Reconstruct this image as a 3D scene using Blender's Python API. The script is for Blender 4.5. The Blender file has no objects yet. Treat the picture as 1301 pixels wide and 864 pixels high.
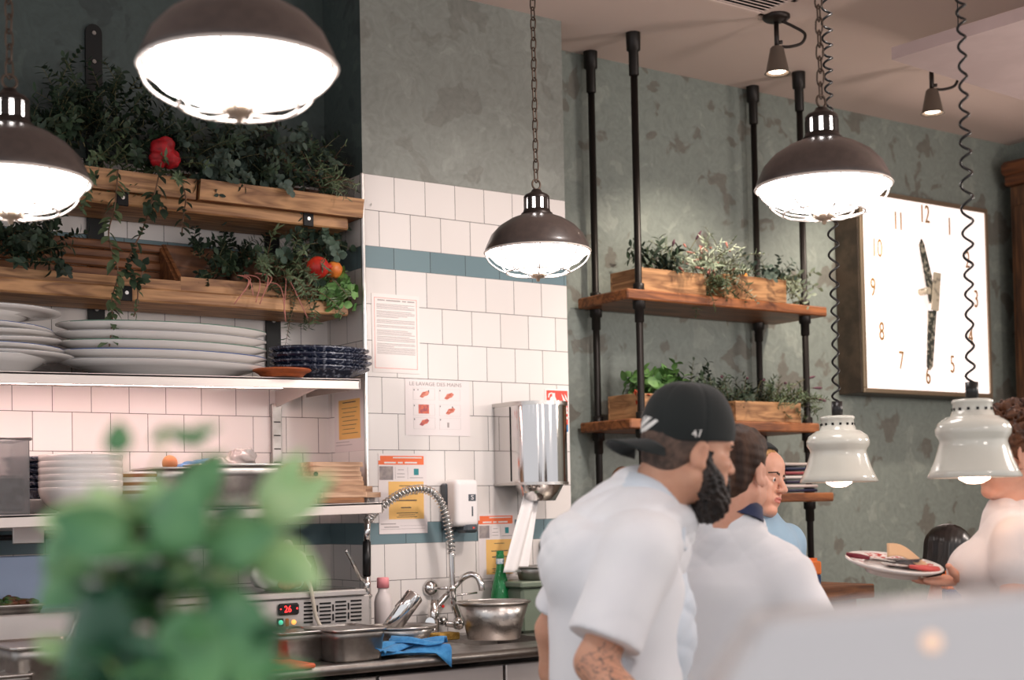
import bpy, math, random
import numpy as np
from mathutils import Vector, Matrix, Euler
rnd = random.Random(7)
PI = math.pi
C = bpy.context.scene.collection
SC = bpy.context.scene
V = lambda *a: np.array(a, float)

# ------------------------------------------------------------------ camera
YAW, PITCH, ROLL, FPX, SHY, CAMH = 0.613448266, 0.0308134498, -0.0193261904, 1809.07196, 159.411081, 1.45
W_PX, H_PX = 1301.0, 864.0
_f = V(math.sin(YAW)*math.cos(PITCH), math.cos(YAW)*math.cos(PITCH), math.sin(PITCH))
_r0 = V(math.cos(YAW), -math.sin(YAW), 0)
_u0 = np.cross(_r0, _f)
_r = math.cos(ROLL)*_r0 + math.sin(ROLL)*_u0
_u = -math.sin(ROLL)*_r0 + math.cos(ROLL)*_u0
CAM = V(0, 0, CAMH)
def ray(x, y): return _f + _r*(x-W_PX/2)/FPX - _u*(y-H_PX/2-SHY)/FPX
def at(x, y, d): return CAM + ray(x, y)*d                 # a point d metres deep
def onX(x, y, X): v = ray(x, y); return CAM + v*(X/v[0])
def onY(x, y, Y): v = ray(x, y); return CAM + v*(Y/v[1])
def onZ(x, y, Z): v = ray(x, y); return CAM + v*((Z-CAMH)/v[2])
RIGHT = V(math.cos(YAW), -math.sin(YAW), 0)               # level directions as the photographer saw them
AWAY = V(math.sin(YAW), math.cos(YAW), 0)
UP = V(0, 0, 1)

cam = bpy.data.cameras.new('camera'); cam_o = bpy.data.objects.new('camera', cam); C.objects.link(cam_o)
Mx = Matrix(((_r[0], _u[0], -_f[0], 0), (_r[1], _u[1], -_f[1], 0), (_r[2], _u[2], -_f[2], CAMH), (0, 0, 0, 1)))
cam_o.matrix_world = Mx
cam.sensor_width = 36.0; cam.lens = 36.0*FPX/W_PX; cam.shift_y = SHY/W_PX
cam.clip_start = 0.05; cam.clip_end = 60
cam.dof.use_dof = True; cam.dof.focus_distance = 5.0; cam.dof.aperture_fstop = 2.8
SC.camera = cam_o

# ------------------------------------------------------------------ materials
def lin(c):
    o = []
    for v in c[:3]:
        v = v/255.0
        o.append(v/12.92 if v <= .04045 else ((v+.055)/1.055)**2.4)
    return (o[0], o[1], o[2], 1.0)
def mat(name, col, rough=.5, metal=0, col2=None, vscale=6, vlo=.4, vhi=.6, bump=0, bscale=60, bdist=.002, spec=.5,
        emit=None, estr=0, trans=0, ior=1.45, sheen=0, coat=0, stretch=None, sss=0, aniso=0, detail=4, rvar=0):
    m = bpy.data.materials.new(name); m.use_nodes = True
    nt = m.node_tree; N = nt.nodes; L = nt.links
    b = N['Principled BSDF']
    b.inputs['Base Color'].default_value = lin(col)
    b.inputs['Roughness'].default_value = rough
    b.inputs['Metallic'].default_value = metal
    b.inputs['Specular IOR Level'].default_value = spec
    b.inputs['IOR'].default_value = ior
    b.inputs['Transmission Weight'].default_value = trans
    b.inputs['Sheen Weight'].default_value = sheen
    b.inputs['Coat Weight'].default_value = coat
    if aniso: b.inputs['Anisotropic'].default_value = aniso
    if sss:
        b.inputs['Subsurface Weight'].default_value = sss
        b.inputs['Subsurface Radius'].default_value = (.9, .4, .2); b.inputs['Subsurface Scale'].default_value = .008
    if emit is not None:
        b.inputs['Emission Color'].default_value = lin(emit); b.inputs['Emission Strength'].default_value = estr
    src = None
    if col2 is not None or bump or rvar:
        tc = N.new('ShaderNodeTexCoord'); mp = N.new('ShaderNodeMapping')
        L.new(tc.outputs['Object'], mp.inputs['Vector'])
        if stretch: mp.inputs['Scale'].default_value = stretch
        src = mp.outputs['Vector']
    if col2 is not None:
        n = N.new('ShaderNodeTexNoise'); n.inputs['Scale'].default_value = vscale; n.inputs['Detail'].default_value = detail
        n.inputs['Roughness'].default_value = .6
        L.new(src, n.inputs['Vector'])
        r = N.new('ShaderNodeValToRGB'); r.color_ramp.elements[0].position = vlo; r.color_ramp.elements[1].position = vhi
        r.color_ramp.elements[0].color = lin(col); r.color_ramp.elements[1].color = lin(col2)
        L.new(n.outputs['Fac'], r.inputs['Fac']); L.new(r.outputs['Color'], b.inputs['Base Color'])
    if rvar:
        n3 = N.new('ShaderNodeTexNoise'); n3.inputs['Scale'].default_value = 14; L.new(src, n3.inputs['Vector'])
        mr = N.new('ShaderNodeMapRange'); mr.inputs['To Min'].default_value = max(.02, rough-rvar); mr.inputs['To Max'].default_value = rough+rvar
        L.new(n3.outputs['Fac'], mr.inputs['Value']); L.new(mr.outputs['Result'], b.inputs['Roughness'])
    if bump:
        n2 = N.new('ShaderNodeTexNoise'); n2.inputs['Scale'].default_value = bscale; n2.inputs['Detail'].default_value = 3
        L.new(src, n2.inputs['Vector'])
        bp = N.new('ShaderNodeBump'); bp.inputs['Strength'].default_value = bump; bp.inputs['Distance'].default_value = bdist
        L.new(n2.outputs['Fac'], bp.inputs['Height']); L.new(bp.outputs['Normal'], b.inputs['Normal'])
    return m
def wood(name, dark, light, axis=0, rough=.55, scale=1.0):
    m = bpy.data.materials.new(name); m.use_nodes = True
    nt = m.node_tree; N = nt.nodes; L = nt.links; b = N['Principled BSDF']
    b.inputs['Roughness'].default_value = rough
    tc = N.new('ShaderNodeTexCoord'); mp = N.new('ShaderNodeMapping'); L.new(tc.outputs['Object'], mp.inputs['Vector'])
    s = [9*scale]*3; s[axis] = 1.1*scale; mp.inputs['Scale'].default_value = s
    n = N.new('ShaderNodeTexNoise'); n.inputs['Scale'].default_value = 1.6; n.inputs['Detail'].default_value = 3; n.inputs['Distortion'].default_value = .6
    L.new(mp.outputs['Vector'], n.inputs['Vector'])
    mm = N.new('ShaderNodeMath'); mm.operation = 'MULTIPLY'; mm.inputs[1].default_value = 9.0; L.new(n.outputs['Fac'], mm.inputs[0])
    fr = N.new('ShaderNodeMath'); fr.operation = 'PINGPONG'; fr.inputs[1].default_value = 1.0; L.new(mm.outputs[0], fr.inputs[0])
    n2 = N.new('ShaderNodeTexNoise'); n2.inputs['Scale'].default_value = 9; n2.inputs['Detail'].default_value = 5; L.new(mp.outputs['Vector'], n2.inputs['Vector'])
    ad = N.new('ShaderNodeMath'); ad.operation = 'MULTIPLY_ADD'; ad.inputs[1].default_value = .55; L.new(fr.outputs[0], ad.inputs[0])
    hf = N.new('ShaderNodeMath'); hf.operation = 'MULTIPLY'; hf.inputs[1].default_value = .5; L.new(n2.outputs['Fac'], hf.inputs[0]); L.new(hf.outputs[0], ad.inputs[2])
    r = N.new('ShaderNodeValToRGB'); r.color_ramp.elements[0].position = .15; r.color_ramp.elements[1].position = .8
    r.color_ramp.elements[0].color = lin(dark); r.color_ramp.elements[1].color = lin(light)
    L.new(ad.outputs[0], r.inputs['Fac']); L.new(r.outputs['Color'], b.inputs['Base Color'])
    bp = N.new('ShaderNodeBump'); bp.inputs['Strength'].default_value = .25; bp.inputs['Distance'].default_value = .002
    L.new(ad.outputs[0], bp.inputs['Height']); L.new(bp.outputs['Normal'], b.inputs['Normal'])
    return m
def plaster(name, base, dark, mid):
    m = bpy.data.materials.new(name); m.use_nodes = True
    nt = m.node_tree; N = nt.nodes; L = nt.links; b = N['Principled BSDF']
    b.inputs['Roughness'].default_value = .62
    tc = N.new('ShaderNodeTexCoord')
    w = N.new('ShaderNodeTexNoise'); w.inputs['Scale'].default_value = 6; w.inputs['Detail'].default_value = 3; L.new(tc.outputs['Object'], w.inputs['Vector'])
    mv = N.new('ShaderNodeVectorMath'); mv.operation = 'MULTIPLY_ADD'; mv.inputs[1].default_value = (.22, .22, .22)
    L.new(w.outputs['Color'], mv.inputs[0]); L.new(tc.outputs['Object'], mv.inputs[2])
    n1 = N.new('ShaderNodeTexNoise'); n1.inputs['Scale'].default_value = 5.2; n1.inputs['Detail'].default_value = 3; n1.inputs['Roughness'].default_value = .5
    L.new(mv.outputs[0], n1.inputs['Vector'])
    r1 = N.new('ShaderNodeValToRGB'); e = r1.color_ramp.elements
    e[0].position = .385; e[0].color = lin(dark); e[1].position = .42; e[1].color = lin(base)
    x = e.new(.61); x.color = lin(base); y = e.new(.64); y.color = lin(mid)
    L.new(n1.outputs['Fac'], r1.inputs['Fac'])
    n2 = N.new('ShaderNodeTexNoise'); n2.inputs['Scale'].default_value = 34; n2.inputs['Detail'].default_value = 6; L.new(mv.outputs[0], n2.inputs['Vector'])
    mx = N.new('ShaderNodeMix'); mx.data_type = 'RGBA'; mx.blend_type = 'OVERLAY'; mx.inputs[0].default_value = .28
    L.new(r1.outputs['Color'], mx.inputs[6]); L.new(n2.outputs['Fac'], mx.inputs[7])
    L.new(mx.outputs[2], b.inputs['Base Color'])
    ad = N.new('ShaderNodeMath'); ad.operation = 'ADD'; L.new(n1.outputs['Fac'], ad.inputs[0]); L.new(n2.outputs['Fac'], ad.inputs[1])
    bp = N.new('ShaderNodeBump'); bp.inputs['Strength'].default_value = .16; bp.inputs['Distance'].default_value = .008
    L.new(ad.outputs[0], bp.inputs['Height']); L.new(bp.outputs['Normal'], b.inputs['Normal'])
    return m
def tile(name, c1, c2, grout, w, h, rough=.28):
    m = bpy.data.materials.new(name); m.use_nodes = True
    nt = m.node_tree; N = nt.nodes; L = nt.links; b = N['Principled BSDF']
    b.inputs['Roughness'].default_value = rough
    uv = N.new('ShaderNodeUVMap'); uv.uv_map = 'UVMap'
    br = N.new('ShaderNodeTexBrick'); br.offset = .5; br.offset_frequency = 2; br.squash = 1; br.squash_frequency = 2
    for k, v in (('Scale', 1), ('Brick Width', w), ('Row Height', h), ('Mortar Size', .0015), ('Mortar Smooth', .3), ('Bias', 0)):
        br.inputs[k].default_value = v
    br.inputs['Color1'].default_value = lin(c1); br.inputs['Color2'].default_value = lin(c2); br.inputs['Mortar'].default_value = lin(grout)
    L.new(uv.outputs['UV'], br.inputs['Vector'])
    L.new(br.outputs['Color'], b.inputs['Base Color'])
    n = N.new('ShaderNodeTexNoise'); n.inputs['Scale'].default_value = 8; L.new(uv.outputs['UV'], n.inputs['Vector'])
    sb = N.new('ShaderNodeMath'); sb.operation = 'MULTIPLY_ADD'; sb.inputs[1].default_value = -1.0
    L.new(br.outputs['Fac'], sb.inputs[0]); L.new(n.outputs['Fac'], sb.inputs[2])
    bp = N.new('ShaderNodeBump'); bp.inputs['Strength'].default_value = .35; bp.inputs['Distance'].default_value = .002
    L.new(sb.outputs[0], bp.inputs['Height']); L.new(bp.outputs['Normal'], b.inputs['Normal'])
    return m

# ------------------------------------------------------------------ mesh building
def rotz(a): c, s = math.cos(a), math.sin(a); return np.array([[c, -s, 0], [s, c, 0], [0, 0, 1.]])
def rotx(a): c, s = math.cos(a), math.sin(a); return np.array([[1., 0, 0], [0, c, -s], [0, s, c]])
def roty(a): c, s = math.cos(a), math.sin(a); return np.array([[c, 0, s], [0, 1., 0], [-s, 0, c]])
I3 = np.eye(3)
def frame_of(d):
    d = np.array(d, float); d /= np.linalg.norm(d)
    h = V(0, 0, 1) if abs(d[2]) < .9 else V(1, 0, 0)
    a = np.cross(h, d); a /= np.linalg.norm(a)
    return a, np.cross(d, a), d
class MB:
    """collects faces; build() links them as one mesh object"""
    def __init__(s): s.v = []; s.f = []; s.m = []; s.s = []; s.uv = {}
    def add(s, vs, fs, mi=0, smooth=False):
        o = len(s.v); s.v.extend([tuple(map(float, q)) for q in vs])
        for f in fs: s.f.append(tuple(i+o for i in f)); s.m.append(mi); s.s.append(smooth)
        return s
    def quad(s, pts, mi=0, uv=None):
        o = len(s.v); s.v.extend([tuple(map(float, q)) for q in pts])
        if uv: s.uv[len(s.f)] = uv
        s.f.append(tuple(range(o, o+len(pts)))); s.m.append(mi); s.s.append(False); return s
    def box(s, c, d, R=I3, mi=0, bev=0):
        c = np.array(c, float); d = np.array(d, float)/2
        if bev <= 0:
            vs = [c+R@(d*V(x, y, z)) for x in (-1, 1) for y in (-1, 1) for z in (-1, 1)]
            s.add(vs, [(0, 1, 3, 2), (4, 6, 7, 5), (0, 4, 5, 1), (2, 3, 7, 6), (0, 2, 6, 4), (1, 5, 7, 3)], mi)
        else:                                              # chamfered box
            bev = min(bev, d.min()*.95); vs = []; idx = {}
            for x in (-1, 1):
                for y in (-1, 1):
                    for z in (-1, 1):
                        for a in range(3):
                            q = d-bev; q[a] = d[a]
                            idx[(x, y, z, a)] = len(vs); vs.append(c+R@(q*V(x, y, z)))
            fs = []
            for a in range(3):
                b_, c_ = (a+1) % 3, (a+2) % 3
                for sg in (-1, 1):
                    f = []
                    for (p, q) in ((-1, -1), (1, -1), (1, 1), (-1, 1)):
                        k = [0]*3; k[a] = sg; k[b_] = p; k[c_] = q; f.append(idx[(*k, a)])
                    fs.append(tuple(f if sg > 0 else f[::-1]))
                for p in (-1, 1):
                    for q in (-1, 1):
                        k0 = [0]*3; k1 = [0]*3; k0[a] = -1; k1[a] = 1
                        for k in (k0, k1): k[b_] = p; k[c_] = q
                        f = (idx[(*k0, b_)], idx[(*k1, b_)], idx[(*k1, c_)], idx[(*k0, c_)])
                        fs.append(f if p*q < 0 else f[::-1])
            for x in (-1, 1):
                for y in (-1, 1):
                    for z in (-1, 1):
                        f = (idx[(x, y, z, 0)], idx[(x, y, z, 1)], idx[(x, y, z, 2)])
                        fs.append(f if x*y*z > 0 else f[::-1])
            s.add(vs, fs, mi)
        return s
    def tube(s, pts, r, seg=8, mi=0, cap=True, closed=False):
        P = [np.array(p, float) for p in pts]; n = len(P)
        rs = list(r) if hasattr(r, '__len__') else [r]*n
        vs = []; fs = []; pa = None
        for i in range(n):
            if closed: d = P[(i+1) % n]-P[i-1]
            else: d = P[min(i+1, n-1)]-P[max(i-1, 0)]
            if np.linalg.norm(d) < 1e-9: d = V(0, 0, 1)
            d = d/np.linalg.norm(d)
            if pa is None: a = frame_of(d)[0]
            else:
                a = pa-d*np.dot(pa, d)
                a = a/np.linalg.norm(a) if np.linalg.norm(a) > 1e-6 else frame_of(d)[0]
            pa = a; b = np.cross(d, a)
            for k in range(seg):
                t = 2*PI*k/seg; vs.append(P[i]+rs[i]*(math.cos(t)*a+math.sin(t)*b))
        m = n if closed else n-1
        for i in range(m):
            j = (i+1) % n
            for k in range(seg):
                fs.append((i*seg+k, i*seg+(k+1) % seg, j*seg+(k+1) % seg, j*seg+k))
        s.add(vs, fs, mi, True)
        if cap and not closed:
            o = len(s.v)-len(vs)
            s.f.append(tuple(o+k for k in range(seg))[::-1]); s.m.append(mi); s.s.append(False)
            s.f.append(tuple(o+(n-1)*seg+k for k in range(seg))); s.m.append(mi); s.s.append(False)
        return s
    def cyl(s, a, b, r, seg=16, mi=0, r2=None): return s.tube([a, b], [r, r if r2 is None else r2], seg, mi)
    def lathe(s, prof, c=(0, 0, 0), seg=32, mi=0, R=I3, sx=1, sy=1, wob=None, close=False):
        """prof: (radius, z) from start to end"""
        c = np.array(c, float); vs = []; fs = []; n = len(prof)
        for (r, z) in prof:
            for k in range(seg):
                t = 2*PI*k/seg; q = 1 if wob is None else wob(t, r, z)
                vs.append(c+R@V(r*q*math.cos(t)*sx, r*q*math.sin(t)*sy, z))
        for i in range(n-1):
            for k in range(seg): fs.append((i*seg+k, i*seg+(k+1) % seg, (i+1)*seg+(k+1) % seg, (i+1)*seg+k))
        s.add(vs, fs, mi, True); o = len(s.v)-len(vs)
        if prof[0][0] > 1e-6 and close: s.f.append(tuple(o+k for k in range(seg))[::-1]); s.m.append(mi); s.s.append(False)
        if prof[-1][0] > 1e-6 and close: s.f.append(tuple(o+(n-1)*seg+k for k in range(seg))); s.m.append(mi); s.s.append(False)
        return s
    def prism(s, poly, o, ax, ay, h, mi=0):
        """poly in 2-D along ax, ay from o, extruded by the vector h"""
        o, ax, ay, h = (np.array(q, float) for q in (o, ax, ay, h)); n = len(poly)
        a = [o+ax*p[0]+ay*p[1] for p in poly]; b = [p+h for p in a]
        s.add(a+b, [tuple(range(n))[::-1], tuple(range(n, 2*n))]+[(i, (i+1) % n, n+(i+1) % n, n+i) for i in range(n)], mi); return s
    def grid(s, fn, nu, nv, mi=0, smooth=True):
        vs = [fn(i/nu, j/nv) for i in range(nu+1) for j in range(nv+1)]
        fs = [(i*(nv+1)+j, (i+1)*(nv+1)+j, (i+1)*(nv+1)+j+1, i*(nv+1)+j+1) for i in range(nu) for j in range(nv)]
        return s.add(vs, fs, mi, smooth)
    def build(s, name, mats, parent=None, loc=None, fixn=True):
        if not isinstance(mats, (list, tuple)): mats = [mats]
        base = wloc(parent) if parent is not None else (np.array(loc, float) if loc is not None else V(0, 0, 0))
        me = bpy.data.meshes.new(name)
        me.from_pydata([tuple(np.array(q)-base) for q in s.v], [], s.f); me.update()
        for m in mats: me.materials.append(m)
        me.polygons.foreach_set('material_index', s.m); me.polygons.foreach_set('use_smooth', s.s)
        if s.uv:
            ul = me.uv_layers.new(name='UVMap')
            for fi, uvs in s.uv.items():
                for li, q in zip(me.polygons[fi].loop_indices, uvs): ul.data[li].uv = q
        if fixn:
            import bmesh
            bm = bmesh.new(); bm.from_mesh(me); bmesh.ops.recalc_face_normals(bm, faces=bm.faces); bm.to_mesh(me); bm.free()
        o = bpy.data.objects.new(name, me); C.objects.link(o)
        if parent is not None: o.parent = parent
        elif loc is not None: o.location = tuple(loc)
        return o
WL = {}
def wloc(o): return np.array(WL.get(o.name, tuple(o.location)), float) if o.parent is None else wloc(o.parent)+np.array(o.location)
def tag(o, label=None, cat=None, group=None, kind=None):
    if label: o['label'] = label
    if cat: o['category'] = cat
    if group: o['group'] = group
    if kind: o['kind'] = kind
    return o
def thing(name, label, cat, loc, group=None):
    o = bpy.data.objects.new(name, None); C.objects.link(o); o.location = tuple(loc); o.empty_display_size = .05
    return tag(o, label, cat, group)
def dup(root, loc=None, rz=None, label=None, rot=None):
    r = root.copy(); C.objects.link(r)
    if loc is not None: r.location = tuple(loc)
    if rz is not None: r.rotation_euler = (0, 0, rz)
    if rot is not None: r.rotation_euler = rot
    if label: r['label'] = label
    for ch in list(root.children):
        c = ch.copy(); C.objects.link(c); c.parent = r
        for g in list(ch.children):
            d = g.copy(); C.objects.link(d); d.parent = c
    return r
def text(s, name, p, ax, ay, size, m, parent, depth=.0006, align='CENTER', sx=1.0):
    """lettering as a flat raised mesh: ax reading direction, ay up"""
    cu = bpy.data.curves.new(name, 'FONT'); cu.body = s; cu.size = size; cu.extrude = depth; cu.align_x = align; cu.align_y = 'CENTER'
    cu.resolution_u = 3
    t = bpy.data.objects.new(name, cu); C.objects.link(t)
    dg = bpy.context.evaluated_depsgraph_get()
    me = bpy.data.meshes.new_from_object(t.evaluated_get(dg)); bpy.data.objects.remove(t)
    me.materials.clear(); me.materials.append(m)
    ax = np.array(ax, float); ax /= np.linalg.norm(ax); ay = np.array(ay, float); ay /= np.linalg.norm(ay); az = np.cross(ax, ay)
    base = wloc(parent)
    for v in me.vertices:
        q = np.array(p)+ax*v.co[0]*sx+ay*v.co[1]+az*v.co[2]-base; v.co = tuple(q)
    o = bpy.data.objects.new(name, me); C.objects.link(o); o.parent = parent
    return o

# ------------------------------------------------------------------ organic surfaces: smooth unions meshed by surface nets
def surface_nets(F, o, h):
    n = np.array(F.shape)-1; acc = np.zeros((*n, 3), np.float32); cnt = np.zeros(n, np.float32); cross = []
    for ax in range(3):
        a, b = (ax+1) % 3, (ax+2) % 3
        s0 = [slice(None)]*3; s1 = [slice(None)]*3; s0[ax] = slice(0, -1); s1[ax] = slice(1, None)
        f0 = F[tuple(s0)]; f1 = F[tuple(s1)]; cr = (f0 < 0) != (f1 < 0)
        t = np.where(cr, f0/np.where(cr, f0-f1, 1), 0).astype(np.float32); cross.append((cr, f0 < 0))
        for da in (0, 1):
            for db in (0, 1):
                es = [slice(None)]*3; es[a] = slice(da, da+n[a]); es[b] = slice(db, db+n[b]); es = tuple(es)
                c = cr[es]; acc[..., ax] += t[es]; acc[..., a] += c*da; acc[..., b] += c*db; cnt += c
    msk = cnt > 0; idx = np.full(n, -1, np.int64); idx[msk] = np.arange(msk.sum())
    ijk = np.argwhere(msk); verts = (ijk+acc[msk]/cnt[msk][:, None])*h+o
    quads = []
    for ax in range(3):
        a, b = (ax+1) % 3, (ax+2) % 3; cr, neg = cross[ax]
        sl = [slice(None)]*3; sl[a] = slice(1, n[a]); sl[b] = slice(1, n[b])
        p = np.argwhere(cr[tuple(sl)]);
        if not len(p): continue
        p[:, a] += 1; p[:, b] += 1
        ng = neg[tuple(p.T)]
        def g(da, db):
            q = p.copy(); q[:, a] += da; q[:, b] += db; return idx[tuple(q.T)]
        q = np.stack([g(-1, -1), g(0, -1), g(0, 0), g(-1, 0)], 1)
        q[~ng] = q[~ng][:, ::-1]; quads.append(q)
    return verts, np.concatenate(quads)
class SDF:
    def __init__(s): s.p = []; s.R = I3; s.T = V(0, 0, 0); s.sc = 1.0
    def frame(s, R=I3, T=(0, 0, 0), sc=1.0): s.R = R; s.T = np.array(T, float); s.sc = sc; return s
    def _w(s, c): return s.R@(np.array(c, float)*s.sc)+s.T
    def ell(s, c, r, R=I3, k=.01, op='u'):
        c = s._w(c); r = np.array(r, float)*s.sc; Rm = s.R@R
        ext = np.sqrt((Rm**2)@(r**2))
        def f(P):
            q = (P-c)@Rm; k0 = np.sqrt(((q/r)**2).sum(-1))+1e-9; k1 = np.sqrt(((q/r**2)**2).sum(-1))+1e-9
            return k0*(k0-1)/k1
        s.p.append((f, c-ext, c+ext, k, op)); return s
    def cone(s, a, b, ra, rb=None, k=.01, op='u', flat=None):
        """rounded cone; flat = (axis, factor) squeezes it along a local axis"""
        a = s._w(a); b = s._w(b); ra *= s.sc; rb = ra if rb is None else rb*s.sc; m = max(ra, rb)
        S = I3
        if flat is not None:
            ax = s.R@np.array(flat[0], float); ax /= np.linalg.norm(ax); S = I3+(1/flat[1]-1)*np.outer(ax, ax)
        def f(P):
            q = (P-a)@S; d = (b-a)@S; t = np.clip((q@d)/(d@d+1e-12), 0, 1)
            return np.linalg.norm(q-t[..., None]*d, axis=-1)-(ra+(rb-ra)*t)
        mm = m*(max(1, flat[1]) if flat else 1)
        s.p.append((f, np.minimum(a, b)-mm, np.maximum(a, b)+mm, k, op)); return s
    def box(s, c, hf, R=I3, rd=.005, k=.01, op='u'):
        c = s._w(c); hf = np.array(hf, float)*s.sc; Rm = s.R@R; ext = np.abs(Rm)@hf
        def f(P):
            q = np.abs((P-c)@Rm)-(hf-rd); return np.linalg.norm(np.maximum(q, 0), axis=-1)+np.minimum(q.max(-1), 0)-rd
        s.p.append((f, c-ext, c+ext, k, op)); return s
    def chain(s, pts, rs, k=.01):
        for i in range(len(pts)-1): s.cone(pts[i], pts[i+1], rs[i], rs[i+1], k)
        return s
    def mesh(s, h, disp=None, clip=None):
        us = [p for p in s.p if p[4] == 'u']
        lo = np.min([p[1] for p in us], 0)-4*h-.02; hi = np.max([p[2] for p in us], 0)+4*h+.02
        if clip is not None: lo = np.maximum(lo, clip[0]); hi = np.minimum(hi, clip[1])
        n = np.ceil((hi-lo)/h).astype(int)+1
        ax = [lo[i]+h*np.arange(n[i]) for i in range(3)]
        F = np.full(n, .08, np.float32)
        for f, a, b, k, op in s.p:
            m = k+.012+2*h
            i0 = np.clip(np.floor((a-m-lo)/h).astype(int), 0, n); i1 = np.clip(np.ceil((b+m-lo)/h).astype(int)+1, 0, n)
            if (i1 <= i0).any(): continue
            P = np.stack(np.meshgrid(*[ax[i][i0[i]:i1[i]] for i in range(3)], indexing='ij'), -1)
            d = f(P); sl = tuple(slice(i0[i], i1[i]) for i in range(3)); G = F[sl]
            if op == 's': d = -d; hh = np.clip(.5-.5*(d-G)/max(k, 1e-6), 0, 1); F[sl] = G+(d-G)*(1-hh)*1.0+k*hh*(1-hh) if k > 0 else np.maximum(G, d)
            else: hh = np.clip(.5+.5*(d-G)/k, 0, 1); F[sl] = d+(G-d)*hh-k*hh*(1-hh); F[sl] = np.minimum(F[sl], .08)
        if disp is not None:
            P = np.stack(np.meshgrid(*ax, indexing='ij'), -1); near = np.abs(F) < .06
            F[near] += disp(P[near]).astype(np.float32)
        return surface_nets(F, lo, h)
def nets_obj(name, vq, mats, parent, region=None):
    """region(centres) -> material index per face"""
    v, q = vq; base = wloc(parent)
    me = bpy.data.meshes.new(name)
    me.vertices.add(len(v)); me.vertices.foreach_set('co', (v-base).astype(np.float32).ravel())
    me.loops.add(len(q)*4); me.loops.foreach_set('vertex_index', q.astype(np.int32).ravel())
    me.polygons.add(len(q)); me.polygons.foreach_set('loop_start', np.arange(0, len(q)*4, 4, dtype=np.int32))
    try: me.polygons.foreach_set('loop_total', np.full(len(q), 4, np.int32))
    except Exception: pass
    me.polygons.foreach_set('use_smooth', np.ones(len(q), bool))
    for m in (mats if isinstance(mats, (list, tuple)) else [mats]): me.materials.append(m)
    if region is not None: me.polygons.foreach_set('material_index', region(v[q].mean(1)).astype(np.int32))
    me.update(calc_edges=True); me.validate()
    o = bpy.data.objects.new(name, me); C.objects.link(o); o.parent = parent
    return o
def wav(P, dirs):
    o = np.zeros(len(P))
    for (d, fr, am, ph) in dirs:
        q = P@np.array(d, float); o += am*np.sin(q*fr+ph+1.3*np.sin(P[:, 2]*fr*.31+ph)+1.1*np.sin(P[:, 0]*fr*.23+2*ph))
    return o
# ------------------------------------------------------------------ palette
m_white_tile = tile('white_tile', (232, 226, 222), (226, 219, 214), (84, 77, 73), .1475, .1475)
m_white_tile_a = tile('white_tile_upper', (232, 226, 222), (226, 219, 214), (84, 77, 73), .1475, .14625)
m_blue_tile = tile('blue_tile', (112, 137, 143), (103, 127, 134), (48, 52, 54), .1745, .1)
m_plaster = plaster('green_grey_plaster', (134, 142, 135), (116, 115, 107), (146, 153, 145))
m_plaster_p = plaster('grey_plaster', (136, 139, 132), (126, 127, 120), (144, 147, 140))
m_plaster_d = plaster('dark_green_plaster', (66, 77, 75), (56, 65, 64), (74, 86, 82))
m_ceil = mat('ceiling_paint', (222, 200, 190), .8, bump=.1, bscale=90)
m_floor = mat('floor_tile', (120, 108, 98), .4, col2=(100, 90, 82), vscale=3)
m_steel = mat('brushed_steel', (196, 192, 188), .3, 1, bump=.05, bscale=40, stretch=(1, 30, 30), bdist=.001, rvar=.08)
m_steel_d = mat('worn_steel', (168, 164, 160), .38, 1, col2=(140, 136, 132), vscale=7, rvar=.1)
m_chrome = mat('chrome', (222, 220, 218), .09, 1)
m_steel_lt = mat('pale_steel_edge', (216, 206, 200), .42, .7)
m_black = mat('black_metal', (26, 27, 27), .5, .3)
m_blackp = mat('black_plastic', (20, 20, 21), .35)
m_dark = mat('dark_void', (12, 12, 13), .8)
m_oak_x = wood('oak_along_x', (116, 76, 46), (194, 146, 100), 0)
m_oak_y = wood('oak_along_y', (118, 78, 48), (196, 148, 102), 1)
m_dwood_x = wood('brown_wood_along_x', (84, 50, 30), (142, 92, 56), 0)
m_dwood_y = wood('brown_wood_along_y', (70, 40, 24), (120, 72, 42), 1)
m_dwood_z = wood('carved_wood', (62, 42, 30), (118, 80, 52), 2)
m_iron_clip = mat('blackened_clip', (18, 18, 19), .45, .5)
m_white_por = mat('white_porcelain', (236, 231, 227), .18, coat=.3)
m_paper = mat('paper', (240, 232, 228), .6)
m_brown_enamel = mat('brown_enamel', (72, 62, 58), .36, col2=(64, 55, 52), vscale=40, coat=.2)
m_cream = mat('cream_enamel', (238, 236, 230), .4)

H0 = CAMH
Z_TT, Z_B1, Z_B0, Z_L1, Z_L0, Z_C = 2.8175, 2.525, 2.4375, 1.405, 1.32, 3.625
PX0, PX1, PY0, BY = 2.81, 3.835, 5.0, 5.32               # pillar left, right, front; back wall
XR = 7.525                                               # right wall

def tiled(mb, p0, p1, u0, top, mats):
    """a vertical wall strip from p0 to p1 (x,y) with the tile bands; mats = indices (plaster, white upper, blue, white)"""
    L_ = math.hypot(p1[0]-p0[0], p1[1]-p0[1])
    def q(z0, z1, mi, uo, v0):
        mb.quad([(*p0, z0), (*p1, z0), (*p1, z1), (*p0, z1)], mi,
                [(uo, v0), (uo+L_, v0), (uo+L_, v0+z1-z0), (uo, v0+z1-z0)])
    q(Z_TT, top, mats[0], u0, 0)
    q(Z_B1, Z_TT, mats[1], u0, 0)
    q(Z_B0, Z_B1, mats[2], u0+.055, .006)
    q(Z_L1, Z_B0, mats[3], u0, .1475)
    q(Z_L0, Z_L1, mats[2], u0+.02, .006)
    q(0, Z_L0, mats[3], u0, 9*.1475-Z_L0+.0)
mb = MB()
tiled(mb, (-1.6, BY), (PX0, BY), -1.6-PX0+.05+20*.1475, Z_C, (0, 1, 2, 3))
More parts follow.
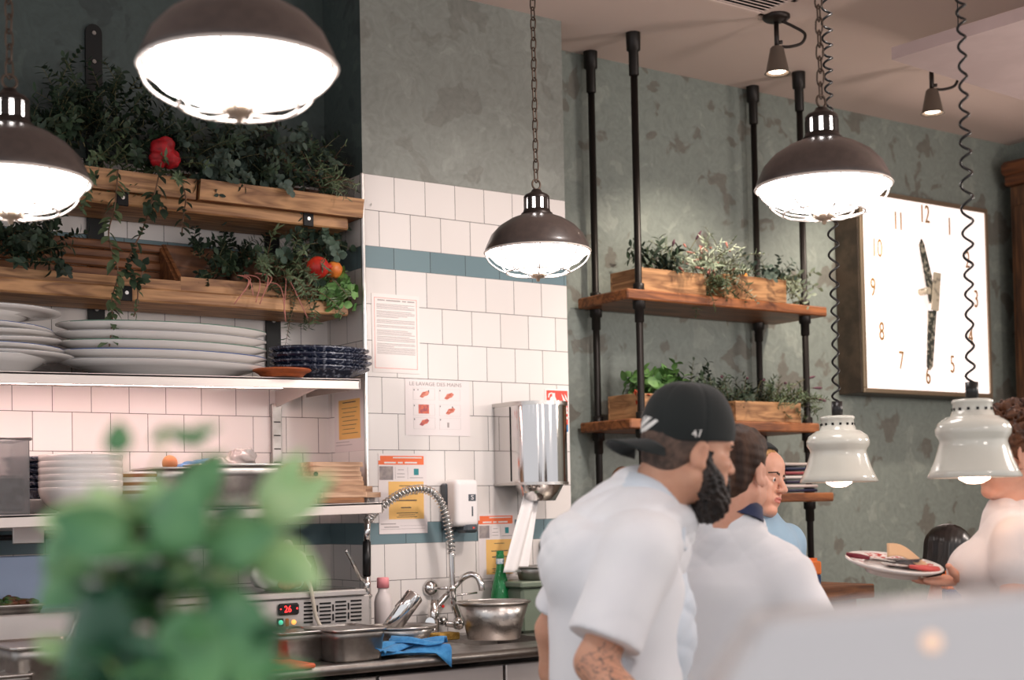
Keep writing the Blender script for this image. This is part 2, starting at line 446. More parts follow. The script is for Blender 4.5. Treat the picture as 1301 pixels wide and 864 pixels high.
tag(mb.build('wall_left', [m_plaster_d, m_white_tile_a, m_blue_tile, m_white_tile], fixn=False), kind='structure')
mb = MB()
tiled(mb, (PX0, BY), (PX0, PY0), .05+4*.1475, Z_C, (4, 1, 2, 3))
tiled(mb, (PX0, PY0), (PX1, PY0), 4*.1475, Z_C, (0, 1, 2, 3))
tiled(mb, (PX1, PY0), (PX1, BY), 0, Z_C, (0, 0, 0, 0))
mb.quad([(PX1, BY, 0), (PX0, BY, 0), (PX0, BY, Z_C), (PX1, BY, Z_C)], 0)
tag(mb.build('wall_pillar', [m_plaster_p, m_white_tile_a, m_blue_tile, m_white_tile, m_plaster_d], fixn=False), kind='structure')
mb = MB().box((PX0-.004, PY0-.004, Z_TT/2), (.016, .016, Z_TT), bev=.004)
tag(mb.build('trim_1', m_steel), kind='structure')
mb = MB().quad([(PX1, BY, 0), (XR, BY, 0), (XR, BY, Z_C), (PX1, BY, Z_C)])
tag(mb.build('wall_back', m_plaster, fixn=False), kind='structure')
mb = MB().quad([(XR, BY, 0), (XR, 1.2, 0), (XR, 1.2, Z_C), (XR, BY, Z_C)])
tag(mb.build('wall_right', m_plaster, fixn=False), kind='structure')
mb = MB().quad([(-1.6, BY, Z_C), (XR, BY, Z_C), (XR, -1.0, Z_C), (-1.6, -1.0, Z_C)])
tag(mb.build('ceiling', m_ceil, fixn=False), kind='structure')
mb = MB().quad([(-1.6, -3, 0), (XR, -3, 0), (XR, BY, 0), (-1.6, BY, 0)])
tag(mb.build('floor', m_floor, fixn=False), kind='structure')

# ------------------------------------------------------------------ alcove: straps, wooden shelves, planters
def strap(cx, label):
    t = thing('wall_strap', label, 'wall bracket', (cx, BY-.008, 1.99), 'black iron straps on the alcove wall')
    w = .032; top = 3.335; poly = [(-w, 0), (w, 0), (w, top-1.99-w)]+[(w*math.cos(a), top-1.99-w+w*math.sin(a)) for a in np.linspace(.2, PI-.2, 8)]+[(-w, top-1.99-w)]
    MB().prism(poly, (cx, BY-.002, 1.99), (1, 0, 0), (0, 0, 1), (0, -.012, 0)).build('bar', m_black, t)
    for z in (3.30, 3.19, 2.24):
        MB().cyl((cx, BY-.014, z), (cx, BY-.018, z), .008, 10).build('screw', m_steel_d, t)
    return t
strap(1.821, 'black iron wall strap with round top rising behind the dark foliage, left of the two')
strap(2.556, 'black iron wall strap behind the right end of the wooden shelves')

def wshelf(name, label, x0, x1, y0, z0, z1, clips):
    t = thing(name, label, 'shelf', ((x0+x1)/2, (y0+BY)/2, z0), 'wooden wall shelves')
    MB().box(((x0+x1)/2, (y0+BY-.02)/2, (z0+z1)/2), (x1-x0, BY-.02-y0, z1-z0), bev=.006).build('plank', m_oak_x, t)
    for cx in clips:
        c = MB(); c.box((cx, y0-.004, z0+.024), (.044, .008, .056), bev=.002)
        k = c.build('bracket_clip', m_iron_clip, t)
        MB().cyl((cx, y0-.007, z0+.026), (cx, y0-.011, z0+.026), .007, 10).build('screw', m_steel, k)
    return t
cl1 = [onY(155, 243, 5.02)[0], onY(391, 272, 5.02)[0]]
cl2 = [onY(160, 376, 5.02)[0]]
wshelf('wooden_shelf', 'upper wooden wall shelf carrying planter boxes full of dark foliage', .7, 2.755, 5.02, 2.585, 2.632, cl1)
wshelf('wooden_shelf', 'lower wooden wall shelf carrying an open crate and slatted box above the white platters', .7, 2.749, 5.02, 2.238, 2.29, cl2)
def planter(name, label, x0, x1, y0, y1, z0, zf, zb, m, mi, lean=.0, group=None, bt=.014, slats=0):
    t = thing(name, label, 'planter box', ((x0+x1)/2, (y0+y1)/2, z0), group)
    MB().prism([(0, 0), (bt, 0), (bt-lean, zf-z0), (-lean, zf-z0)], (x0, y0, z0), (0, 1, 0), (0, 0, 1), (x1-x0, 0, 0)).build('front_board', m, t)
    b = MB()
    if slats:
        n = slats; hz = (zb-z0)/n
        for i in range(n): b.box(((x0+x1)/2, y1-bt/2-.008*(i % 2), z0+hz*(i+.5)), (x1-x0, bt, hz*.96), bev=.006)
    else: b.box(((x0+x1)/2, y1-bt/2, (z0+zb)/2), (x1-x0, bt, zb-z0), bev=.002)
    b.build('back_board', mi, t)
    for xx in (x0+bt/2, x1-bt/2):
        MB().prism([(bt, 0), (y1-y0-bt, 0), (y1-y0-bt, zb-z0-.004), (bt-lean*.8, zf-z0-.004)], (xx-bt/2, y0, z0), (0, 1, 0), (0, 0, 1), (bt, 0, 0)).build('side_board', mi, t)
    MB().box(((x0+x1)/2, (y0+y1)/2, z0+.006), (x1-x0-2*bt, y1-y0-2*bt, .012)).build('bottom_board', mi, t)
    return t
G_UP = 'wooden planter boxes on the upper wall shelf'
xj = onY(250, 235, 5.0)[0]
planter('planter_box', 'long oak planter box on the upper wall shelf, under the red flower head', .75, xj-.004, 5.0, 5.27, 2.632, 2.705, 2.74, m_oak_x, m_dwood_x, .012, G_UP)
planter('planter_box', 'oak planter box at the right end of the upper wall shelf, holding grey-green eucalyptus', xj+.004, 2.80, 4.985, 5.27, 2.632, 2.705, 2.79, m_oak_x, m_dwood_x, .016, G_UP)
xa, xb = onY(237, 360, 5.03)[0], onY(447, 385, 5.03)[0]
planter('wooden_crate', 'open wooden crate with tall dark back on the lower wall shelf, holding herbs and fruit', xa, min(xb, 2.75), 5.085, 5.28, 2.291, 2.352, 2.505, m_oak_x, m_dwood_x)
planter('wooden_crate', 'wooden crate with ribbed slatted back at the left end of the lower wall shelf', .72, onY(215, 340, 5.2)[0], 5.085, 5.28, 2.291, 2.335, 2.50, m_oak_x, m_dwood_x, slats=6)

# ------------------------------------------------------------------ steel shelves (they sag about one degree to the left)
TILT = .0172
def zs(x, z0): return z0+TILT*(x-2.74)
RT = roty(-TILT)
def sshelf(label, x0, x1, y0, zt, th):
    cx = (x0+x1)/2; z = zs(cx, zt)
    t = thing('steel_shelf', label, 'shelf', (cx, (y0+BY)/2, z-th), 'stainless steel wall shelves')
    b = MB(); b.box((cx, (y0+BY-.02)/2, z-.004), (x1-x0, BY-.02-y0, .008), RT); b.box((cx, y0+.004, z-th/2), (x1-x0, .008, th), RT, bev=.002); b.box((x1-.004, (y0+BY)/2-.01, z-th/2+TILT*(x1-cx)), (.006, BY-y0-.02, th-.004), RT)
    b.build('tray', m_steel_lt, t)
    bx = 2.56
    MB().prism([(0, 0), (BY-y0-.03, 0), (BY-y0-.03, -.012), (0, -.07)], (bx, BY-.01, zs(bx, zt)-.01), (0, -1, 0), (0, 0, 1), (.006, 0, 0)).build('bracket', m_steel_lt, t)
    MB().prism([(0, 0), (BY-y0-.03, 0), (BY-y0-.03, -.012), (0, -.07)], (1.0, BY-.01, zs(1.0, zt)-.01), (0, -1, 0), (0, 0, 1), (.006, 0, 0)).build('bracket', m_steel_lt, t)
    return t
S1Y, S2Y = 4.85, 4.75
sshelf('upper stainless steel wall shelf carrying white platters and navy plates', .5, onY(458, 488, S1Y)[0], S1Y, 1.968, .04)
sshelf('lower stainless steel wall shelf carrying bowls and wooden boards', .5, onY(487, 642, S2Y)[0], S2Y, 1.487, .042)
# slotted wall upright
xu = onY(351, 560, BY-.01)[0]
t = thing('wall_upright', 'slotted steel upright on the alcove tiles between the two steel shelves', 'shelf upright', (xu, BY-.01, 1.5))
MB().box((xu, BY-.011, 1.69), (.042, .018, .42), bev=.002).build('rail', m_steel_d, t)
s = MB()
for i in range(6): s.box((xu, BY-.0205, 1.55+.055*i), (.03, .002, .005))
s.build('slots', m_dark, t)
# lamp under the upper steel shelf (a real strip light behind the shelf lip)
t = thing('strip_light', 'pinkish white strip light under the upper steel shelf', 'light', (1.5, 4.93, 1.90))
MB().box((1.5, 4.99, zs(1.5, 1.968)-.014), (1.9, .035, .012), RT).build('housing', m_steel_d, t)
m_strip = mat('strip_light_glow', (255, 240, 236), .5, emit=(255, 214, 206), estr=40)
MB().box((1.5, 4.99, zs(1.5, 1.968)-.024), (1.88, .026, .008), RT).build('diffuser', m_strip, t)

# ------------------------------------------------------------------ crockery
def plate_prof(r, h, foot=.55, th=.006):
    return [(0, .006), (r*foot*.9, .006), (r*foot*.92, 0), (r*foot, 0), (r*foot*1.06, .008), (r*.82, h*.62), (r, h), (r*1.0, h+th*.6), (r*.98, h+th), (r*.8, h*.62+th), (r*foot, .012), (0, .011)]
m_edge = {'green': mat('green_rim', (92, 130, 112), .3), 'blue': mat('blue_rim', (70, 98, 150), .3), 'grey': mat('grey_rim', (150, 150, 152), .3)}
# five long oval platters
pc = onY(203, 470, 5.06); prx = (onY(334, 460, 5.06)[0]-onY(72, 460, 5.06)[0])/2
xm = (onY(334, 460, 5.06)[0]+onY(72, 460, 5.06)[0])/2
labs = [('lowest', 'grey'), ('second lowest', 'blue'), ('middle', 'green'), ('second highest', 'grey'), ('topmost', 'green')]
base = zs(xm, 1.968)+.001
for i, (nm, ec) in enumerate(labs):
    z = base+.033*i
    t = thing('oval_platter', f'{nm} of the five big white oval platters stacked on the upper steel shelf', 'platter', (xm, 5.055, z), 'white oval platters in one stack')
    pr = [(a*prx, b) for a, b in plate_prof(1, .052)]
    MB().lathe(pr, (xm, 5.055, z), 56, sy=.215/prx, wob=(lambda tt, r, zz: 1+.004*math.cos(60*tt)*(r > .9*prx))).build('dish', m_white_por, t)
    rim = [V(xm+prx*.995*math.cos(a), 5.055+.214*math.sin(a), z+.0555) for a in np.linspace(0, 2*PI, 72, endpoint=False)]
    MB().tube(rim, .0024, 5, closed=True).build('rim_line', m_edge[ec], t)
# leaning pile of plates on the left
xl = onY(2, 440, 5.05)[0]; z = zs(xl, 1.968)+.001
pile = [('white footed bowl at the bottom of the leaning pile of plates', .19, .062, 0, 'grey', 0), ('pink-edged white plate on the bottom bowl of the leaning pile', .215, .022, .02, 'grey', .06),
        ('blue-rimmed white plate low in the leaning pile, under the grey one', .21, .022, .03, 'blue', .03), ('grey-edged plate tilted in the middle of the leaning pile', .215, .02, -.035, 'grey', .02),
        ('white plate above the tilted grey one in the leaning pile', .205, .022, -.02, 'grey', .0), ('thin blue-rimmed plate under the top bowl of the leaning pile', .212, .02, .05, 'blue', -.01),
        ('white bowl near the top of the leaning pile of plates', .15, .045, .0, 'grey', -.02), ('flat white plate topping the leaning pile at the left edge', .222, .018, .015, 'grey', .01)]
zc = z
for (lb, r, h, tl, ec, dx) in pile:
    t = thing('plate' if 'bowl' not in lb else 'bowl', lb, 'plate' if 'bowl' not in lb else 'bowl', (xl+dx-.03, 5.06, zc), None)
    MB().lathe(plate_prof(r, h), (xl+dx-.03, 5.06, zc), 40).build('dish', m_white_por, t)
    rim = [V(xl+dx-.03+r*.995*math.cos(a), 5.06+r*.995*math.sin(a), zc+h+.004) for a in np.linspace(0, 2*PI, 48, endpoint=False)]
    MB().tube(rim, .0018, 5, closed=True).build('rim_line', m_edge[ec], t)
    t.rotation_euler = (0, tl, 0); zc += max(.021, h*.78)+abs(tl)*.1
# navy patterned plates
m_navy = mat('navy_pattern', (22, 30, 50), .25, col2=(126, 130, 142), vscale=60, vlo=.52, vhi=.66, coat=.3)
xn = onY(408, 465, 4.96)[0]
for i, nm in enumerate(('lowest', 'second lowest', 'second highest', 'topmost')):
    z = zs(xn, 1.968)+.001+.024*i
    t = thing('patterned_plate', f'{nm} of the four scalloped navy patterned plates on the upper steel shelf', 'plate', (xn, 4.965, z), 'navy scalloped plates in one stack')
    r = .206+.003*((i*7) % 3)
    MB().lathe(plate_prof(r, .042, .6, .01), (xn+.004*((i*5) % 3-1), 4.965, z), 64, sy=.66, wob=lambda tt, rr, zz: 1+.022*math.cos(26*tt)*(rr > .12)).build('dish', m_navy, t)
# terracotta dish
xt = onY(357, 478, 4.9)[0]; m_terra = mat('terracotta', (176, 92, 48), .5, col2=(150, 74, 38), vscale=20)
t = MB().lathe(plate_prof(.11, .026, .7, .006), (xt, 4.89, zs(xt, 1.968)+.001), 40).build('terracotta_dish', m_terra)
tag(t, 'shallow terracotta dish beside the navy plates on the upper steel shelf', 'dish')

# lower shelf: bowls
ZL = 1.487
def bowl_prof(r, h, foot=.5, th=.005):
    p = [(0, .004), (r*foot*.9, .004), (r*foot, 0), (r*foot*1.05, .006)]
    for a in np.linspace(.15, 1, 9): p.append((r*(foot+(1-foot)*math.sin(a*PI/2)**.9), .006+(h-.006)*(1-math.cos(a*PI/2))**.9))
    q = [(max(0, x-th), y+th*.5) for x, y in p[:2:-1]]
    return p+[(r-th*.5, h+th*.4)]+q+[(0, .012)]
xw = onY(104, 620, 4.93)[0]; rw = (onY(156, 600, 4.93)[0]-onY(54, 600, 4.93)[0])/2
for i in range(6):
    nm = ('lowest', 'second lowest', 'third lowest', 'third highest', 'second highest', 'topmost')[i]
    z = zs(xw, ZL)+.001+.0225*i
    t = tag(MB().lathe(bowl_prof(rw, .085), (xw, 4.94, z), 56, wob=lambda tt, r, zz: 1+.012*abs(math.cos(20*tt))*(zz > .05)).build('salad_bowl', m_white_por),
            f'{nm} of the six nested white scalloped bowls on the lower steel shelf', 'bowl', 'nested white scalloped bowls')
xs = onY(176, 610, 4.97)[0]; m_brownrim = mat('brown_band', (150, 96, 60), .3)
for i in range(3):
    z = zs(xs, ZL)+.001+.03*i
    t = thing('soup_bowl', f'{("bottom", "middle", "top")[i]} small brown-banded white bowl right of the scalloped bowls', 'bowl', (xs, 4.98, z), 'small brown-banded bowls')
    MB().lathe(bowl_prof(.085, .075, .6), (xs, 4.98, z), 40).build('body', m_white_por, t)
    MB().lathe([(.0855, .058), (.087, .062), (.087, .066), (.0855, .07)], (xs, 4.98, z), 40).build('band', m_brownrim, t)
xk = onY(52, 610, 5.08)[0]
for i in range(6):
    nm = ('lowest', 'second lowest', 'third lowest', 'third highest', 'second highest', 'topmost')[i]
    z = zs(xk, ZL)+.052+.022*i
    tag(MB().lathe(plate_prof(.115 if i < 5 else .135, .03, .7, .008), (xk+.004*(i % 3), 5.1, z), 48, wob=lambda tt, r, zz: 1+.015*math.cos(22*tt)*(r > .09)).build('patterned_bowl', m_navy),
        f'{nm} navy patterned dish in the stack left of the white bowls', 'dish', 'navy dishes on the lower steel shelf')
t = tag(MB().lathe([(0, .003), (.05, .003), (.055, 0), (.06, .004), (.13, .045), (.135, .05), (.128, .05), (.056, .012), (0, .01)], (xk, 5.1, zs(xk, ZL)+.001), 48, wob=lambda tt, r, zz: 1+.02*math.cos(24*tt)*(r > .1)).build('fluted_dish', m_white_por),
        'white fluted dish under the stack of navy dishes', 'dish')
# clear plastic tub at the left edge
m_clear = mat('clear_plastic', (226, 222, 222), .15, trans=.85, ior=1.3)
m_fog = mat('grey_contents', (120, 112, 108), .6, col2=(70, 62, 58), vscale=25)
xc = onY(2, 610, 4.86)[0]
t = thing('plastic_tub', 'clear plastic tub at the left end of the lower steel shelf', 'tub', (xc, 4.87, zs(xc, ZL)))
b = MB(); zb = zs(xc, ZL)+.001
for (cx, cy, dx, dy) in ((0, -.1, .15, .004), (0, .1, .15, .004), (-.074, 0, .004, .2), (.074, 0, .004, .2)): b.box((xc-.01+cx, 4.87+cy, zb+.125), (dx, dy, .25))
b.box((xc-.01, 4.87, zb+.003), (.15, .2, .006)); b.build('body', m_clear, t)
MB().box((xc-.01, 4.87, zb+.07), (.13, .18, .12), bev=.01).build('contents', m_fog, t)
b = MB().tube([V(xc-.01+a*.079, 4.87+c*.104, zb+.25) for a, c in ((-1, -1), (1, -1), (1, 1), (-1, 1))], .006, 6, closed=True); b.build('rim', m_clear, t)

# gastronorm pans
def gn_pan(name, label, c, dx, dy, h, group=None, m=None, rz=0, cat='steel pan'):
    t = thing(name, label, cat, c, group); m = m or m_steel_d
    def ring(sx, sy, z, rad=.03, n=5):
        o = []
        for (qx, qy, a0) in ((1, 1, 0), (-1, 1, PI/2), (-1, -1, PI), (1, -1, 1.5*PI)):
            for k in range(n):
                a = a0+PI/2*k/(n-1); o.append((qx*(sx-rad)+rad*math.cos(a), qy*(sy-rad)+rad*math.sin(a), z))
        return o
    def shell(rings, nm, mm):
        vs = []; fs = []; n = len(rings[0])
        for r in rings: vs += [V(*c)+rotz(rz)@V(*q) for q in r]
        for i in range(len(rings)-1):
            for k in range(n): fs.append((i*n+k, i*n+(k+1) % n, (i+1)*n+(k+1) % n, (i+1)*n+k))
        b = MB(); b.add(vs, fs, 0, True); b.f.append(tuple(range(n))[::-1]); b.m.append(0); b.s.append(False)
        b.f.append(tuple((len(rings)-1)*n+k for k in range(n))); b.m.append(0); b.s.append(False)
        return b.build(nm, mm, t)
    X, Y = dx/2, dy/2
    shell([ring(X*.88, Y*.88, 0), ring(X*.9, Y*.9, .01), ring(X*.95, Y*.95, h*.7), ring(X*.97, Y*.97, h*.72), ring(X*.97, Y*.97, h-.004), ring(X*.96, Y*.96, h-.004), ring(X*.9, Y*.9, .014), ring(X*.88, Y*.88, .012)], 'body', m)
    shell([ring(X*.965, Y*.965, h-.006), ring(X*1.03, Y*1.03, h-.006), ring(X*1.035, Y*1.035, h-.001), ring(X*1.03, Y*1.03, h+.002), ring(X*.965, Y*.965, h+.002), ring(X*.96, Y*.96, h-.004)], 'rim', m_steel)
    return t
p0 = onY(262, 640, 4.82); p1 = onY(352, 640, 4.82); cx = (p0[0]+p1[0])/2
zz_ = zs(cx, ZL)+.001
gn_pan('steel_pan', 'deep stainless steel pan with a plastic bag inside on the lower steel shelf', (cx, 4.93, zz_), p1[0]-p0[0]+.05, .27, .155)
p2 = onY(196, 640, 4.9)[0]; p3 = onY(248, 640, 4.9)[0]
gn_pan('steel_pan', 'smaller stainless steel pan between the banded bowls and the deep pan', ((p2+p3)/2, 5.02, zs((p2+p3)/2, ZL)+.001), p3-p2, .25, .15)
m_bag = mat('plastic_film', (236, 226, 222), .2, trans=.55, bump=.6, bscale=30, bdist=.01)
m_bagb = mat('blue_film', (96, 140, 196), .25, bump=.6, bscale=40, bdist=.006)
s = SDF(); s.ell((cx+.05, 4.93, zz_+.18), (.05, .06, .035), k=.02); s.ell((cx+.0, 4.95, zz_+.15), (.1, .08, .035), k=.02); s.cone((cx+.05, 4.92, zz_+.19), (cx+.07, 4.9, zz_+.215), .02, .012, .015)
t = thing('plastic_bag', 'crumpled clear plastic bag sticking out of the deep steel pan', 'bag', (cx, 4.93, zz_+.15))
nets_obj('film', s.mesh(.005, lambda P: wav(P, [((1, .4, .2), 90, .004, 0), ((.2, .3, 1), 130, .003, 1), ((.5, -1, .6), 170, .002, 2)])), m_bag, t)
xq = onY(240, 575, 4.98)[0]
s = SDF(); s.ell((xq+.02, 5.0, zz_+.158), (.11, .05, .014), R=roty(-.18), k=.02)
t = thing('plastic_packet', 'flattened blue and clear plastic packet lying over the steel pans', 'packet', (xq, 5.0, zz_+.155))
nets_obj('film', s.mesh(.004, lambda P: wav(P, [((1, .4, .2), 110, .003, 0), ((.2, 1, 1), 150, .002, 1)])), m_bagb, t)
s = SDF(); s.ell((xq-.07, 4.99, zz_+.165), (.028, .03, .03), k=.02)
nets_obj('orange_tip', s.mesh(.004), mat('orange_film', (206, 130, 84), .4), t)

# wooden serving boards
m_bd = [wood('board_a', (152, 112, 84), (206, 170, 140), 0, .6, 1.4), wood('board_b', (130, 92, 68), (190, 150, 118), 0, .6, 1.2), wood('board_c', (96, 60, 38), (150, 104, 68), 0, .6, 1.3)]
def board(label, xa_, xb_, yc, dy, z, th, mi, rz=0, handle=0, hole=False):
    cx_, dx = (xa_+xb_)/2, xb_-xa_
    t = thing('serving_board', label, 'wooden board', (cx_, yc, z), 'stacked wooden serving boards')
    hw, hd = dx/2, dy/2; poly = []
    def arc(x, y, a0, r=.03):
        for k in range(5): a = a0+PI/2*k/4; poly.append((x+r*math.cos(a), y+r*math.sin(a)))
    if handle:
        arc(hw-.03, -hd+.03, -PI/2)
        poly.extend([(hw, -.025), (hw+handle*.8, -.02)])
        for k in range(7): a = -PI/2+PI*k/6; poly.append((hw+handle-.02+.02*math.cos(a), .02*math.sin(a)))
        poly.extend([(hw+handle*.8, .02), (hw, .025)])
    else: arc(hw-.03, -hd+.03, -PI/2)
    arc(hw-.03, hd-.03, 0); arc(-hw+.03, hd-.03, PI/2); arc(-hw+.03, -hd+.03, PI)
    R = rotz(rz)
    MB().prism(poly, (cx_, yc, z), R@V(1, 0, 0), R@V(0, 1, 0), (0, 0, th)).build('slab', m_bd[mi], t)
    if hole: MB().cyl((cx_-hw*.8, yc-hd*.98-.0, z+th*.5), (cx_-hw*.8, yc-hd-.002, z+th*.5), .009, 10).build('hanging_hole', m_dark, t)
    return t
bxa, bxb = onY(388, 600, 4.9)[0], onY(461, 600, 4.9)[0]; zb = zs(bxb, ZL)+.001
lv = ['lowest dark wooden board in the right-hand stack', 'second lowest pale wooden board with long handle pointing right', 'dark brown handled board third from the bottom of the right stack',
      'thin brown board under the four pale ones in the right stack', 'pale board fourth from the top of the right stack', 'pale board with a dark hanging hole, third from the top', 'second highest pale board of the right stack', 'topmost pale wooden board of the right stack']
zz = zb; ths = [.02, .02, .024, .016, .018, .018, .018, .018]
for i, lb in enumerate(lv):
    board(lb, bxa+(.0 if i > 2 else .015)+.004*((i*3) % 4-1.5), bxb-.01+.006*((i*5) % 3-1), 5.0 if i > 3 else 4.97, .26, zz, ths[i], (2, 0, 1, 1, 0, 0, 0, 0)[i], .01*((i*7) % 5-2)*.5, .12 if i == 1 else (.09 if i == 2 else 0), i == 5)
    zz += ths[i]+.0008
lxa, lxb = onY(347, 610, 4.9)[0], onY(397, 610, 4.9)[0]; zz = zb-.002
for i, lb in enumerate(['lowest board of the low left-hand stack, round end showing', 'second lowest board of the low left-hand stack', 'middle brown board of the low left-hand stack', 'second highest board of the low left-hand stack', 'topmost pinkish board of the low left-hand stack']):
    board(lb, lxa+.006*i*(i < 4), lxb-.03+.01*((i*2) % 3), 4.86, .16, zz, .019, (1, 0, 2, 1, 0)[i], .03*((i*5) % 3-1)); zz += .0205
# ------------------------------------------------------------------ sink counter
ZW = .94
YF = onZ(600, 830, ZW)[1]
CX0, CX1 = .3, 4.05
t = thing('sink_counter', 'stainless steel kitchen counter with sink and drawers below the tiled wall', 'counter', (2.4, 4.7, 0))
b = MB(); bx0, bx1, by0, by1 = 2.98, 3.36, YF+.22, 4.9
for (x0, x1, y0, y1) in ((CX0, bx0, YF, PY0), (bx1, CX1, YF, PY0), (bx0, bx1, YF, by0), (bx0, bx1, by1, PY0), (CX0, PX0-.005, PY0, BY-.004)):
    b.box(((x0+x1)/2, (y0+y1)/2-.002*(y1 == PY0), ZW-.012), (x1-x0, y1-y0-.004*(y1 == PY0), .024))
b.tube([(CX0, YF-.004, ZW-.014), (CX1, YF-.004, ZW-.014)], .019, 10)
b.build('worktop', m_steel_d, t)
b = MB(); d = .17
for (c, s_) in ((((bx0+bx1)/2, (by0+by1)/2, ZW-d), (bx1-bx0, by1-by0, .006)), ((bx0, (by0+by1)/2, ZW-d/2-.01), (.006, by1-by0, d-.02)), ((bx1, (by0+by1)/2, ZW-d/2-.01), (.006, by1-by0, d-.02)), (((bx0+bx1)/2, by0, ZW-d/2-.01), (bx1-bx0, .006, d-.02)), (((bx0+bx1)/2, by1, ZW-d/2-.01), (bx1-bx0, .006, d-.02))): b.box(c, s_)
b.build('sink_basin', m_steel_d, t)
MB().box(((CX0+CX1)/2, (YF+.06+PY0)/2, .47), (CX1-CX0-.04, PY0-YF-.1, .82)).build('carcass', m_steel_lt, t)
xd = [CX0+.02]; 
while xd[-1] < CX1-.3: xd.append(xd[-1]+.53)
for i in range(len(xd)-1):
    MB().box(((xd[i]+xd[i+1])/2, YF+.045, .765), (xd[i+1]-xd[i]-.012, .024, .24), bev=.004).build('drawer', m_steel_lt, t)
    MB().box(((xd[i]+xd[i+1])/2, YF+.045, .37), (xd[i+1]-xd[i]-.012, .024, .5), bev=.004).build('cupboard_door', m_steel_lt, t)

# ------------------------------------------------------------------ chilled prep unit standing on the counter
UY = 4.72; UX1 = onY(470, 780, UY)[0]; UZ = onY(455, 749, UY)[2]; UXM = onY(205, 780, UY)[0]
t = thing('prep_fridge', 'refrigerated steel topping unit with red digital display and louvred vents', 'refrigerated unit', (1.8, 4.95, ZW))
m_panel = mat('unit_steel', (206, 200, 196), .42, .55)
MB().box(((.5+UX1)/2, (UY+PY0+.2)/2, (ZW+.002+UZ-.022)/2), (UX1-.5, PY0+.2-UY, UZ-.024-ZW), bev=.004).build('body', m_panel, t)
MB().box(((UXM+UX1)/2-.01, (UY+PY0+.2)/2-.006, UZ-.01), (UX1-UXM-.02, PY0+.2-UY+.012, .022), bev=.004).build('lid_rim', m_panel, t)
m_glass_d = mat('dark_glass_lid', (62, 58, 56), .12, spec=.6)
MB().box(((UXM+UX1)/2-.01, (UY+PY0+.2)/2+.01, UZ+.003), (UX1-UXM-.06, PY0+.2-UY-.05, .006)).build('glass_lid', m_glass_d, t)
def fpt(x, y, off=0): q = onY(x, y, UY-off); return q
b = MB()
for (xl_, xr_, yt) in ((386, 397, 766), (406, 420, 766.5), (426, 439.5, 764.5), (445.5, 459, 763)):
    for k in range(6):
        a_ = fpt(xl_, yt+4.9*k+.6); c_ = fpt(xr_, yt+4.9*k-.5)
        b.box(((a_[0]+c_[0])/2, UY-.0015, (a_[2]+c_[2])/2), (c_[0]-a_[0], .003, .0062))
for xv, yv in ((403, 769), (423, 768), (442.5, 766)):
    for k in range(2):
        a_ = fpt(xv, yv+12*k); c_ = fpt(xv, yv+12*k+8.5); b.box((a_[0], UY-.0015, (a_[2]+c_[2])/2), (.005, .003, a_[2]-c_[2]))
b.build('vent_slots', m_dark, t)
a_ = fpt(365, 774); 
dsp = MB().box((a_[0]+.002, UY-.006, a_[2]), (.084, .014, .043), bev=.007).build('display', m_blackp, t)
m_led = mat('red_digits', (255, 60, 60), .5, emit=(255, 40, 40), estr=4)
text('26', 'digits', (a_[0]-.004, UY-.0136, a_[2]), (1, 0, 0), (0, 0, 1), .034, m_led, dsp, sx=.85)
MB().cyl((a_[0]-.032, UY-.0136, a_[2]+.002), (a_[0]-.032, UY-.0142, a_[2]+.002), .0025, 8).cyl((a_[0]+.033, UY-.0136, a_[2]+.002), (a_[0]+.033, UY-.0142, a_[2]+.002), .0034, 8).build('indicator_dots', m_led, dsp)
g_ = fpt(355.5, 791); sw = MB().box((g_[0], UY-.003, g_[2]), (.026, .008, .03), bev=.003).build('switch', m_blackp, t)
MB().cyl((g_[0], UY-.007, g_[2]), (g_[0], UY-.0095, g_[2]), .009, 14).build('green_light', mat('green_light', (90, 230, 190), .4, emit=(90, 235, 190), estr=1.6), sw)
g_ = fpt(364.5, 791); MB().box((g_[0], UY-.003, g_[2]), (.013, .008, .03), bev=.003).build('rocker', mat('amber_rocker', (110, 60, 20), .4, emit=(255, 130, 20), estr=.25), t)
g_ = fpt(373, 790.5); MB().cyl((g_[0], UY, g_[2]), (g_[0], UY-.004, g_[2]), .009, 14).build('orange_light', mat('orange_light', (255, 170, 90), .4, emit=(255, 165, 80), estr=2), t)
# pans with salad sunk in the left part of the unit
m_leaf_food = mat('salad_leaf', (62, 96, 44), .5, col2=(104, 60, 40), vscale=30, sss=.1)
m_meat = mat('browned_food', (112, 62, 36), .6, col2=(70, 38, 26), vscale=40)
for i, (lab, mf) in enumerate((('steel food pan of dark salad leaves at the left end of the topping unit', m_leaf_food), ('steel food pan of browned food next to the salad leaves in the topping unit', m_meat), ('steel food pan behind the basil leaves in the topping unit', m_leaf_food))):
    x0_ = .98+.19*i
    t2 = gn_pan('food_pan', lab, (x0_, UY+.16, UZ-.022), .182, .28, .03, 'food pans in the topping unit')
    r2 = random.Random(i); s = SDF()
    for k in range(26): s.ell((x0_+r2.uniform(-.07, .07), UY+.16+r2.uniform(-.11, .11), UZ+r2.uniform(-.0, .022)), (r2.uniform(.014, .03), r2.uniform(.01, .02), .008), rotz(r2.uniform(0, 6))@rotx(r2.uniform(-.6, .6)), .004)
    s.box((x0_, UY+.16, UZ-.004), (.08, .125, .008), k=.004)
    o = thing('salad', ('heap of dark salad leaves in the left pan of the topping unit', 'heap of browned food in the middle pan of the topping unit', 'heap of leaves in the pan behind the basil')[i], 'food', (x0_, UY+.16, UZ))
    nets_obj('heap', s.mesh(.004), mf, o)
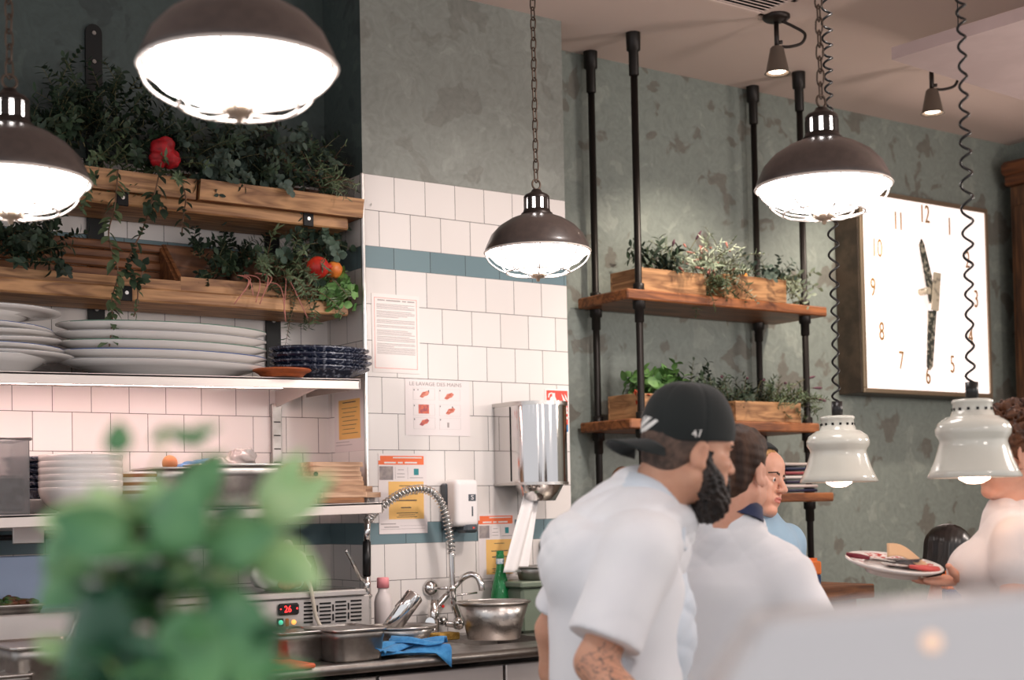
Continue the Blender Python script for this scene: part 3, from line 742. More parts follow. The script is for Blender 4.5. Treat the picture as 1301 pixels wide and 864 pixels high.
# steel back panel
a_ = onY(60, 705, 5.0); c_ = onY(60, 762, 5.0)
t = tag(MB().box(((.5+a_[0]+.1)/2, 5.0, (a_[2]+c_[2])/2-.02), (a_[0]+.1-.5, .02, a_[2]-c_[2]+.04), bev=.004).build('splash_panel', mat('blue_grey_steel', (138, 152, 176), .45, .4)), 'blue-grey steel splash panel standing behind the salad pans at the left', 'panel')
# hanging rail under the lower shelf with a white sign-like tag
a_ = onY(20, 690, 5.1)
t = thing('utensil_rail', 'dark rail with pale clip hanging below the lower steel shelf at the left', 'rail', a_)
MB().cyl((a_[0]-.5, 5.1, a_[2]+.02), (a_[0]+.22, 5.1, a_[2]+.02), .01, 8).build('rod', m_black, t)
MB().box((onY(36, 675, 5.09)[0], 5.09, onY(36, 680, 5.09)[2]), (.11, .012, .06), bev=.003).build('clip', m_steel_lt, t)
for dx in (-.4, .18): MB().box((a_[0]+dx, 5.1, a_[2]+.065), (.01, .01, .09)).build('hanger', m_black, t)

# ------------------------------------------------------------------ things on the counter
pa = onZ(343+36, 845, ZW); 
def ctr(x, y): return onZ(x, y, ZW)
q0, q1 = ctr(352, 847), ctr(410, 845)
gn_pan('steel_pan', 'small deep steel pan on the counter left of its twin, with an orange reflection', ((q0[0]+q1[0])/2+.05, q0[1]+.15, ZW+.001), .19, .25, .105, 'pair of steel pans before the prep unit')
q0, q1 = ctr(420, 846), ctr(491, 843)
gn_pan('steel_pan', 'second steel pan on the counter, beside the blue cloth', ((q0[0]+q1[0])/2+.05, q0[1]+.15, ZW+.001), .2, .26, .11, 'pair of steel pans before the prep unit')
q0 = ctr(60, 880)
gn_pan('steel_pan', 'large deep steel pan at the lower left behind the basil plant', (onY(62, 820, 4.2)[0], 4.3, ZW+.001), .24, .3, .14)
gn_pan('steel_pan', 'low steel pan cut off by the left edge, in front of the large deep pan', (onY(-6, 850, 4.14)[0], 4.17, ZW+.001), .2, .16, .07)
q = onY(95, 790, 4.35)
t = thing('ladle', 'steel ladle handle leaning out of the large deep pan at lower left', 'ladle', q)
MB().tube([q+V(-.05, .0, -.1), q+V(-.01, 0, -.03), q+V(.03, .03, .06)], [.006, .007, .007], 8).build('handle', m_steel, t)
MB().lathe([(0, -.02), (.03, -.012), (.036, .006), (.034, .006), (.028, -.01), (0, -.017)], q+V(-.055, 0, -.1), 20).build('ladle_bowl', m_steel, t)
# orange cutting board
m_orange = mat('orange_plastic', (250, 92, 54), .45, bump=.1, bscale=120)
q0, q1 = ctr(300, 862), ctr(404, 850)
MBo = MB(); cxo = (q0[0]+q1[0])/2
tag(MB().box((cxo-.06, YF+.085, ZW+.009), (q1[0]-q0[0]+.13, .24, .016), bev=.005).build('cutting_board', m_orange), 'orange plastic cutting board at the counter edge beside the basil', 'cutting board')
# beige cable
ps = [onY(374, 729, 4.74), onY(385, 732, 4.72), onY(394, 745, 4.70), onY(398, 765, 4.70), onY(402, 785, 4.70), onY(410, 800, 4.68), onY(418, 812, 4.66)]
def smooth_path(P, n=8):
    P = [np.array(p) for p in P]; out = []
    for i in range(len(P)-1):
        a, b_, c, d_ = P[max(i-1, 0)], P[i], P[i+1], P[min(i+2, len(P)-1)]
        for k in range(n):
            u = k/n; out.append(.5*((2*b_)+(c-a)*u+(2*a-5*b_+4*c-d_)*u*u+(3*b_-a-3*c+d_)*u**3))
    out.append(P[-1]); return out
m_beige = mat('beige_rubber', (206, 196, 180), .5)
tag(MB().tube(smooth_path(ps), .0075, 8).build('cable', m_beige), 'beige cable looping over the front of the prep unit vents', 'cable')
# white bag with food on the unit
q = onY(362, 724, 4.86)
t = thing('food_bag', 'white plastic bag of pinkish meat on top of the prep unit', 'bag', (q[0], 4.88, UZ+.006))
s = SDF(); s.ell((q[0]-.02, 4.88, UZ+.07), (.11, .07, .068), k=.03); s.cone((q[0]-.05, 4.87, UZ+.1), (q[0]+.02, 4.88, UZ+.16), .05, .03, .03); s.ell((q[0]+.05, 4.86, UZ+.08), (.05, .05, .07), k=.03)
m_wbag = mat('white_plastic', (238, 230, 228), .35, bump=.4, bscale=26, bdist=.01)
nets_obj('bag', s.mesh(.006, lambda P: wav(P, [((1, .4, .2), 60, .004, 0), ((.2, .3, 1), 90, .004, 1), ((.5, -1, .6), 120, .003, 2)])), m_wbag, t)
s = SDF(); s.ell((q[0]-.01, 4.815, UZ+.03), (.05, .02, .022), k=.02); s.ell((q[0]+.085, 4.86, UZ+.036), (.026, .03, .03), k=.01)
nets_obj('meat', s.mesh(.005, lambda P: wav(P, [((1, .4, .2), 90, .003, 0), ((0, .3, 1), 140, .003, 1)])), mat('pink_meat', (206, 132, 118), .35, col2=(150, 62, 56), vscale=30), t)
q = onY(391, 712, 5.0)
t = tag(MB().prism([(0, 0), (.07, 0), (.075, .07), (.06, .12), (.03, .12), (.012, .07)], (q[0]-.04, 5.04, UZ+.005), (1, 0, 0), (0, 0, 1), (0, -.05, 0)).build('scoop', m_blackp), 'black plastic scoop standing behind the white bag', 'scoop')

# blue cloth
m_cloth_b = mat('blue_cloth', (70, 152, 210), .8, col2=(52, 132, 194), vscale=40, bump=.3, bscale=220, sheen=.2)
c0 = ctr(546, 838)
def fold(u, v, o, ln, wd, ang, hts, drop):
    x = (u-.5)*ln; y = (v-.5)*wd
    z = .006+hts*(.5+.5*math.sin(7*u+5*v+o))*(1-abs(2*v-1)**3)*.9+.012*abs(math.sin(9*v+3*u+o))
    R = rotz(ang); q = V(c0[0], YF+.09, ZW)+R@V(x, y, 0); q[2] += z
    if q[1] < YF-.02: q[2] -= drop*(YF-.02-q[1])*2.2; q[1] = YF-.02-(YF-.02-q[1])*.35-.006
    q[2] = max(q[2], ZW+.004) if q[1] > YF-.012 else q[2]
    return q
def cloth_sheet(name, par, fn, nu=40, nv=24, th=.003):
    o = MB().grid(fn, nu, nv).build(name, m_cloth_b, par, fixn=False)
    sm = o.modifiers.new('thick', 'SOLIDIFY'); sm.thickness = th; sm.offset = 1
    return o
t = thing('dish_cloth', 'bright blue dish cloth crumpled over the counter edge', 'cloth', (c0[0], YF+.09, ZW))
cloth_sheet('fold', t, lambda u, v: fold(u, v, 0, .30, .17, -.35, .028, 1))
cloth_sheet('fold', t, lambda u, v: fold(u, v, 2, .22, .14, .5, .022, 1)+V(-.075, .02, .016))
cloth_sheet('fold', t, lambda u, v: fold(u, v, 4, .2, .1, -.75, .02, 1)+V(.05, -.0, .03))

# steel bowls
def bowl(name, label, c, r, h, foot, m, rim=.005, cat='bowl', n=48):
    t = thing(name, label, cat, c)
    MB().lathe([(0, .0), (foot, 0), (foot+.006, .003), (foot+(r-foot)*.5, h*.5), (r, h), (r-.0025, h), (foot+(r-foot)*.5-.003, h*.5), (foot, .005), (0, .005)], c, n).build('body', m, t)
    MB().tube([V(c[0]+(r+rim*.6)*math.cos(a), c[1]+(r+rim*.6)*math.sin(a), c[2]+h) for a in np.linspace(0, 2*PI, n, endpoint=False)], rim, 6, closed=True).build('rim', m, t)
    return t
def pxw(x0, x1, y, Y): return onY(x1, y, Y)[0]-onY(x0, y, Y)[0]
q = onZ(627, 807, ZW); BYc = 4.66
xb_ = onY(627, 790, BYc)[0]; rb = pxw(580, 675, 765, BYc)/2*.9
bowl('steel_bowl', 'large flared stainless steel bowl standing right of the tap', (xb_, BYc, ZW+.001), .142, .145, .098, m_steel)
xsb = onY(503, 800, 4.6)[0]
bowl('steel_bowl', 'smaller steel bowl on the sink left of the tap, holding a chrome beaker', (xsb, 4.56, ZW+.001), .125, .085, .075, m_steel)
q = onY(513, 776, 4.56); dr = V(.62, .1, .62); dr /= np.linalg.norm(dr)
t = thing('chrome_beaker', 'chrome tube-shaped beaker tilted in the smaller steel bowl', 'beaker', q)
ax_, ay_, az_ = frame_of(dr); Rb = np.stack([ax_, ay_, az_], 1)
MB().lathe([(0, -.09), (.034, -.09), (.034, .064), (.035, .067), (.035, .072), (.031, .072), (.03, .06), (.03, -.085), (0, -.085)], q, 28, R=Rb).build('body', m_chrome, t)
MB().tube([q+Rb@V(.03, 0, .05), q+Rb@V(.055, 0, .045), q+Rb@V(.06, 0, .02), q+Rb@V(.03, 0, .0)], .006, 8).build('handle', m_chrome, t)
# sponge
m_sponge = mat('sponge', (204, 164, 84), .9, col2=(176, 134, 60), vscale=60, bump=.8, bscale=160, bdist=.004)
q = onY(575, 806, 4.72)
tag(MB().box((q[0], 4.78, ZW+.014), (.105, .07, .028), rotz(.1), bev=.004).build('sponge', m_sponge), 'yellow sponge lying on the sink behind the tap', 'sponge')
# green bottle
m_gglass = mat('green_glass', (58, 178, 106), .08, trans=.6, ior=1.3, coat=.3)
xg = onY(636, 740, 4.9)[0]; zb_ = onY(636, 700, 4.9)[2]
t = thing('glass_bottle', 'green glass bottle with blue and white neck label behind the large bowl', 'bottle', (xg, 4.9, ZW))
hb = zb_-ZW; k_ = hb/.30
MB().lathe([(0, 0), (.036, 0), (.04, .006), (.041, .08), (.041, .13), (.036, .165), (.026, .2), (.0165, .235), (.0145, .262), (.0145, .27), (.0165, .272), (.0165, .284), (.0145, .287), (.0145, .3), (.010, .3), (.010, .25), (.02, .2), (.035, .13), (.035, .01), (0, .008)], (xg, 4.9, ZW+.001), 32, R=np.diag([1.05, 1.05, k_])).build('glass', m_gglass, t)
MB().lathe([(.0168, .252), (.0168, .272)], (xg, 4.9, ZW), 24, R=np.diag([1.05, 1.05, k_])).build('neck_label', mat('bottle_label', (150, 180, 200), .5, col2=(226, 230, 232), vscale=60, vlo=.45, vhi=.55), t)
# pink capped bottle
xg2 = onY(487, 770, 4.86)[0]; zt_ = onY(485, 734, 4.86)[2]
t = thing('squeeze_bottle', 'translucent white bottle with pink cap in the corner left of the sink', 'bottle', (xg2, 4.86, ZW))
hh = zt_-ZW
MB().lathe([(0, 0), (.032, 0), (.036, .006), (.036, hh*.62), (.03, hh*.72), (.02, hh*.78), (.02, hh*.84), (0, hh*.84)], (xg2, 4.86, ZW+.001), 28).build('body', mat('milky_plastic', (236, 226, 224), .3, trans=.2), t)
MB().lathe([(0, hh*.84), (.024, hh*.84), (.024, hh*.98), (.021, hh), (0, hh)], (xg2, 4.86, ZW+.001), 24).build('cap', mat('pink_plastic', (240, 150, 156), .4), t)
# grey green crate behind the bowl and pan on it
x0_, x1_ = onY(649, 750, 4.84)[0], onY(706, 750, 4.84)[0]; zt_ = onY(668, 738, 4.8)[2]
t = thing('plastic_container', 'grey-green plastic container with lid behind the large bowl', 'container', ((x0_+x1_)/2, 4.86, ZW))
m_gg = mat('grey_green_plastic', (112, 124, 108), .35, trans=.0)
MB().box(((x0_+x1_)/2, 4.86, (ZW+zt_-.03)/2), (x1_-x0_, .2, zt_-.03-ZW), bev=.012).build('tub', m_gg, t)
MB().box(((x0_+x1_)/2, 4.86, zt_-.014), (x1_-x0_+.02, .22, .026), bev=.006).build('lid', m_gg, t)
xp = onY(683, 730, 4.84)[0]
bowl('steel_bowl', 'shallow steel bowl on the lid of the grey-green container', (xp, 4.85, zt_), .092, .055, .068, m_steel_d)
# chrome tap
FY = 4.93
def P_(x, y, Y=FY): return onY(x, y, Y)
t = thing('mixer_tap', 'chrome mixer tap with bent swivel spout over the sink', 'tap', (P_(551, 800)[0], FY-.02, ZW))
bs = P_(551, 790)
MB().cyl((bs[0], FY-.0, ZW), (bs[0], FY-.0, ZW+.012), .032, 20).cyl((bs[0], FY, ZW+.01), (bs[0], FY, bs[2]+.09), .023, 18).build('body', m_chrome, t)
sp = [P_(549, 786), P_(552, 776), P_(566, 758), P_(581, 741), P_(590, 733, 4.9), P_(599, 730, 4.88), P_(607, 734, 4.86), P_(611, 743, 4.85), P_(612, 750, 4.85)]
MB().tube(smooth_path(sp), .0135, 12).build('spout', m_chrome, t)
kb = P_(541, 797)
MB().cyl((bs[0], FY, ZW+.055), (bs[0]-.03, FY-.03, ZW+.06), .015, 14).cyl((bs[0]-.03, FY-.03, ZW+.06), (bs[0]-.045, FY-.045, ZW+.063), .02, 14).build('knob', m_chrome, t)
MB().cyl((bs[0], FY, ZW+.055), (bs[0]+.035, FY, ZW+.06), .014, 14).cyl((bs[0]+.035, FY, ZW+.06), (bs[0]+.055, FY, ZW+.062), .018, 14).build('knob', m_chrome, t)
dp = P_(559, 770); MB().cyl((dp[0], FY-.02, dp[2]), (dp[0], FY-.026, dp[2]), .006, 10).build('red_dot', mat('red_plastic', (210, 40, 30), .4), t)
# pre-rinse spray
SY = 4.9
t = thing('rinse_spray', 'chrome pre-rinse spray with coiled hose arching over the sink', 'spray tap', (onY(577, 790, SY)[0], SY, ZW))
colx = onY(574, 740, SY)[0]; zc0 = onY(574, 700, SY)[2]
el = onY(579, 795, SY)
MB().tube(smooth_path([(bs[0]+.05, SY+.02, ZW+.05), (el[0]+.01, SY, ZW+.045), (el[0]+.012, SY, ZW+.075), (colx+.005, SY, ZW+.15), (colx, SY, zc0)]), .013, 12).build('riser', m_chrome, t)
MB().lathe([(0, -.026), (.018, -.022), (.026, 0), (.018, .022), (0, .026)], (el[0]+.01, SY-.005, ZW+.05), 18).build('elbow', m_chrome, t)
hp = smooth_path([(colx, SY, zc0-.02), onY(571, 680, SY), onY(565, 650, SY), onY(554, 630, SY), onY(541, 622, SY), onY(526, 622, SY), onY(508, 628, SY), onY(490, 640, SY), onY(475, 652, SY), onY(467, 662, SY-.02)], 10)
MB().tube(hp, .0085, 8).build('hose', mat('hose_grey', (150, 150, 146), .4), t)
def helix_along(path, r, pitch, spt=10):
    P = [np.array(p) for p in path]; out = []; ph = 0; pa = None
    L = [0]
    for i in range(1, len(P)): L.append(L[-1]+np.linalg.norm(P[i]-P[i-1]))
    n = int(L[-1]/pitch*spt); j = 0
    for k in range(n+1):
        s_ = L[-1]*k/n
        while j < len(P)-2 and L[j+1] < s_: j += 1
        u = (s_-L[j])/max(1e-9, L[j+1]-L[j]); c = P[j]+(P[j+1]-P[j])*u; d = P[j+1]-P[j]; d = d/np.linalg.norm(d)
        if pa is None: pa = frame_of(d)[0]
        pa = pa-d*np.dot(pa, d); pa = pa/np.linalg.norm(pa); b_ = np.cross(d, pa); a = 2*PI*k/spt
        out.append(c+r*(math.cos(a)*pa+math.sin(a)*b_))
    return out
MB().tube(helix_along(hp, .0165, .0165, 10), .0032, 5).build('spring', m_chrome, t)
hx = onY(465, 690, SY-.03)
g0, g1, g2, g3 = onY(467, 660, SY-.02), onY(466, 688, SY-.03), onY(466, 731, SY-.03), onY(466, 757, SY-.03)
MB().cyl(g0, g1, .012, 12).cyl(g2, g3, .015, 12).build('spray_valve', m_chrome, t)
MB().cyl(g1, g2, .0165, 14).build('grip', m_blackp, t)
MB().tube(smooth_path([onY(463, 738, SY-.05), onY(457, 733, SY-.06), onY(448, 715, SY-.08), onY(439, 699, SY-.09)]), [.009]*9+[.008]*8+[.006]*8, 8).build('trigger_lever', m_chrome, t)
MB().lathe([(0, .0), (.02, .004), (.028, .012), (.028, .02), (0, .022)], onY(464, 762, SY-.03), 18).build('spray_head', m_chrome, t)
rs = onY(547, 747, PY0-.004)
MB().lathe([(0, .028), (.02, .024), (.034, .008), (.036, 0)], rs, 24, R=rotx(PI/2)).build('rosette', m_chrome, t)
MB().tube([rs, rs+V(0, -.04, 0), V(colx, SY, rs[2])], .006, 8).cyl((colx, SY, rs[2]-.012), (colx, SY, rs[2]+.012), .018, 14).build('wall_arm', m_chrome, t)
MB().cyl((colx, SY, onY(574, 757, SY)[2]), onY(606, 753, SY-.02), .004, 8).build('hook_arm', m_chrome, t)

# ------------------------------------------------------------------ things fixed to the tiled pillar
m_ink = mat('grey_print', (168, 158, 156), .6); m_inkd = mat('dark_print', (70, 66, 68), .6)
m_pinkl = mat('pink_border', (240, 176, 166), .6); m_por = mat('orange_print', (246, 122, 74), .6); m_pyel = mat('amber_print', (246, 196, 116), .6)
m_lam = mat('laminated_paper', (236, 226, 224), .25)
class Sheet:
    """a sheet fixed on a wall; u, v run 0..1 from its top left corner"""
    def __init__(s, name, label, cat, o, ax, w, h, m, group=None, th=.0022):
        s.o = np.array(o, float); s.ax = np.array(ax, float); s.n = np.cross(s.ax, UP); s.w, s.h, s.th = w, h, th
        s.t = thing(name, label, cat, s.o+s.ax*w/2-UP*h/2, group)
        s.b = s.rect('sheet', m, 0, 0, 1, 1, 0, th)
    def p(s, u, v, d=0): return s.o+s.ax*u*s.w-UP*v*s.h+s.n*d
    def rect(s, name, m, u0, v0, u1, v1, d0=None, d1=None, rects=None, parent=None):
        d0 = s.th if d0 is None else d0; d1 = s.th+.0006 if d1 is None else d1; b = MB()
        for (a, b_, c, d) in (rects or [(u0, v0, u1, v1)]):
            b.prism([(0, 0), (1, 0), (1, 1), (0, 1)], s.p(a, b_, d0), s.ax*(c-a)*s.w, -UP*(d-b_)*s.h, s.n*(d1-d0))
        return b.build(name, m, parent or s.t)
    def text(s, body, name, u, v, size, m, sx=1, d=None, align='CENTER'): return text(body, name, s.p(u, v, (s.th if d is None else d)+.0006), s.ax, UP, size, m, s.t, .0004, align, sx)
def lines(u0, v0, u1, v1, n, seed, hh=.35):
    r = random.Random(seed); st = (v1-v0)/n
    return [(u0, v0+i*st, u0+(u1-u0)*(1 if r.random() < .6 else r.uniform(.4, .95)), v0+i*st+st*hh) for i in range(n)]
WY = PY0-.0005
a_ = onY(471.5, 372, WY); c_ = onY(533.5, 475, WY)
S = Sheet('notice', 'long notice with pink border and grey text, top of the pillar tiles', 'notice', (a_[0], WY, a_[2]), (1, 0, 0), c_[0]-a_[0], onY(471, 372, WY)[2]-onY(480, 473, WY)[2], m_paper)
S.rect('border', m_pinkl, 0, 0, 1, 1, rects=[(.05, .05, .95, .058), (.05, .94, .95, .948), (.05, .05, .062, .948), (.938, .05, .95, .948)])
S.rect('heading', m_ink, 0, 0, 1, 1, rects=[(.12, .075, .27, .09), (.3, .075, .6, .09), (.64, .075, .72, .09), (.75, .075, .9, .09)])
ls = []
for (v0, n, sd) in ((.13, 4, 1), (.22, 5, 2), (.33, 3, 3), (.4, 2, 4), (.46, 4, 5), (.54, 4, 6), (.63, 8, 7)): ls += lines(.1, v0, .9, v0+.018*n, n, sd)
S.rect('printed_lines', m_ink, 0, 0, 1, 1, rects=ls)
a_ = onY(514, 481, WY); c_ = onY(597, 556, WY)
S = Sheet('notice', 'hand-washing notice headed LE LAVAGE DES MAINS with six small pictures', 'notice', (a_[0], WY, a_[2]), (1, 0, 0), c_[0]-a_[0], a_[2]-onY(514, 553, WY)[2], m_lam)
S.text('LE LAVAGE DES MAINS', 'heading', .47, .085, .022, m_ink, 1.15)
fr = []
for i, u in enumerate((.12, .52)):
    for j, v in enumerate((.16, .44, .68)):
        w_, h_ = .33, .2
        fr += [(u, v, u+w_, v+.006), (u, v+h_, u+w_, v+h_+.006), (u, v, u+.005, v+h_), (u+w_, v, u+w_+.005, v+h_)]
S.rect('frames', mat('faint_print', (214, 206, 204), .6), 0, 0, 1, 1, rects=fr)
m_skinp = mat('printed_hands', (226, 150, 128), .6, col2=(196, 98, 78), vscale=90); m_skinq = mat('printed_orange', (226, 120, 92), .6, col2=(170, 90, 100), vscale=70)
def hand_pic(u, v, m, big=False):
    w_, h_ = .15, .13
    if big: return S.rect('picture', m, u, v, u+.16, v+.16)
    poly = [(0, .15), (.3, .0), (.55, .25), (.8, .35), (1, .75), (.8, 1), (.55, .85), (.3, .8), (.15, .45)]
    return MB().prism(poly, S.p(u, v+h_, S.th), S.ax*w_*S.w, UP*h_*S.h, S.n*.0008).build('picture', m, S.t)
hand_pic(.22, .2, m_skinp); hand_pic(.6, .22, m_skinp); hand_pic(.2, .45, m_skinq, True); hand_pic(.62, .49, m_skinp); hand_pic(.21, .7, m_skinq)
S.rect('picture', m_ink, .64, .76, .67, .85)
S.rect('numbers', m_inkd, 0, 0, 1, 1, rects=[(.13, .18, .142, .205), (.53, .18, .542, .205), (.13, .46, .142, .485), (.53, .46, .542, .485), (.13, .7, .142, .725), (.53, .7, .542, .725), (.19, .18, .2, .2), (.35, .19, .365, .225), (.72, .47, .735, .505)])
def hygiene(label, x0, y0, x1, y1, sd, Y=WY, ax=(1, 0, 0), org=None, w=None, h=None, card=True):
    if org is None:
        a_ = onY(x0, y0, Y); c_ = onY(x1, y1, Y); org, w, h = (a_[0], Y, a_[2]), c_[0]-a_[0], a_[2]-c_[2]
    S = Sheet('poster', label, 'poster', org, ax, w, h, m_lam)
    if card:
        S.rect('orange_band', m_por, 0, 0, 1, 1, rects=[(.04, .03, .94, .09), (.0, .09, .94, .14)])
        S.rect('band_text', m_lam, 0, 0, 1, 1, S.th+.0006, S.th+.001, rects=[(.3, .045, .9, .06), (.12, .105, .36, .125), (.4, .105, .5, .125), (.54, .105, .8, .125)])
        S.rect('photo', mat('printed_photo', (176, 164, 158), .6, col2=(140, 132, 134), vscale=20), .02, .16, .3, .33)
        S.rect('panel_lines', m_ink, 0, 0, 1, 1, rects=[(.4, .2, .52, .208), (.38, .25, .54, .258), (.38, .29, .54, .298), (.34, .17, .345, .32), (.6, .17, .605, .32), (.64, .3, .92, .308)])
        S.rect('teal_mark', mat('teal_print', (50, 140, 146), .6), .73, .19, .83, .27)
        S.rect('amber_panel', m_pyel, .2, .35, .93, .82)
        S.rect('printed_lines', m_inkd, 0, 0, 1, 1, S.th+.0006, S.th+.001, rects=[(.42, .4, .7, .408), (.34, .5, .8, .512), (.36, .58, .78, .594), (.45, .67, .66, .682), (.36, .74, .8, .748), (.4, .765, .74, .773), (.36, .79, .78, .798)])
        S.rect('footer_lines', m_ink, 0, 0, 1, 1, rects=[(.03, .87, .34, .882), (.1, .91, .4, .922), (.42, .9, .94, .903), (.03, .94, .94, .944)])
    else:
        S.rect('amber_panel', m_pyel, .16, .13, .88, .79)
        S.rect('printed_lines', m_inkd, 0, 0, 1, 1, S.th+.0006, S.th+.001, rects=[(.3, .17, .74, .185)]+[(.26+.04*(i % 2), .27+.07*i, .8-.05*(i % 3), .278+.07*i) for i in range(7)])
        S.rect('footer_lines', m_ink, 0, 0, 1, 1, rects=[(.05, .83, .5, .84), (.05, .88, .6, .89)])
    return S
hygiene('laminated poster with orange band and amber panel behind the coiled hose', 480, 576, 543, 677, 1)
hygiene('orange-banded amber poster behind the green bottle and paper towel', 607, 653, 655, 745, 2)
p_a, p_b = onX(425, 500, PX0), onX(459, 497, PX0)
hygiene('amber notice on the side of the pillar above the wooden boards', 0, 0, 0, 0, 3, org=(PX0-.0005, max(p_a[1], 5.02), onX(442, 498, PX0)[2]), ax=(0, -1, 0), w=max(p_a[1], 5.02)-5.015, h=onX(442, 498, PX0)[2]-onX(442, 574, PX0)[2], card=False)
# fire extinguisher sign
a_ = onY(692, 494, WY); c_ = onY(722.5, 552, WY)
m_red = mat('sign_red', (232, 72, 56), .4); m_sw = mat('sign_white', (244, 238, 234), .5); m_sb = mat('sign_blue', (30, 120, 176), .4)
S = Sheet('fire_sign', 'red fire extinguisher sign at the right edge of the pillar', 'sign', (a_[0], WY, a_[2]), (1, 0, 0), c_[0]-a_[0], a_[2]-onY(692, 550, WY)[2], m_sw)
S.rect('red_field', m_red, .06, .03, .97, .8); S.rect('blue_field', m_sb, .06, .8, .97, .97)
ex = MB(); n_ = S.n*.0006
ex.prism([(.2, .32), (.2, .22), (.25, .17), (.42, .17), (.47, .22), (.47, .72), (.2, .72)], S.p(0, 0, S.th+.0006), S.ax*S.w, -UP*S.h, n_)
ex.prism([(.3, .17), (.3, .09), (.42, .09), (.42, .17)], S.p(0, 0, S.th+.0006), S.ax*S.w, -UP*S.h, n_)
ex.prism([(.12, .19), (.15, .1), (.3, .075), (.3, .1), (.2, .12), (.16, .2)], S.p(0, 0, S.th+.0006), S.ax*S.w, -UP*S.h, n_)
ex.build('extinguisher_symbol', m_sw, S.t)
fl = MB()
for pts in ([(.7, .1), (.76, .14), (.86, .24), (.93, .32), (.88, .33), (.78, .26)], [(.84, .1), (.9, .15), (.96, .24), (.94, .26), (.87, .2)], [(.72, .26), (.8, .33), (.94, .42), (.92, .5), (.8, .42), (.73, .36)], [(.78, .5), (.95, .5), (.95, .56), (.78, .55)], [(.78, .62), (.95, .62), (.95, .68), (.78, .67)], [(.76, .84), (.86, .84), (.86, .9), (.76, .9)]):
    fl.prism(pts, S.p(0, 0, S.th+.0006), S.ax*S.w, -UP*S.h, n_)
fl.build('flame_symbol', m_sw, S.t)
# light switch
a_ = onY(683, 684, WY); c_ = onY(706, 716, WY)
t = thing('light_switch', 'grey waterproof light switch on the tiles behind the shallow bowl', 'switch', ((a_[0]+c_[0])/2, WY, (a_[2]+c_[2])/2))
m_gp = mat('grey_plastic', (138, 144, 146), .4)
MB().box(((a_[0]+c_[0])/2, WY-.02, (a_[2]+c_[2])/2), (.088, .038, .1), bev=.01).build('housing', m_gp, t)
MB().box(((a_[0]+c_[0])/2+.004, WY-.042, (a_[2]+c_[2])/2), (.058, .01, .07), rotx(.06), bev=.004).build('rocker', mat('light_grey_plastic', (156, 160, 160), .35), t)
# soap dispenser
a_ = onY(563, 610, 4.93); c_ = onY(606, 676, 4.93); xc_ = (a_[0]+c_[0])/2+.012; hz = a_[2]-c_[2]
t = thing('soap_dispenser', 'white soap dispenser with grey foot on the pillar tiles', 'soap dispenser', (xc_, 5.0, c_[2]))
m_wp = mat('white_plastic_gloss', (238, 232, 230), .25, coat=.2); m_sg = mat('slate_plastic', (74, 80, 86), .35)
s = SDF(); s.box((xc_, 4.945, c_[2]+hz*.56), (.058, .054, hz*.45), rd=.02, k=.005)
nets_obj('cover', s.mesh(.004), m_wp, t)
MB().box((xc_-.01, 4.975, c_[2]+hz*.5), (.112, .045, hz*.88), bev=.006).build('back_plate', m_sg, t)
MB().box((xc_+.018, 4.93, c_[2]+.018), (.07, .085, .04), bev=.012).build('push_bar', m_sg, t)
MB().box((xc_+.022, 4.8905, c_[2]+hz*.66), (.036, .002, .028), bev=.0008).build('logo_patch', m_sg, t)
text('S', 'logo', (xc_+.022, 4.889, c_[2]+hz*.66), (1, 0, 0), UP, .026, m_wp, t, .0004, sx=1.3)
MB().box((xc_+.022, 4.8905, c_[2]+hz*.4), (.006, .002, .04)).build('level_window', m_sg, t)
MB().prism([(0, 0), (.012, .005), (0, .01)], (xc_+.02, 4.887, c_[2]+.014), (1, 0, 0), UP, (0, -.001, 0)).build('push_mark', mat('red_mark', (226, 84, 70), .4), t)
# paper towel dispenser
xc_ = 3.556; yc_ = 4.865; rr = .128; z1 = onY(680, 513, 4.74)[2]; z0 = onY(680, 612, 4.74)[2]; 
t = thing('towel_dispenser', 'polished steel paper towel dispenser on the pillar tiles', 'towel dispenser', (xc_, 5.0, z0))
m_pol = mat('polished_steel', (206, 202, 200), .1, 1, bump=.02, bscale=8)
def ushape(r): return [(-r, .135)]+[(-r, 0)]+[(r*math.cos(a), r*math.sin(a)) for a in np.linspace(PI, 2*PI, 28)[1:-1]]+[(r, 0), (r, .135)]
bo = MB(); pl = ushape(rr); n = len(pl)
vs = [V(xc_+x, yc_+y, z) for z in (z0, z1) for x, y in pl]
bo.add(vs, [(i, (i+1) % n, n+(i+1) % n, n+i) for i in range(n)], 0, True); bo.add(vs, [tuple(range(n))[::-1], tuple(range(n, 2*n))], 0)
o = bo.build('drum', m_pol, t); 
for pg in o.data.polygons: pg.use_smooth = abs(pg.normal[2]) < .5 and abs(pg.normal[0]) < .999
MB().prism(ushape(rr+.006), (xc_, yc_, z1), (1, 0, 0), (0, 1, 0), (0, 0, .016)).build('top_cap', m_steel, t)
MB().prism(ushape(rr+.004), (xc_, yc_, z0-.012), (1, 0, 0), (0, 1, 0), (0, 0, .012)).build('base_ring', m_steel, t)
MB().box((xc_-rr-.0005, yc_+.01, (z0+z1)/2), (.002, .008, z1-z0-.01)).build('door_gap', m_dark, t)
MB().lathe([(.104, 0), (.07, -.066), (.062, -.066), (.096, -.002)], (xc_, yc_-.01, z0-.012), 32).build('nozzle', m_pol, t)
m_tow = mat('towel_paper', (244, 240, 238), .85, bump=.3, bscale=60, bdist=.004)
zb_ = onY(652, 727, yc_-.02)[2]; x_b = onY(653, 727, yc_-.02)[0]
def towel(u, v):
    w = .055+.02*v; x = xc_-.045+(x_b-xc_+.045)*v+(u-.5)*w*1.5; z = z0-.05-(z0-.05-zb_)*v
    return V(x, yc_-.02+.014*math.sin(u*9+v*1.5)*(1-.3*v)-.01*v, z)
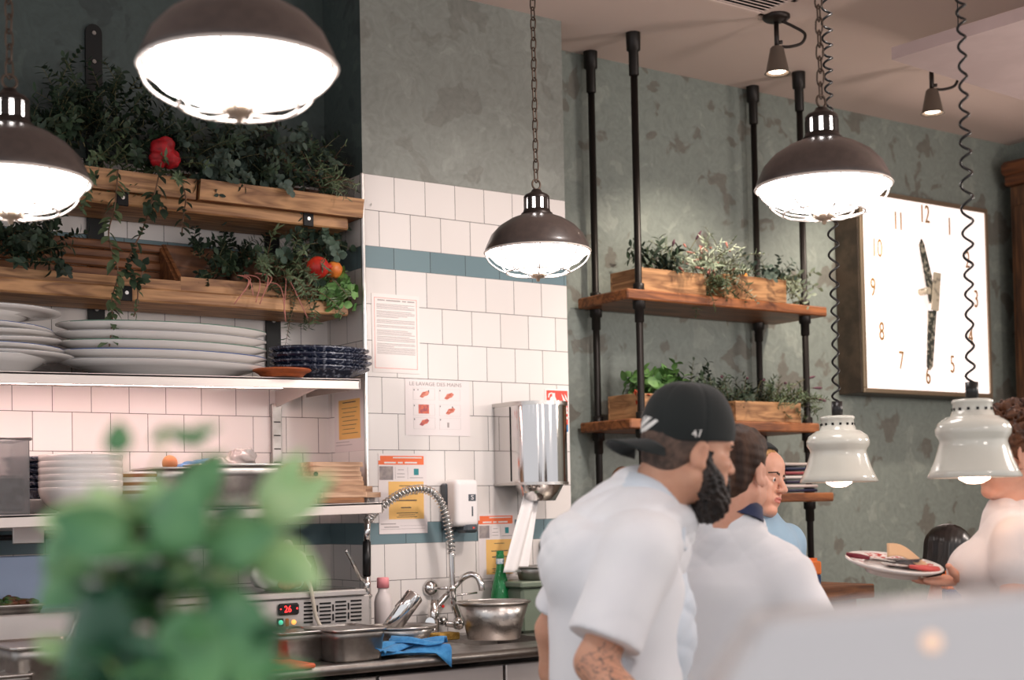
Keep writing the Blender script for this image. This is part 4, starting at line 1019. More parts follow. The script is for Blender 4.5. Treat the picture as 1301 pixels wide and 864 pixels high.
o = MB().grid(towel, 20, 20).build('paper_towel', m_tow, t, fixn=False); sm = o.modifiers.new('thick', 'SOLIDIFY'); sm.thickness = .003
# ------------------------------------------------------------------ pendant lamps
m_glow = mat('lamp_glass', (255, 250, 248), .4, emit=(255, 247, 243), estr=14)
m_cage = mat('cage_wire', (220, 210, 202), .35, .3)
m_dkneck = mat('dark_bronze', (44, 36, 33), .4, .4)
m_chain = mat('chain_iron', (84, 70, 60), .45, .6)
RL = .19
def make_pendant(label, c, top=Z_C):
    c = np.array(c, float); t = thing('pendant_lamp', label, 'pendant lamp', c, 'brown enamel pendant lamps')
    k = RL/.19
    MB().lathe([(.19, -.006), (.193, 0), (.186, .02), (.168, .058), (.138, .09), (.098, .115), (.06, .13), (.05, .133), (.05, .128), (.096, .11), (.134, .086), (.164, .055), (.182, .018), (.188, -.004), (.19, -.006)], c, 56).build('shade', m_brown_enamel, t)
    MB().lathe([(.178, .0), (.172, -.018), (.15, -.04), (.11, -.058), (.06, -.068), (0, -.071)], c, 40).build('glass_diffuser', m_glow, t)
    cg = MB()
    def ring(r, z, w): cg.tube([c+V(r*math.cos(a), r*math.sin(a), z) for a in np.linspace(0, 2*PI, 40, endpoint=False)], w, 6, closed=True)
    ring(.192, -.004, .004); ring(.115, -.078, .0032)
    for i in range(8):
        a = 2*PI*i/8+.2; d = V(math.cos(a), math.sin(a), 0)
        cg.tube(smooth_path([c+d*.192+V(0, 0, -.004), c+d*.178+V(0, 0, -.036), c+d*.145+V(0, 0, -.064), c+d*.1+V(0, 0, -.083), c+d*.03+V(0, 0, -.092)], 4), .0028, 6)
    cg.build('wire_cage', m_cage, t)
    MB().lathe([(0, -.112), (.006, -.11), (.007, -.1), (.02, -.097), (.03, -.088), (.03, -.082), (0, -.08)], c, 20).build('finial', mat('finial_brass', (190, 170, 150), .35, .6) if 'finial_brass' not in bpy.data.materials else bpy.data.materials['finial_brass'], t)
    nk = MB(); nk.lathe([(.056, .128), (.058, .136), (.05, .142), (.0485, .15), (.046, .15)], c, 28, close=False); nk.lathe([(.047, .19), (.047, .198), (.04, .206), (.022, .214), (.016, .224), (0, .226)], c, 28)
    nk.lathe([(.0, .19), (.047, .19)], c, 28)
    for i in range(9):
        a = 2*PI*i/9; nk.box(c+V(.043*math.cos(a), .043*math.sin(a), .166), (.008, .0205, .05), rotz(a), bev=.003)
    nk.build('vented_neck', m_dkneck, t)
    MB().lathe([(.034, .142), (.034, .19)], c, 24).build('lit_core', m_glow, t)
    ch = MB(); ch.tube([c+V(.018*math.cos(a), 0, .243+.018*math.sin(a)) for a in np.linspace(0, 2*PI, 16, endpoint=False)], .0036, 6, closed=True)
    z = .256; i = 0; Lk = .038
    while c[2]+z+Lk < top+.01:
        pts = []
        for a in np.linspace(0, 2*PI, 12, endpoint=False):
            q = V(.0105*math.cos(a), 0, Lk*.5*math.sin(a)+(.006 if math.sin(a) > 0 else -.006)); pts.append(c+rotz((i % 2)*PI/2+.35)@q+V(0, 0, z+Lk/2))
        ch.tube(pts, .0028, 5, closed=True); z += Lk*.98; i += 1
    ch.build('chain', m_chain, t)
    MB().lathe([(.05, 0), (.05, -.012), (.04, -.022), (0, -.024)], (c[0], c[1], top), 24).build('ceiling_rose', m_dkneck, t)
    return t
for (lb, x, y, w) in (('brown pendant lamp in front of the white tiled pillar', 683, 319, 133), ('brown pendant lamp hanging before the lit square clock', 1046, 236, 169),
                      ('largest brown pendant lamp, cut off by the top of the picture', 303, 84, 248), ('brown pendant lamp cut off by the left edge beside the foliage', 13, 228, 196)):
    make_pendant(lb, at(x, y, 2*RL*FPX/w))

# ------------------------------------------------------------------ heat lamps
m_gw = mat('grey_white_enamel', (206, 206, 196), .16, coat=.4)
m_bulb = mat('heat_bulb', (255, 252, 248), .4, emit=(255, 206, 180), estr=9)
def heat_lamp(label, x, y, w):
    c = at(x, y, .24*FPX/w); t = thing('heat_lamp', label, 'heat lamp', c, 'grey-white heat lamps over the pass')
    pr = [(.118, -.002), (.121, 0), (.112, .018), (.1, .045), (.091, .075), (.086, .092), (.088, .1), (.096, .112), (.097, .126), (.09, .142), (.076, .152), (.07, .155), (.068, .158), (.053, .16), (.052, .164), (.05, .192), (.053, .195), (.053, .2), (.048, .204), (0, .206)]
    MB().lathe(pr+[(0, .198), (.046, .19), (.06, .15), (.08, .12), (.078, .09), (.1, .03), (.116, -.002), (.118, -.002)], c, 56).build('shade', m_gw, t)
    h = MB()
    for i in range(14):
        a = 2*PI*i/14; h.box(c+V(.0512*math.cos(a), .0512*math.sin(a), .178), (.004, .007, .007), rotz(a))
    h.build('vent_holes', m_dark, t)
    MB().lathe([(0, -.018), (.02, -.016), (.038, -.006), (.045, .01), (.04, .04), (.02, .07), (0, .07)], c, 28).build('bulb', m_bulb, t)
    MB().cyl(c+V(0, 0, .204), c+V(0, 0, .25), .017, 16).build('cord_grip', m_blackp, t)
    r3 = random.Random(int(x)); path = []; out = []
    z = .25; ph = 0; zt = Z_C-c[2]
    while z < zt:
        u = (z-.25)/(zt-.25); pit = .044+.016*math.sin(u*5+.4)**2+.006*math.sin(u*31); rad = .0125-.003*math.sin(u*17)
        out.append(c+V(rad*math.cos(ph), rad*math.sin(ph), z)+V(.003*math.sin(u*9), .003*math.cos(u*7), 0)); ph += 2*PI/12; z += pit/12
    MB().tube(out, .0038, 6).build('coiled_cord', m_blackp, t)
    MB().lathe([(.045, 0), (.045, -.02), (.02, -.03), (0, -.03)], (c[0], c[1], Z_C), 20).build('ceiling_rose', m_blackp, t)
    return t
heat_lamp('grey-white heat lamp hanging between the shelf rack and the clock', 1066, 612, 98)
heat_lamp('nearer grey-white heat lamp hanging in front of the curly-haired person', 1238, 606, 116)

# ------------------------------------------------------------------ spotlights, vent, hanging panel
m_spotc = mat('grey_bronze', (112, 100, 90), .45, .2)
m_spot = mat('spot_glass', (255, 244, 230), .4, emit=(255, 236, 214), estr=16)
def spot(label, x, y, ex, ey):
    c = onZ(x, y, Z_C); t = thing('spotlight', label, 'spotlight', c, 'small ceiling spotlights')
    MB().lathe([(.062, 0), (.062, -.012), (.05, -.022), (.02, -.03), (0, -.03)], c, 24).build('ceiling_plate', m_dkneck, t)
    h = V(0, 0, -.165)
    MB().cyl(c+V(0, 0, -.02), c+V(0, 0, -.15), .011, 12).cyl(c+V(-.0, 0, -.12), c+V(.02, -.015, -.12), .009, 8).build('stem', m_dkneck, t)
    MB().lathe([(.024, .025), (.03, .018), (.052, -.09), (.058, -.095), (.055, -.097), (.048, -.09), (.028, .01), (0, .02)], c+h, 28).build('cone_shade', m_spotc, t)
    MB().lathe([(.042, -.078), (.036, -.086), (0, -.088)], c+h, 24).build('bulb', m_spot, t)
    MB().tube(smooth_path([c+V(.02, -.015, -.025), c+V(.06, -.045, -.05), c+V(.1, -.075, -.085), c+V(.09, -.065, -.125), c+V(.05, -.035, -.14), c+V(.018, -.012, -.14)]), .007, 8).build('cord', m_dkneck, t)
    l = bpy.data.lights.new('spot_beam', 'SPOT'); l.energy = 85; l.spot_size = math.radians(95); l.spot_blend = .7; l.shadow_soft_size = .04; l.color = (1, .86, .72)
    lo = bpy.data.objects.new('spot_beam', l); C.objects.link(lo); lo.location = tuple(c+h+V(0, 0, -.1))
    tgt = c+h+V(ex, ey, -1.0); dv = Vector(tuple(tgt-(c+h))); lo.rotation_euler = dv.to_track_quat('-Z', 'Y').to_euler()
spot('small cone spotlight on the ceiling between the rack poles and the pendant lamp', 986, 20, .1, .5)
spot('small cone spotlight on the ceiling beyond the hanging panel', 1183, 78, .15, .5)
q = [onZ(*p, Z_C) for p in ((905, 0), (965, 5))]
t = thing('air_vent', 'slotted air vent in the ceiling at the top edge', 'air vent', (onZ(938, -6, Z_C)))
cv = onZ(938, -6, Z_C)
b = MB()
for (dx, dy, sx, sy) in ((0, .1, .5, .03), (0, -.1, .5, .03), (.235, 0, .03, .23), (-.235, 0, .03, .23)): b.box(cv+V(dx, dy, -.004), (sx, sy, .012), bev=.003)
b.build('frame', m_ceil, t)
b = MB()
for i in range(6): b.box(cv+V(0, -.07+.028*i, -.006), (.44, .012, .004), rotx(.5))
b.build('slats', m_ceil, t); MB().box(cv+V(0, 0, -.0015), (.44, .17, .002)).build('duct', m_dark, t)
zp = 3.3
p1, p2, p3 = onZ(1133, 76, zp), onZ(1301, 25, zp), onZ(1301, 128, zp)
e1 = (p2-p1)*1.7; e2 = (p3-p1)*1.7; th = .052
t = thing('hanging_panel', 'pinkish acoustic panel hanging from the ceiling at the upper right', 'ceiling panel', p1)
MB().prism([(0, 0), (1, 0), (1, 1), (0, 1)], p1, e1, e2, (0, 0, th)).build('panel', mat('pink_grey_panel', (196, 176, 174), .85, col2=(188, 168, 166), vscale=3), t)
for (a, b_) in ((.18, .12), (.82, .12), (.18, .88), (.82, .88)):
    q = p1+e1*a+e2*b_+V(0, 0, th); MB().cyl(q, (q[0], q[1], Z_C), .0025, 6).build('wire', m_black, t)

# ------------------------------------------------------------------ pipe shelf rack
m_pipe = mat('dark_pipe', (38, 34, 32), .42, .5)
t = thing('pipe_rack', 'wooden shelf rack on four dark metal pipes from the ceiling', 'shelf rack', (4.76, 5.12, 0))
zsh = [(2.39, 2.438, 4.12, 5.425), (1.803, 1.85, 4.12, 5.35), (1.46, 1.504, 4.12, 5.44)]
for (px_, py_) in ((4.213, 5.268), (4.213, 4.952), (5.286, 5.266), (5.312, 4.968)):
    b = MB().cyl((px_, py_, 0), (px_, py_, Z_C), .0165, 14)
    b.lathe([(.0165, -.2), (.023, -.195), (.023, -.085), (.032, -.08), (.034, 0)], (px_, py_, Z_C), 16)
    for (za, zb2, _, _) in zsh: b.lathe([(.0165, -.1), (.022, -.095), (.022, -.04), (.03, -.035), (.03, -.001)], (px_, py_, za), 14); b.lathe([(.026, .001), (.026, .03), (.0165, .034)], (px_, py_, zb2), 14)
    b.lathe([(.06, 0), (.06, .008), (.025, .014), (.025, .05), (.0165, .054)], (px_, py_, 0), 16)
    b.build('pipe', m_pipe, t)
m_rackw = wood('rack_wood', (92, 48, 24), (160, 98, 56), 0, .45)
for (za, zb2, xa_, xb_) in zsh: MB().box(((xa_+xb_)/2, 5.105, (za+zb2)/2), (xb_-xa_, .37, zb2-za), bev=.006).build('shelf', m_rackw, t)
def rbox(label, x0, x1, y0, y1, z0, h, rz=0, group='planter boxes on the pipe rack'):
    c = V((x0+x1)/2, (y0+y1)/2, z0); t = thing('planter_box', label, 'planter box', c, group); dx, dy = x1-x0, y1-y0; R = rotz(rz)
    for (ox, oy, sx, sy, nm) in ((0, -dy/2+.006, dx, .012, 'front_board'), (0, dy/2-.006, dx, .012, 'back_board'), (-dx/2+.006, 0, .012, dy-.024, 'side_board'), (dx/2-.006, 0, .012, dy-.024, 'side_board')):
        MB().box(c+R@V(ox, oy, h/2), (sx, sy, h), R, bev=.002).build(nm, m_oak_x if 'side' not in nm else m_oak_y, t)
    MB().box(c+V(0, 0, .006), (dx-.024, dy-.024, .01), R).build('bottom_board', m_oak_x, t)
    MB().box(c+V(0, 0, h*.7), (dx-.026, dy-.026, .01), R).build('soil', mat('soil', (46, 36, 28), .95, bump=.8, bscale=70, bdist=.01) if 'soil' not in bpy.data.materials else bpy.data.materials['soil'], t)
    return t
tz = 2.439
xl0, xl1 = onY(814, 350, 4.94)[0], onY(897, 350, 4.94)[0]
rbox('oak planter box on the left half of the rack\'s top shelf', xl0, xl1, 4.94, 5.16, tz, .105)
xr0, xr1 = onY(921, 360, 4.93)[0], onY(1000, 360, 4.93)[0]
rbox('oak planter box on the right half of the rack\'s top shelf', xr0, xr1, 4.935, 5.16, tz, .115)
mz = 1.851
xm0, xm1 = onY(933, 520, 4.95)[0], onY(1016, 520, 4.95)[0]
rbox('oak planter box on the middle rack shelf beside the heat lamp', xm0, xm1, 4.94, 5.15, mz, .098)
rbox('oak planter box on the middle rack shelf, half hidden by the black cap', onY(816, 500, 4.95)[0], onY(880, 500, 4.95)[0], 4.98, 5.2, mz, .12)
# wicker basket, menus, bowl on the lowest shelf
q = onY(791, 603, 5.05)
m_wick = mat('wicker', (128, 84, 52), .7, col2=(84, 52, 32), vscale=60, bump=.6, bscale=90, bdist=.006)
t = thing('round_basket', 'round brown wicker ring on the lowest rack shelf behind the cook in the cap', 'basket', (q[0], 5.05, 1.506))
MB().tube([V(q[0]+.055*math.cos(a), 5.05, 1.572+.055*math.sin(a)) for a in np.linspace(0, 2*PI, 24, endpoint=False)], .011, 8, closed=True).build('ring', m_wick, t)
for i in range(7):
    z = 1.506+.0215*i; cols = ((36, 40, 66), (206, 190, 186), (52, 44, 66), (214, 204, 200), (150, 70, 74), (40, 46, 72), (190, 176, 170))[i]
    xq0, xq1 = onY(985, 610, 5.0)[0], onY(1026, 610, 5.0)[0]
    t = thing('folded_menu', f'{("bottom navy", "second pale", "third dark violet", "fourth cream", "fifth dusky red", "sixth navy", "topmost beige")[i]} folded menu in the stack on the lowest rack shelf', 'menu', ((xq0+xq1)/2, 5.04, z), 'menus stacked on the lowest rack shelf')
    mm_ = mat('menu_%s' % ('a', 'b', 'c', 'd', 'e', 'f', 'g')[i], cols, .5)
    b = MB(); b.box(((xq0+xq1)/2+.004*(i % 3), 5.04, z+.006), (xq1-xq0-.006, .2, .007)); b.box(((xq0+xq1)/2+.004*(i % 3), 5.04, z+.0145), (xq1-xq0-.004, .2, .007)); b.tube([((xq0+xq1)/2+.004*(i % 3)-(xq1-xq0)/2+.002, 4.94, z+.01), ((xq0+xq1)/2+.004*(i % 3)+(xq1-xq0)/2-.002, 4.94, z+.01)], .0075, 8)
    b.build('cover', mm_, t); MB().box(((xq0+xq1)/2, 5.041, z+.0103), (xq1-xq0+.002, .196, .0022)).build('pages', m_paper, t)

# ------------------------------------------------------------------ clock
t = thing('wall_clock', 'large square illuminated wall clock with bronze numerals', 'clock', (6.49, BY, 2.04))
m_bronze = mat('bronze_case', (92, 78, 66), .45, .35, col2=(70, 60, 52), vscale=9); m_frame = mat('pale_bronze', (150, 132, 112), .35, .6)
X0, X1, Z0, Z1, CY = 5.937, 7.04, 2.04, 3.145, 5.14
b = MB(); b.box(((X0+X1)/2, (CY+BY)/2+.006, (Z0+Z1)/2), (X1-X0, BY-CY-.014, Z1-Z0), bev=.004); b.build('case', m_bronze, t)
b = MB(); f = .026
for (cx_, cz_, sx, sz) in (((X0+X1)/2, Z1-f/2, X1-X0, f), ((X0+X1)/2, Z0+f/2, X1-X0, f), (X0+f/2, (Z0+Z1)/2, f, Z1-Z0-2*f), (X1-f/2, (Z0+Z1)/2, f, Z1-Z0-2*f)): b.box((cx_, CY+.002, cz_), (sx, .016, sz), bev=.003)
b.build('frame', m_frame, t)
m_face = mat('lit_face', (255, 246, 242), .5, emit=(255, 238, 232), estr=.92)
MB().box(((X0+X1)/2, CY+.006, (Z0+Z1)/2), (X1-X0-2*f, .01, Z1-Z0-2*f)).build('face', m_face, t)
m_num = mat('bronze_numeral', (176, 134, 84), .4, .3); ccx, ccz = (X0+X1)/2, (Z0+Z1)/2
NP = {12: (1174.5, 273), 1: (1206, 289), 2: (1229, 331), 3: (1240, 381), 4: (1233, 429), 5: (1210, 464), 6: (1179, 478), 7: (1145, 459), 8: (1120, 422), 9: (1109, 366), 10: (1114, 316), 11: (1141, 282)}
for k_, (x, y) in NP.items(): q = onY(x, y, CY); text(str(k_), 'numeral', (q[0], CY-.0015, q[2]), (1, 0, 0), UP, .145, m_num, t, .002, sx=.62)
m_hand = mat('mottled_hand', (56, 60, 56), .5, .2, col2=(170, 164, 150), vscale=42, vlo=.5, vhi=.6); m_hand2 = mat('pale_hand', (186, 176, 158), .5, .2, col2=(90, 88, 80), vscale=30, vlo=.55, vhi=.7)
HY = CY-.05
def hand(name, pts, m, dy): 
    P = [onY(x, y, HY) for x, y in pts]; MB().prism([(p[0], p[2]) for p in P], (0, HY-dy, 0), (1, 0, 0), (0, 0, 1), (0, -.006, 0)).build(name, m, t)
hand('hour_hand', [(1170, 303), (1167, 311), (1178, 372), (1180, 386), (1186, 385), (1183, 350), (1173, 309)], m_hand, 0)
hand('minute_hand', [(1177, 395), (1175.5, 466), (1179.5, 471), (1183, 466), (1187.5, 395)], m_hand, .008)
hand('hand_plate', [(1183, 346), (1192, 348), (1189, 396), (1180, 394)], m_hand2, .014)
q = onY(1181, 370, HY); MB().cyl((q[0]-.02, HY-.012, q[2]), (q[0]-.02, CY, q[2]), .02, 16).build('pivot', m_hand2, t)

# ------------------------------------------------------------------ carved wooden cupboard in the corner
t = thing('carved_cupboard', 'tall carved brown wooden cupboard at the right edge beside the clock', 'cupboard', (7.43, 4.75, 0))
MB().box((7.42, 4.75, 1.66), (.17, .88, 3.32), bev=.006).build('body', m_dwood_z, t)
MB().box((7.41, 4.75, 3.36), (.2, .93, .07), bev=.012).box((7.405, 4.75, 3.43), (.22, .97, .08), bev=.02).build('cornice', m_dwood_y, t)
for yy in (4.53, 4.97): MB().box((7.33, yy, 1.7), (.02, .38, 3.0), bev=.008).build('door_panel', m_dwood_z, t)

# ------------------------------------------------------------------ wooden counter, napkin holders beyond the pass
za = at(1075, 740, 5.7)[2]
c0_, c1_ = onZ(1000, 740, za), onZ(1111, 740, za)
t = thing('wooden_counter', 'brown wooden bar counter behind the cooks, ending under the heat lamp', 'counter', (onZ(1112, 757, za-.05)[0]-.23, onZ(1112, 757, za-.05)[1]+.2, 0))
E0 = onZ(1112, 757, za-.05); bx_ = E0[0]
MB().box((bx_-.23, E0[1]+.2, za-.03), (.46, .4, .055), bev=.005).build('top', m_dwood_x, t)
MB().box((bx_-.23, E0[1]+.22, (za-.058)/2), (.4, .3, za-.058)).build('base', m_dwood_x, t)
zt2 = at(1209, 764, 4.9)[2]-.001
t = thing('wooden_table', 'lower brown wooden table seen under the held plate', 'table', (4.35, 3.145, 0))
MB().box((4.35, 3.145, zt2-.025), (.8, .25, .05), bev=.005).build('top', m_dwood_x, t)
for (dx, dy) in ((-.36, -.09), (.36, -.09), (-.36, .09), (.36, .09)): MB().box((4.35+dx, 3.145+dy, (zt2-.05)/2), (.05, .05, zt2-.05)).build('leg', m_dwood_z, t)
m_or2 = mat('orange_card', (226, 122, 60), .6); m_nv = mat('navy_card', (44, 70, 110), .6)
def holder(label, x, y, d, w, zb=None):
    q = at(x, y, d); za = globals()['za'] if zb is None else zb; R = rotz(-.5); t = thing('napkin_holder', label, 'napkin holder', (q[0], q[1], za), 'orange and navy napkin holders')
    MB().box((q[0], q[1], za+.022), (w, w*.8, .04), R, bev=.004).build('navy_base', m_nv, t)
    MB().box((q[0], q[1], za+.068), (w*1.06, w*.86, .052), R, bev=.005).build('orange_sleeve', m_or2, t)
    for k in range(3): MB().box((q[0], q[1], za+.096), (w*.8, .003, .02), R@rotx(.1*(k-1))).build('napkin', m_or2, t)
holder('orange and navy holder beside the blue-shirted person\'s arm', 1030, 725, 5.55, .066)
# ------------------------------------------------------------------ foliage
m_dkleaf = mat('dark_leaf', (36, 50, 40), .55, col2=(50, 68, 48), vscale=9, spec=.4)
m_euca = mat('grey_green_leaf', (84, 100, 90), .55, col2=(64, 80, 70), vscale=12)
m_olive = mat('olive_leaf', (94, 110, 78), .55, col2=(66, 84, 56), vscale=14)
m_bright = mat('bright_leaf', (104, 146, 78), .5, col2=(80, 122, 66), vscale=14)
m_stem = mat('plant_stem', (96, 92, 62), .6); m_brst = mat('brown_stem', (112, 84, 64), .6)
m_pale = mat('pale_sprig', (172, 182, 160), .6, col2=(140, 156, 130), vscale=16)
m_pink = mat('pink_bud', (186, 120, 108), .5); m_purple = mat('purple_spike', (88, 52, 66), .6)
m_rose = mat('red_petals', (172, 20, 30), .6, col2=(130, 12, 22), vscale=30)
def nrm(v): v = np.array(v, float); return v/(np.linalg.norm(v)+1e-9)
SHP = {'lance': ([0, .25, .55, .8, 1], [.06, .8, 1, .6, .02]), 'round': ([0, .2, .5, .82, 1], [.1, .8, 1, .75, .1]), 'needle': ([0, .5, 1], [.5, 1, .1]), 'ovate': ([0, .15, .35, .6, .82, .95, 1], [.08, .7, 1, .92, .6, .25, .02])}
def leaf(b, p, d, up, L, W, kind='lance', droop=.25, fold=.25, mi=0):
    d = nrm(d); s = nrm(np.cross(d, up)); n = np.cross(s, d); ts, ws = SHP[kind]; vs = []
    for t_, w_ in zip(ts, ws):
        c = p+d*L*t_-n*droop*L*t_*t_; e = n*fold*W*w_*.5
        vs += [c-s*W*.5*w_+e, c, c+s*W*.5*w_+e]
    fs = []
    for i in range(len(ts)-1): a = 3*i; fs += [(a, a+1, a+4, a+3), (a+1, a+2, a+5, a+4)]
    b.add(vs, fs, mi, True)
def rdir(r, up=.3): return nrm((r.gauss(0, 1), r.gauss(0, 1), r.gauss(0, .8)+up))
def sprig(fb, sb, p, d, L, n, ll, lw, kind, r, mi=0, droop=.5, smi=0, rad=.0022, alt=True):
    """a curved stem with leaves in pairs"""
    d = nrm(d); P = [np.array(p, float)]; dd = d.copy(); k = 8
    for i in range(k): dd = nrm(dd+V(r.uniform(-.12, .12), r.uniform(-.12, .12), -droop/k)); P.append(P[-1]+dd*L/k)
    sb.tube(P, [rad*(1-.6*i/k) for i in range(k+1)], 5, smi)
    for j in range(n):
        u = .12+.88*j/max(1, n-1); q = u*k; i = min(int(q), k-1); c = P[i]+(P[i+1]-P[i])*(q-i); ax = nrm(P[i+1]-P[i]); s = frame_of(ax)[0]; an = r.uniform(0, 6.3)
        for sg in ((-1, 1) if alt else (1,)):
            a2 = an+(PI if sg < 0 else 0); o = s*math.cos(a2)+np.cross(ax, s)*math.sin(a2)
            leaf(fb, c, o*.9+ax*.55+V(0, 0, .1), nrm(ax+V(0, 0, .6)), ll*r.uniform(.7, 1.15), lw*r.uniform(.8, 1.15), kind, .2, .25, mi)
def inY(x, y, Y): q = onY(x, y, Y); return q
def plant(name, label, base, mats, stem, cat='plant', group=None):
    t = thing(name, label, cat, base, group); return t, MB(), MB()
def finish(t, fb, sb, mats, stem):
    fb.build('foliage', mats, t, fixn=False)
    if sb.v: sb.build('stems', stem, t)
def bush(fb, sb, x0, x1, y0, y1, Y0, Y1, n, L, ll, lw, kind, r, npair=6, mi=0, out=(0, -.4, .5), droop=.6, spread=.8):
    """sprigs that start inside an image-derived box of wall space and grow outwards"""
    for _ in range(n):
        p = onY(r.uniform(x0, x1), r.uniform(y0, y1), r.uniform(Y0, Y1))
        sprig(fb, sb, p, V(*out)+spread*rdir(r, 0), L*r.uniform(.6, 1.2), npair, ll, lw, kind, r, mi, droop)
r = random.Random(3)
# upper shelf
t, fb, sb = plant('leafy_bush', 'big dark bush of small leaves overflowing the left planter of the upper shelf', onY(120, 220, 5.14), None, None)
bush(fb, sb, 35, 225, 150, 225, 5.03, 5.17, 85, .17, .036, .018, 'lance', r, 8, out=(0, -.25, .7))
bush(fb, sb, 70, 170, 110, 180, 5.06, 5.17, 50, .15, .034, .017, 'lance', r, 8, out=(0, -.2, .8))
bush(fb, sb, 110, 235, 195, 240, 5.0, 5.1, 26, .14, .03, .012, 'needle', r, 9, 1, out=(.1, -.5, -.2))
finish(t, fb, sb, [m_dkleaf, m_olive], m_stem)
t, fb, sb = plant('eucalyptus', 'grey-green eucalyptus with round leaves in the right planter of the upper shelf', onY(320, 235, 5.12), None, None)
bush(fb, sb, 225, 385, 185, 238, 5.02, 5.17, 62, .17, .034, .03, 'round', r, 7, out=(0, -.4, .45))
bush(fb, sb, 260, 420, 190, 240, 5.03, 5.18, 40, .16, .032, .014, 'lance', r, 8, 1, out=(0, -.3, .5))
bush(fb, sb, 215, 330, 170, 215, 5.06, 5.18, 22, .15, .034, .012, 'lance', r, 8, 1, out=(0, -.2, .8))
finish(t, fb, sb, [m_euca, m_dkleaf], m_stem)
t, fb, sb = plant('dry_grass', 'wiry dry grass tuft at the right end of the upper shelf beside the pillar', onY(418, 240, 5.1), None, None)
bush(fb, sb, 372, 422, 205, 245, 5.0, 5.2, 46, .17, .03, .005, 'needle', r, 8, out=(.1, -.4, .6), droop=.9)
t['kind'] = 'thing'; finish(t, fb, sb, [m_olive], m_brst)
# red rose-like bloom
q = onY(206, 191, 5.0)
t = thing('red_bloom', 'bright red flower head in front of the foliage on the upper shelf', 'flower', q)
s = SDF(); s.ell(q, (.045, .04, .045), k=.01); s.ell(q+V(.03, -.005, -.03), (.035, .033, .035), k=.006); s.ell(q+V(-.02, -.01, -.035), (.033, .03, .035), k=.006); s.ell(q+V(.01, -.02, .02), (.03, .03, .028), k=.006)
nets_obj('petals', s.mesh(.004, lambda P: wav(P, [((1, .2, .4), 150, .0022, 0), ((.3, .5, 1), 190, .002, 1)])), m_rose, t)
MB().tube([q+V(0, .03, 0), q+V(0, .1, -.06)], .005, 6).build('stem', m_stem, t)
# vines
def vine(label, pts, n, Y, ll, lw, m, name='trailing_vine', kind='lance'):
    P = smooth_path([onY(x, y, Y-.01*i) for i, (x, y) in enumerate(pts)], 8); t = thing(name, label, 'vine', P[0], 'vines trailing from the wall shelves')
    sb = MB().tube(P, .0028, 5); fb = MB()
    for j in range(n):
        i = int((len(P)-2)*(j+.5)/n); ax = nrm(P[i+1]-P[i]); o = rdir(r, 0); o = nrm(o-ax*np.dot(o, ax)+V(0, -.4, 0))
        leaf(fb, P[i], o+ax*.5, nrm(ax*-.4+V(0, -.6, .5)), ll*r.uniform(.7, 1.2), lw*r.uniform(.8, 1.2), kind, .3, .25)
    fb.build('foliage', m, t, fixn=False); sb.build('stem', m_brst, t)
vine('long leafy vine hanging from the upper shelf down in front of the platters', [(150, 215), (146, 262), (138, 300), (150, 345), (142, 380), (143, 405), (139, 440)], 46, 4.98, .05, .026, m_olive)
vine('thin vine looping down below the red flower head', [(206, 200), (198, 240), (186, 275), (196, 255), (212, 272)], 24, 4.97, .05, .024, m_dkleaf)
vine('thin vine with pointed leaves hanging right of the red flower head', [(228, 225), (236, 250), (233, 275), (231, 300)], 14, 4.97, .04, .02, m_dkleaf)
vine('reddish vine curling onto the slatted crate', [(195, 245), (182, 290), (166, 322), (162, 345), (176, 358), (185, 330)], 34, 4.99, .042, .024, m_dkleaf)
vine('vine end dangling between the lower shelf and the left platters', [(168, 345), (175, 370), (173, 392), (170, 402)], 9, 5.0, .03, .016, m_olive)
# lower shelf
t, fb, sb = plant('leafy_bush', 'dark foliage at the left end of the lower wooden shelf under the lamp', onY(35, 330, 5.1), None, None)
bush(fb, sb, -15, 74, 292, 338, 5.04, 5.18, 44, .15, .036, .018, 'lance', r, 8, out=(0, -.4, .4))
finish(t, fb, sb, [m_dkleaf], m_stem)
t, fb, sb = plant('herb_mix', 'dark green herbs in the left half of the open crate', onY(260, 350, 5.15), None, None)
bush(fb, sb, 235, 330, 318, 352, 5.11, 5.24, 40, .12, .03, .016, 'lance', r, 8, out=(0, -.3, .5))
finish(t, fb, sb, [m_dkleaf], m_stem)
t, fb, sb = plant('grey_herb', 'grey-green wispy herb spilling over the front of the open crate', onY(365, 360, 5.08), None, None)
bush(fb, sb, 318, 400, 322, 357, 5.05, 5.14, 34, .16, .034, .008, 'needle', r, 12, out=(.2, -.5, .3), droop=1.3)
bush(fb, sb, 352, 402, 340, 370, 5.0, 5.06, 17, .2, .032, .007, 'needle', r, 14, out=(.25, -.5, -.3), droop=1.2)
for k in range(9): p = onY(r.uniform(300, 365), r.uniform(345, 362), 5.02); sb.tube(smooth_path([p, p+V(r.uniform(-.03, .05), -.04, -.02), p+V(r.uniform(-.04, .08), -.045, -r.uniform(.05, .16))], 4), .0022, 5, 1)
fb.build('foliage', [m_olive], t, fixn=False); sb.build('stems', [m_brst, m_pink], t)
t, fb, sb = plant('eucalyptus', 'eucalyptus branch with round leaves over the red pomegranate', onY(400, 320, 5.1), None, None)
bush(fb, sb, 376, 422, 292, 332, 5.05, 5.2, 20, .17, .036, .032, 'round', r, 6, out=(0, -.4, .4))
finish(t, fb, sb, [mat('deep_grey_leaf', (62, 82, 68), .55, col2=(80, 100, 84), vscale=12)], m_stem)
t, fb, sb = plant('leafy_sprig', 'bright green sprig at the right end of the open crate under the fruit', onY(432, 370, 5.03), None, None)
bush(fb, sb, 408, 446, 362, 376, 4.99, 5.05, 14, .09, .04, .03, 'ovate', r, 4, out=(.15, -.7, .1))
finish(t, fb, sb, [m_bright], m_stem)
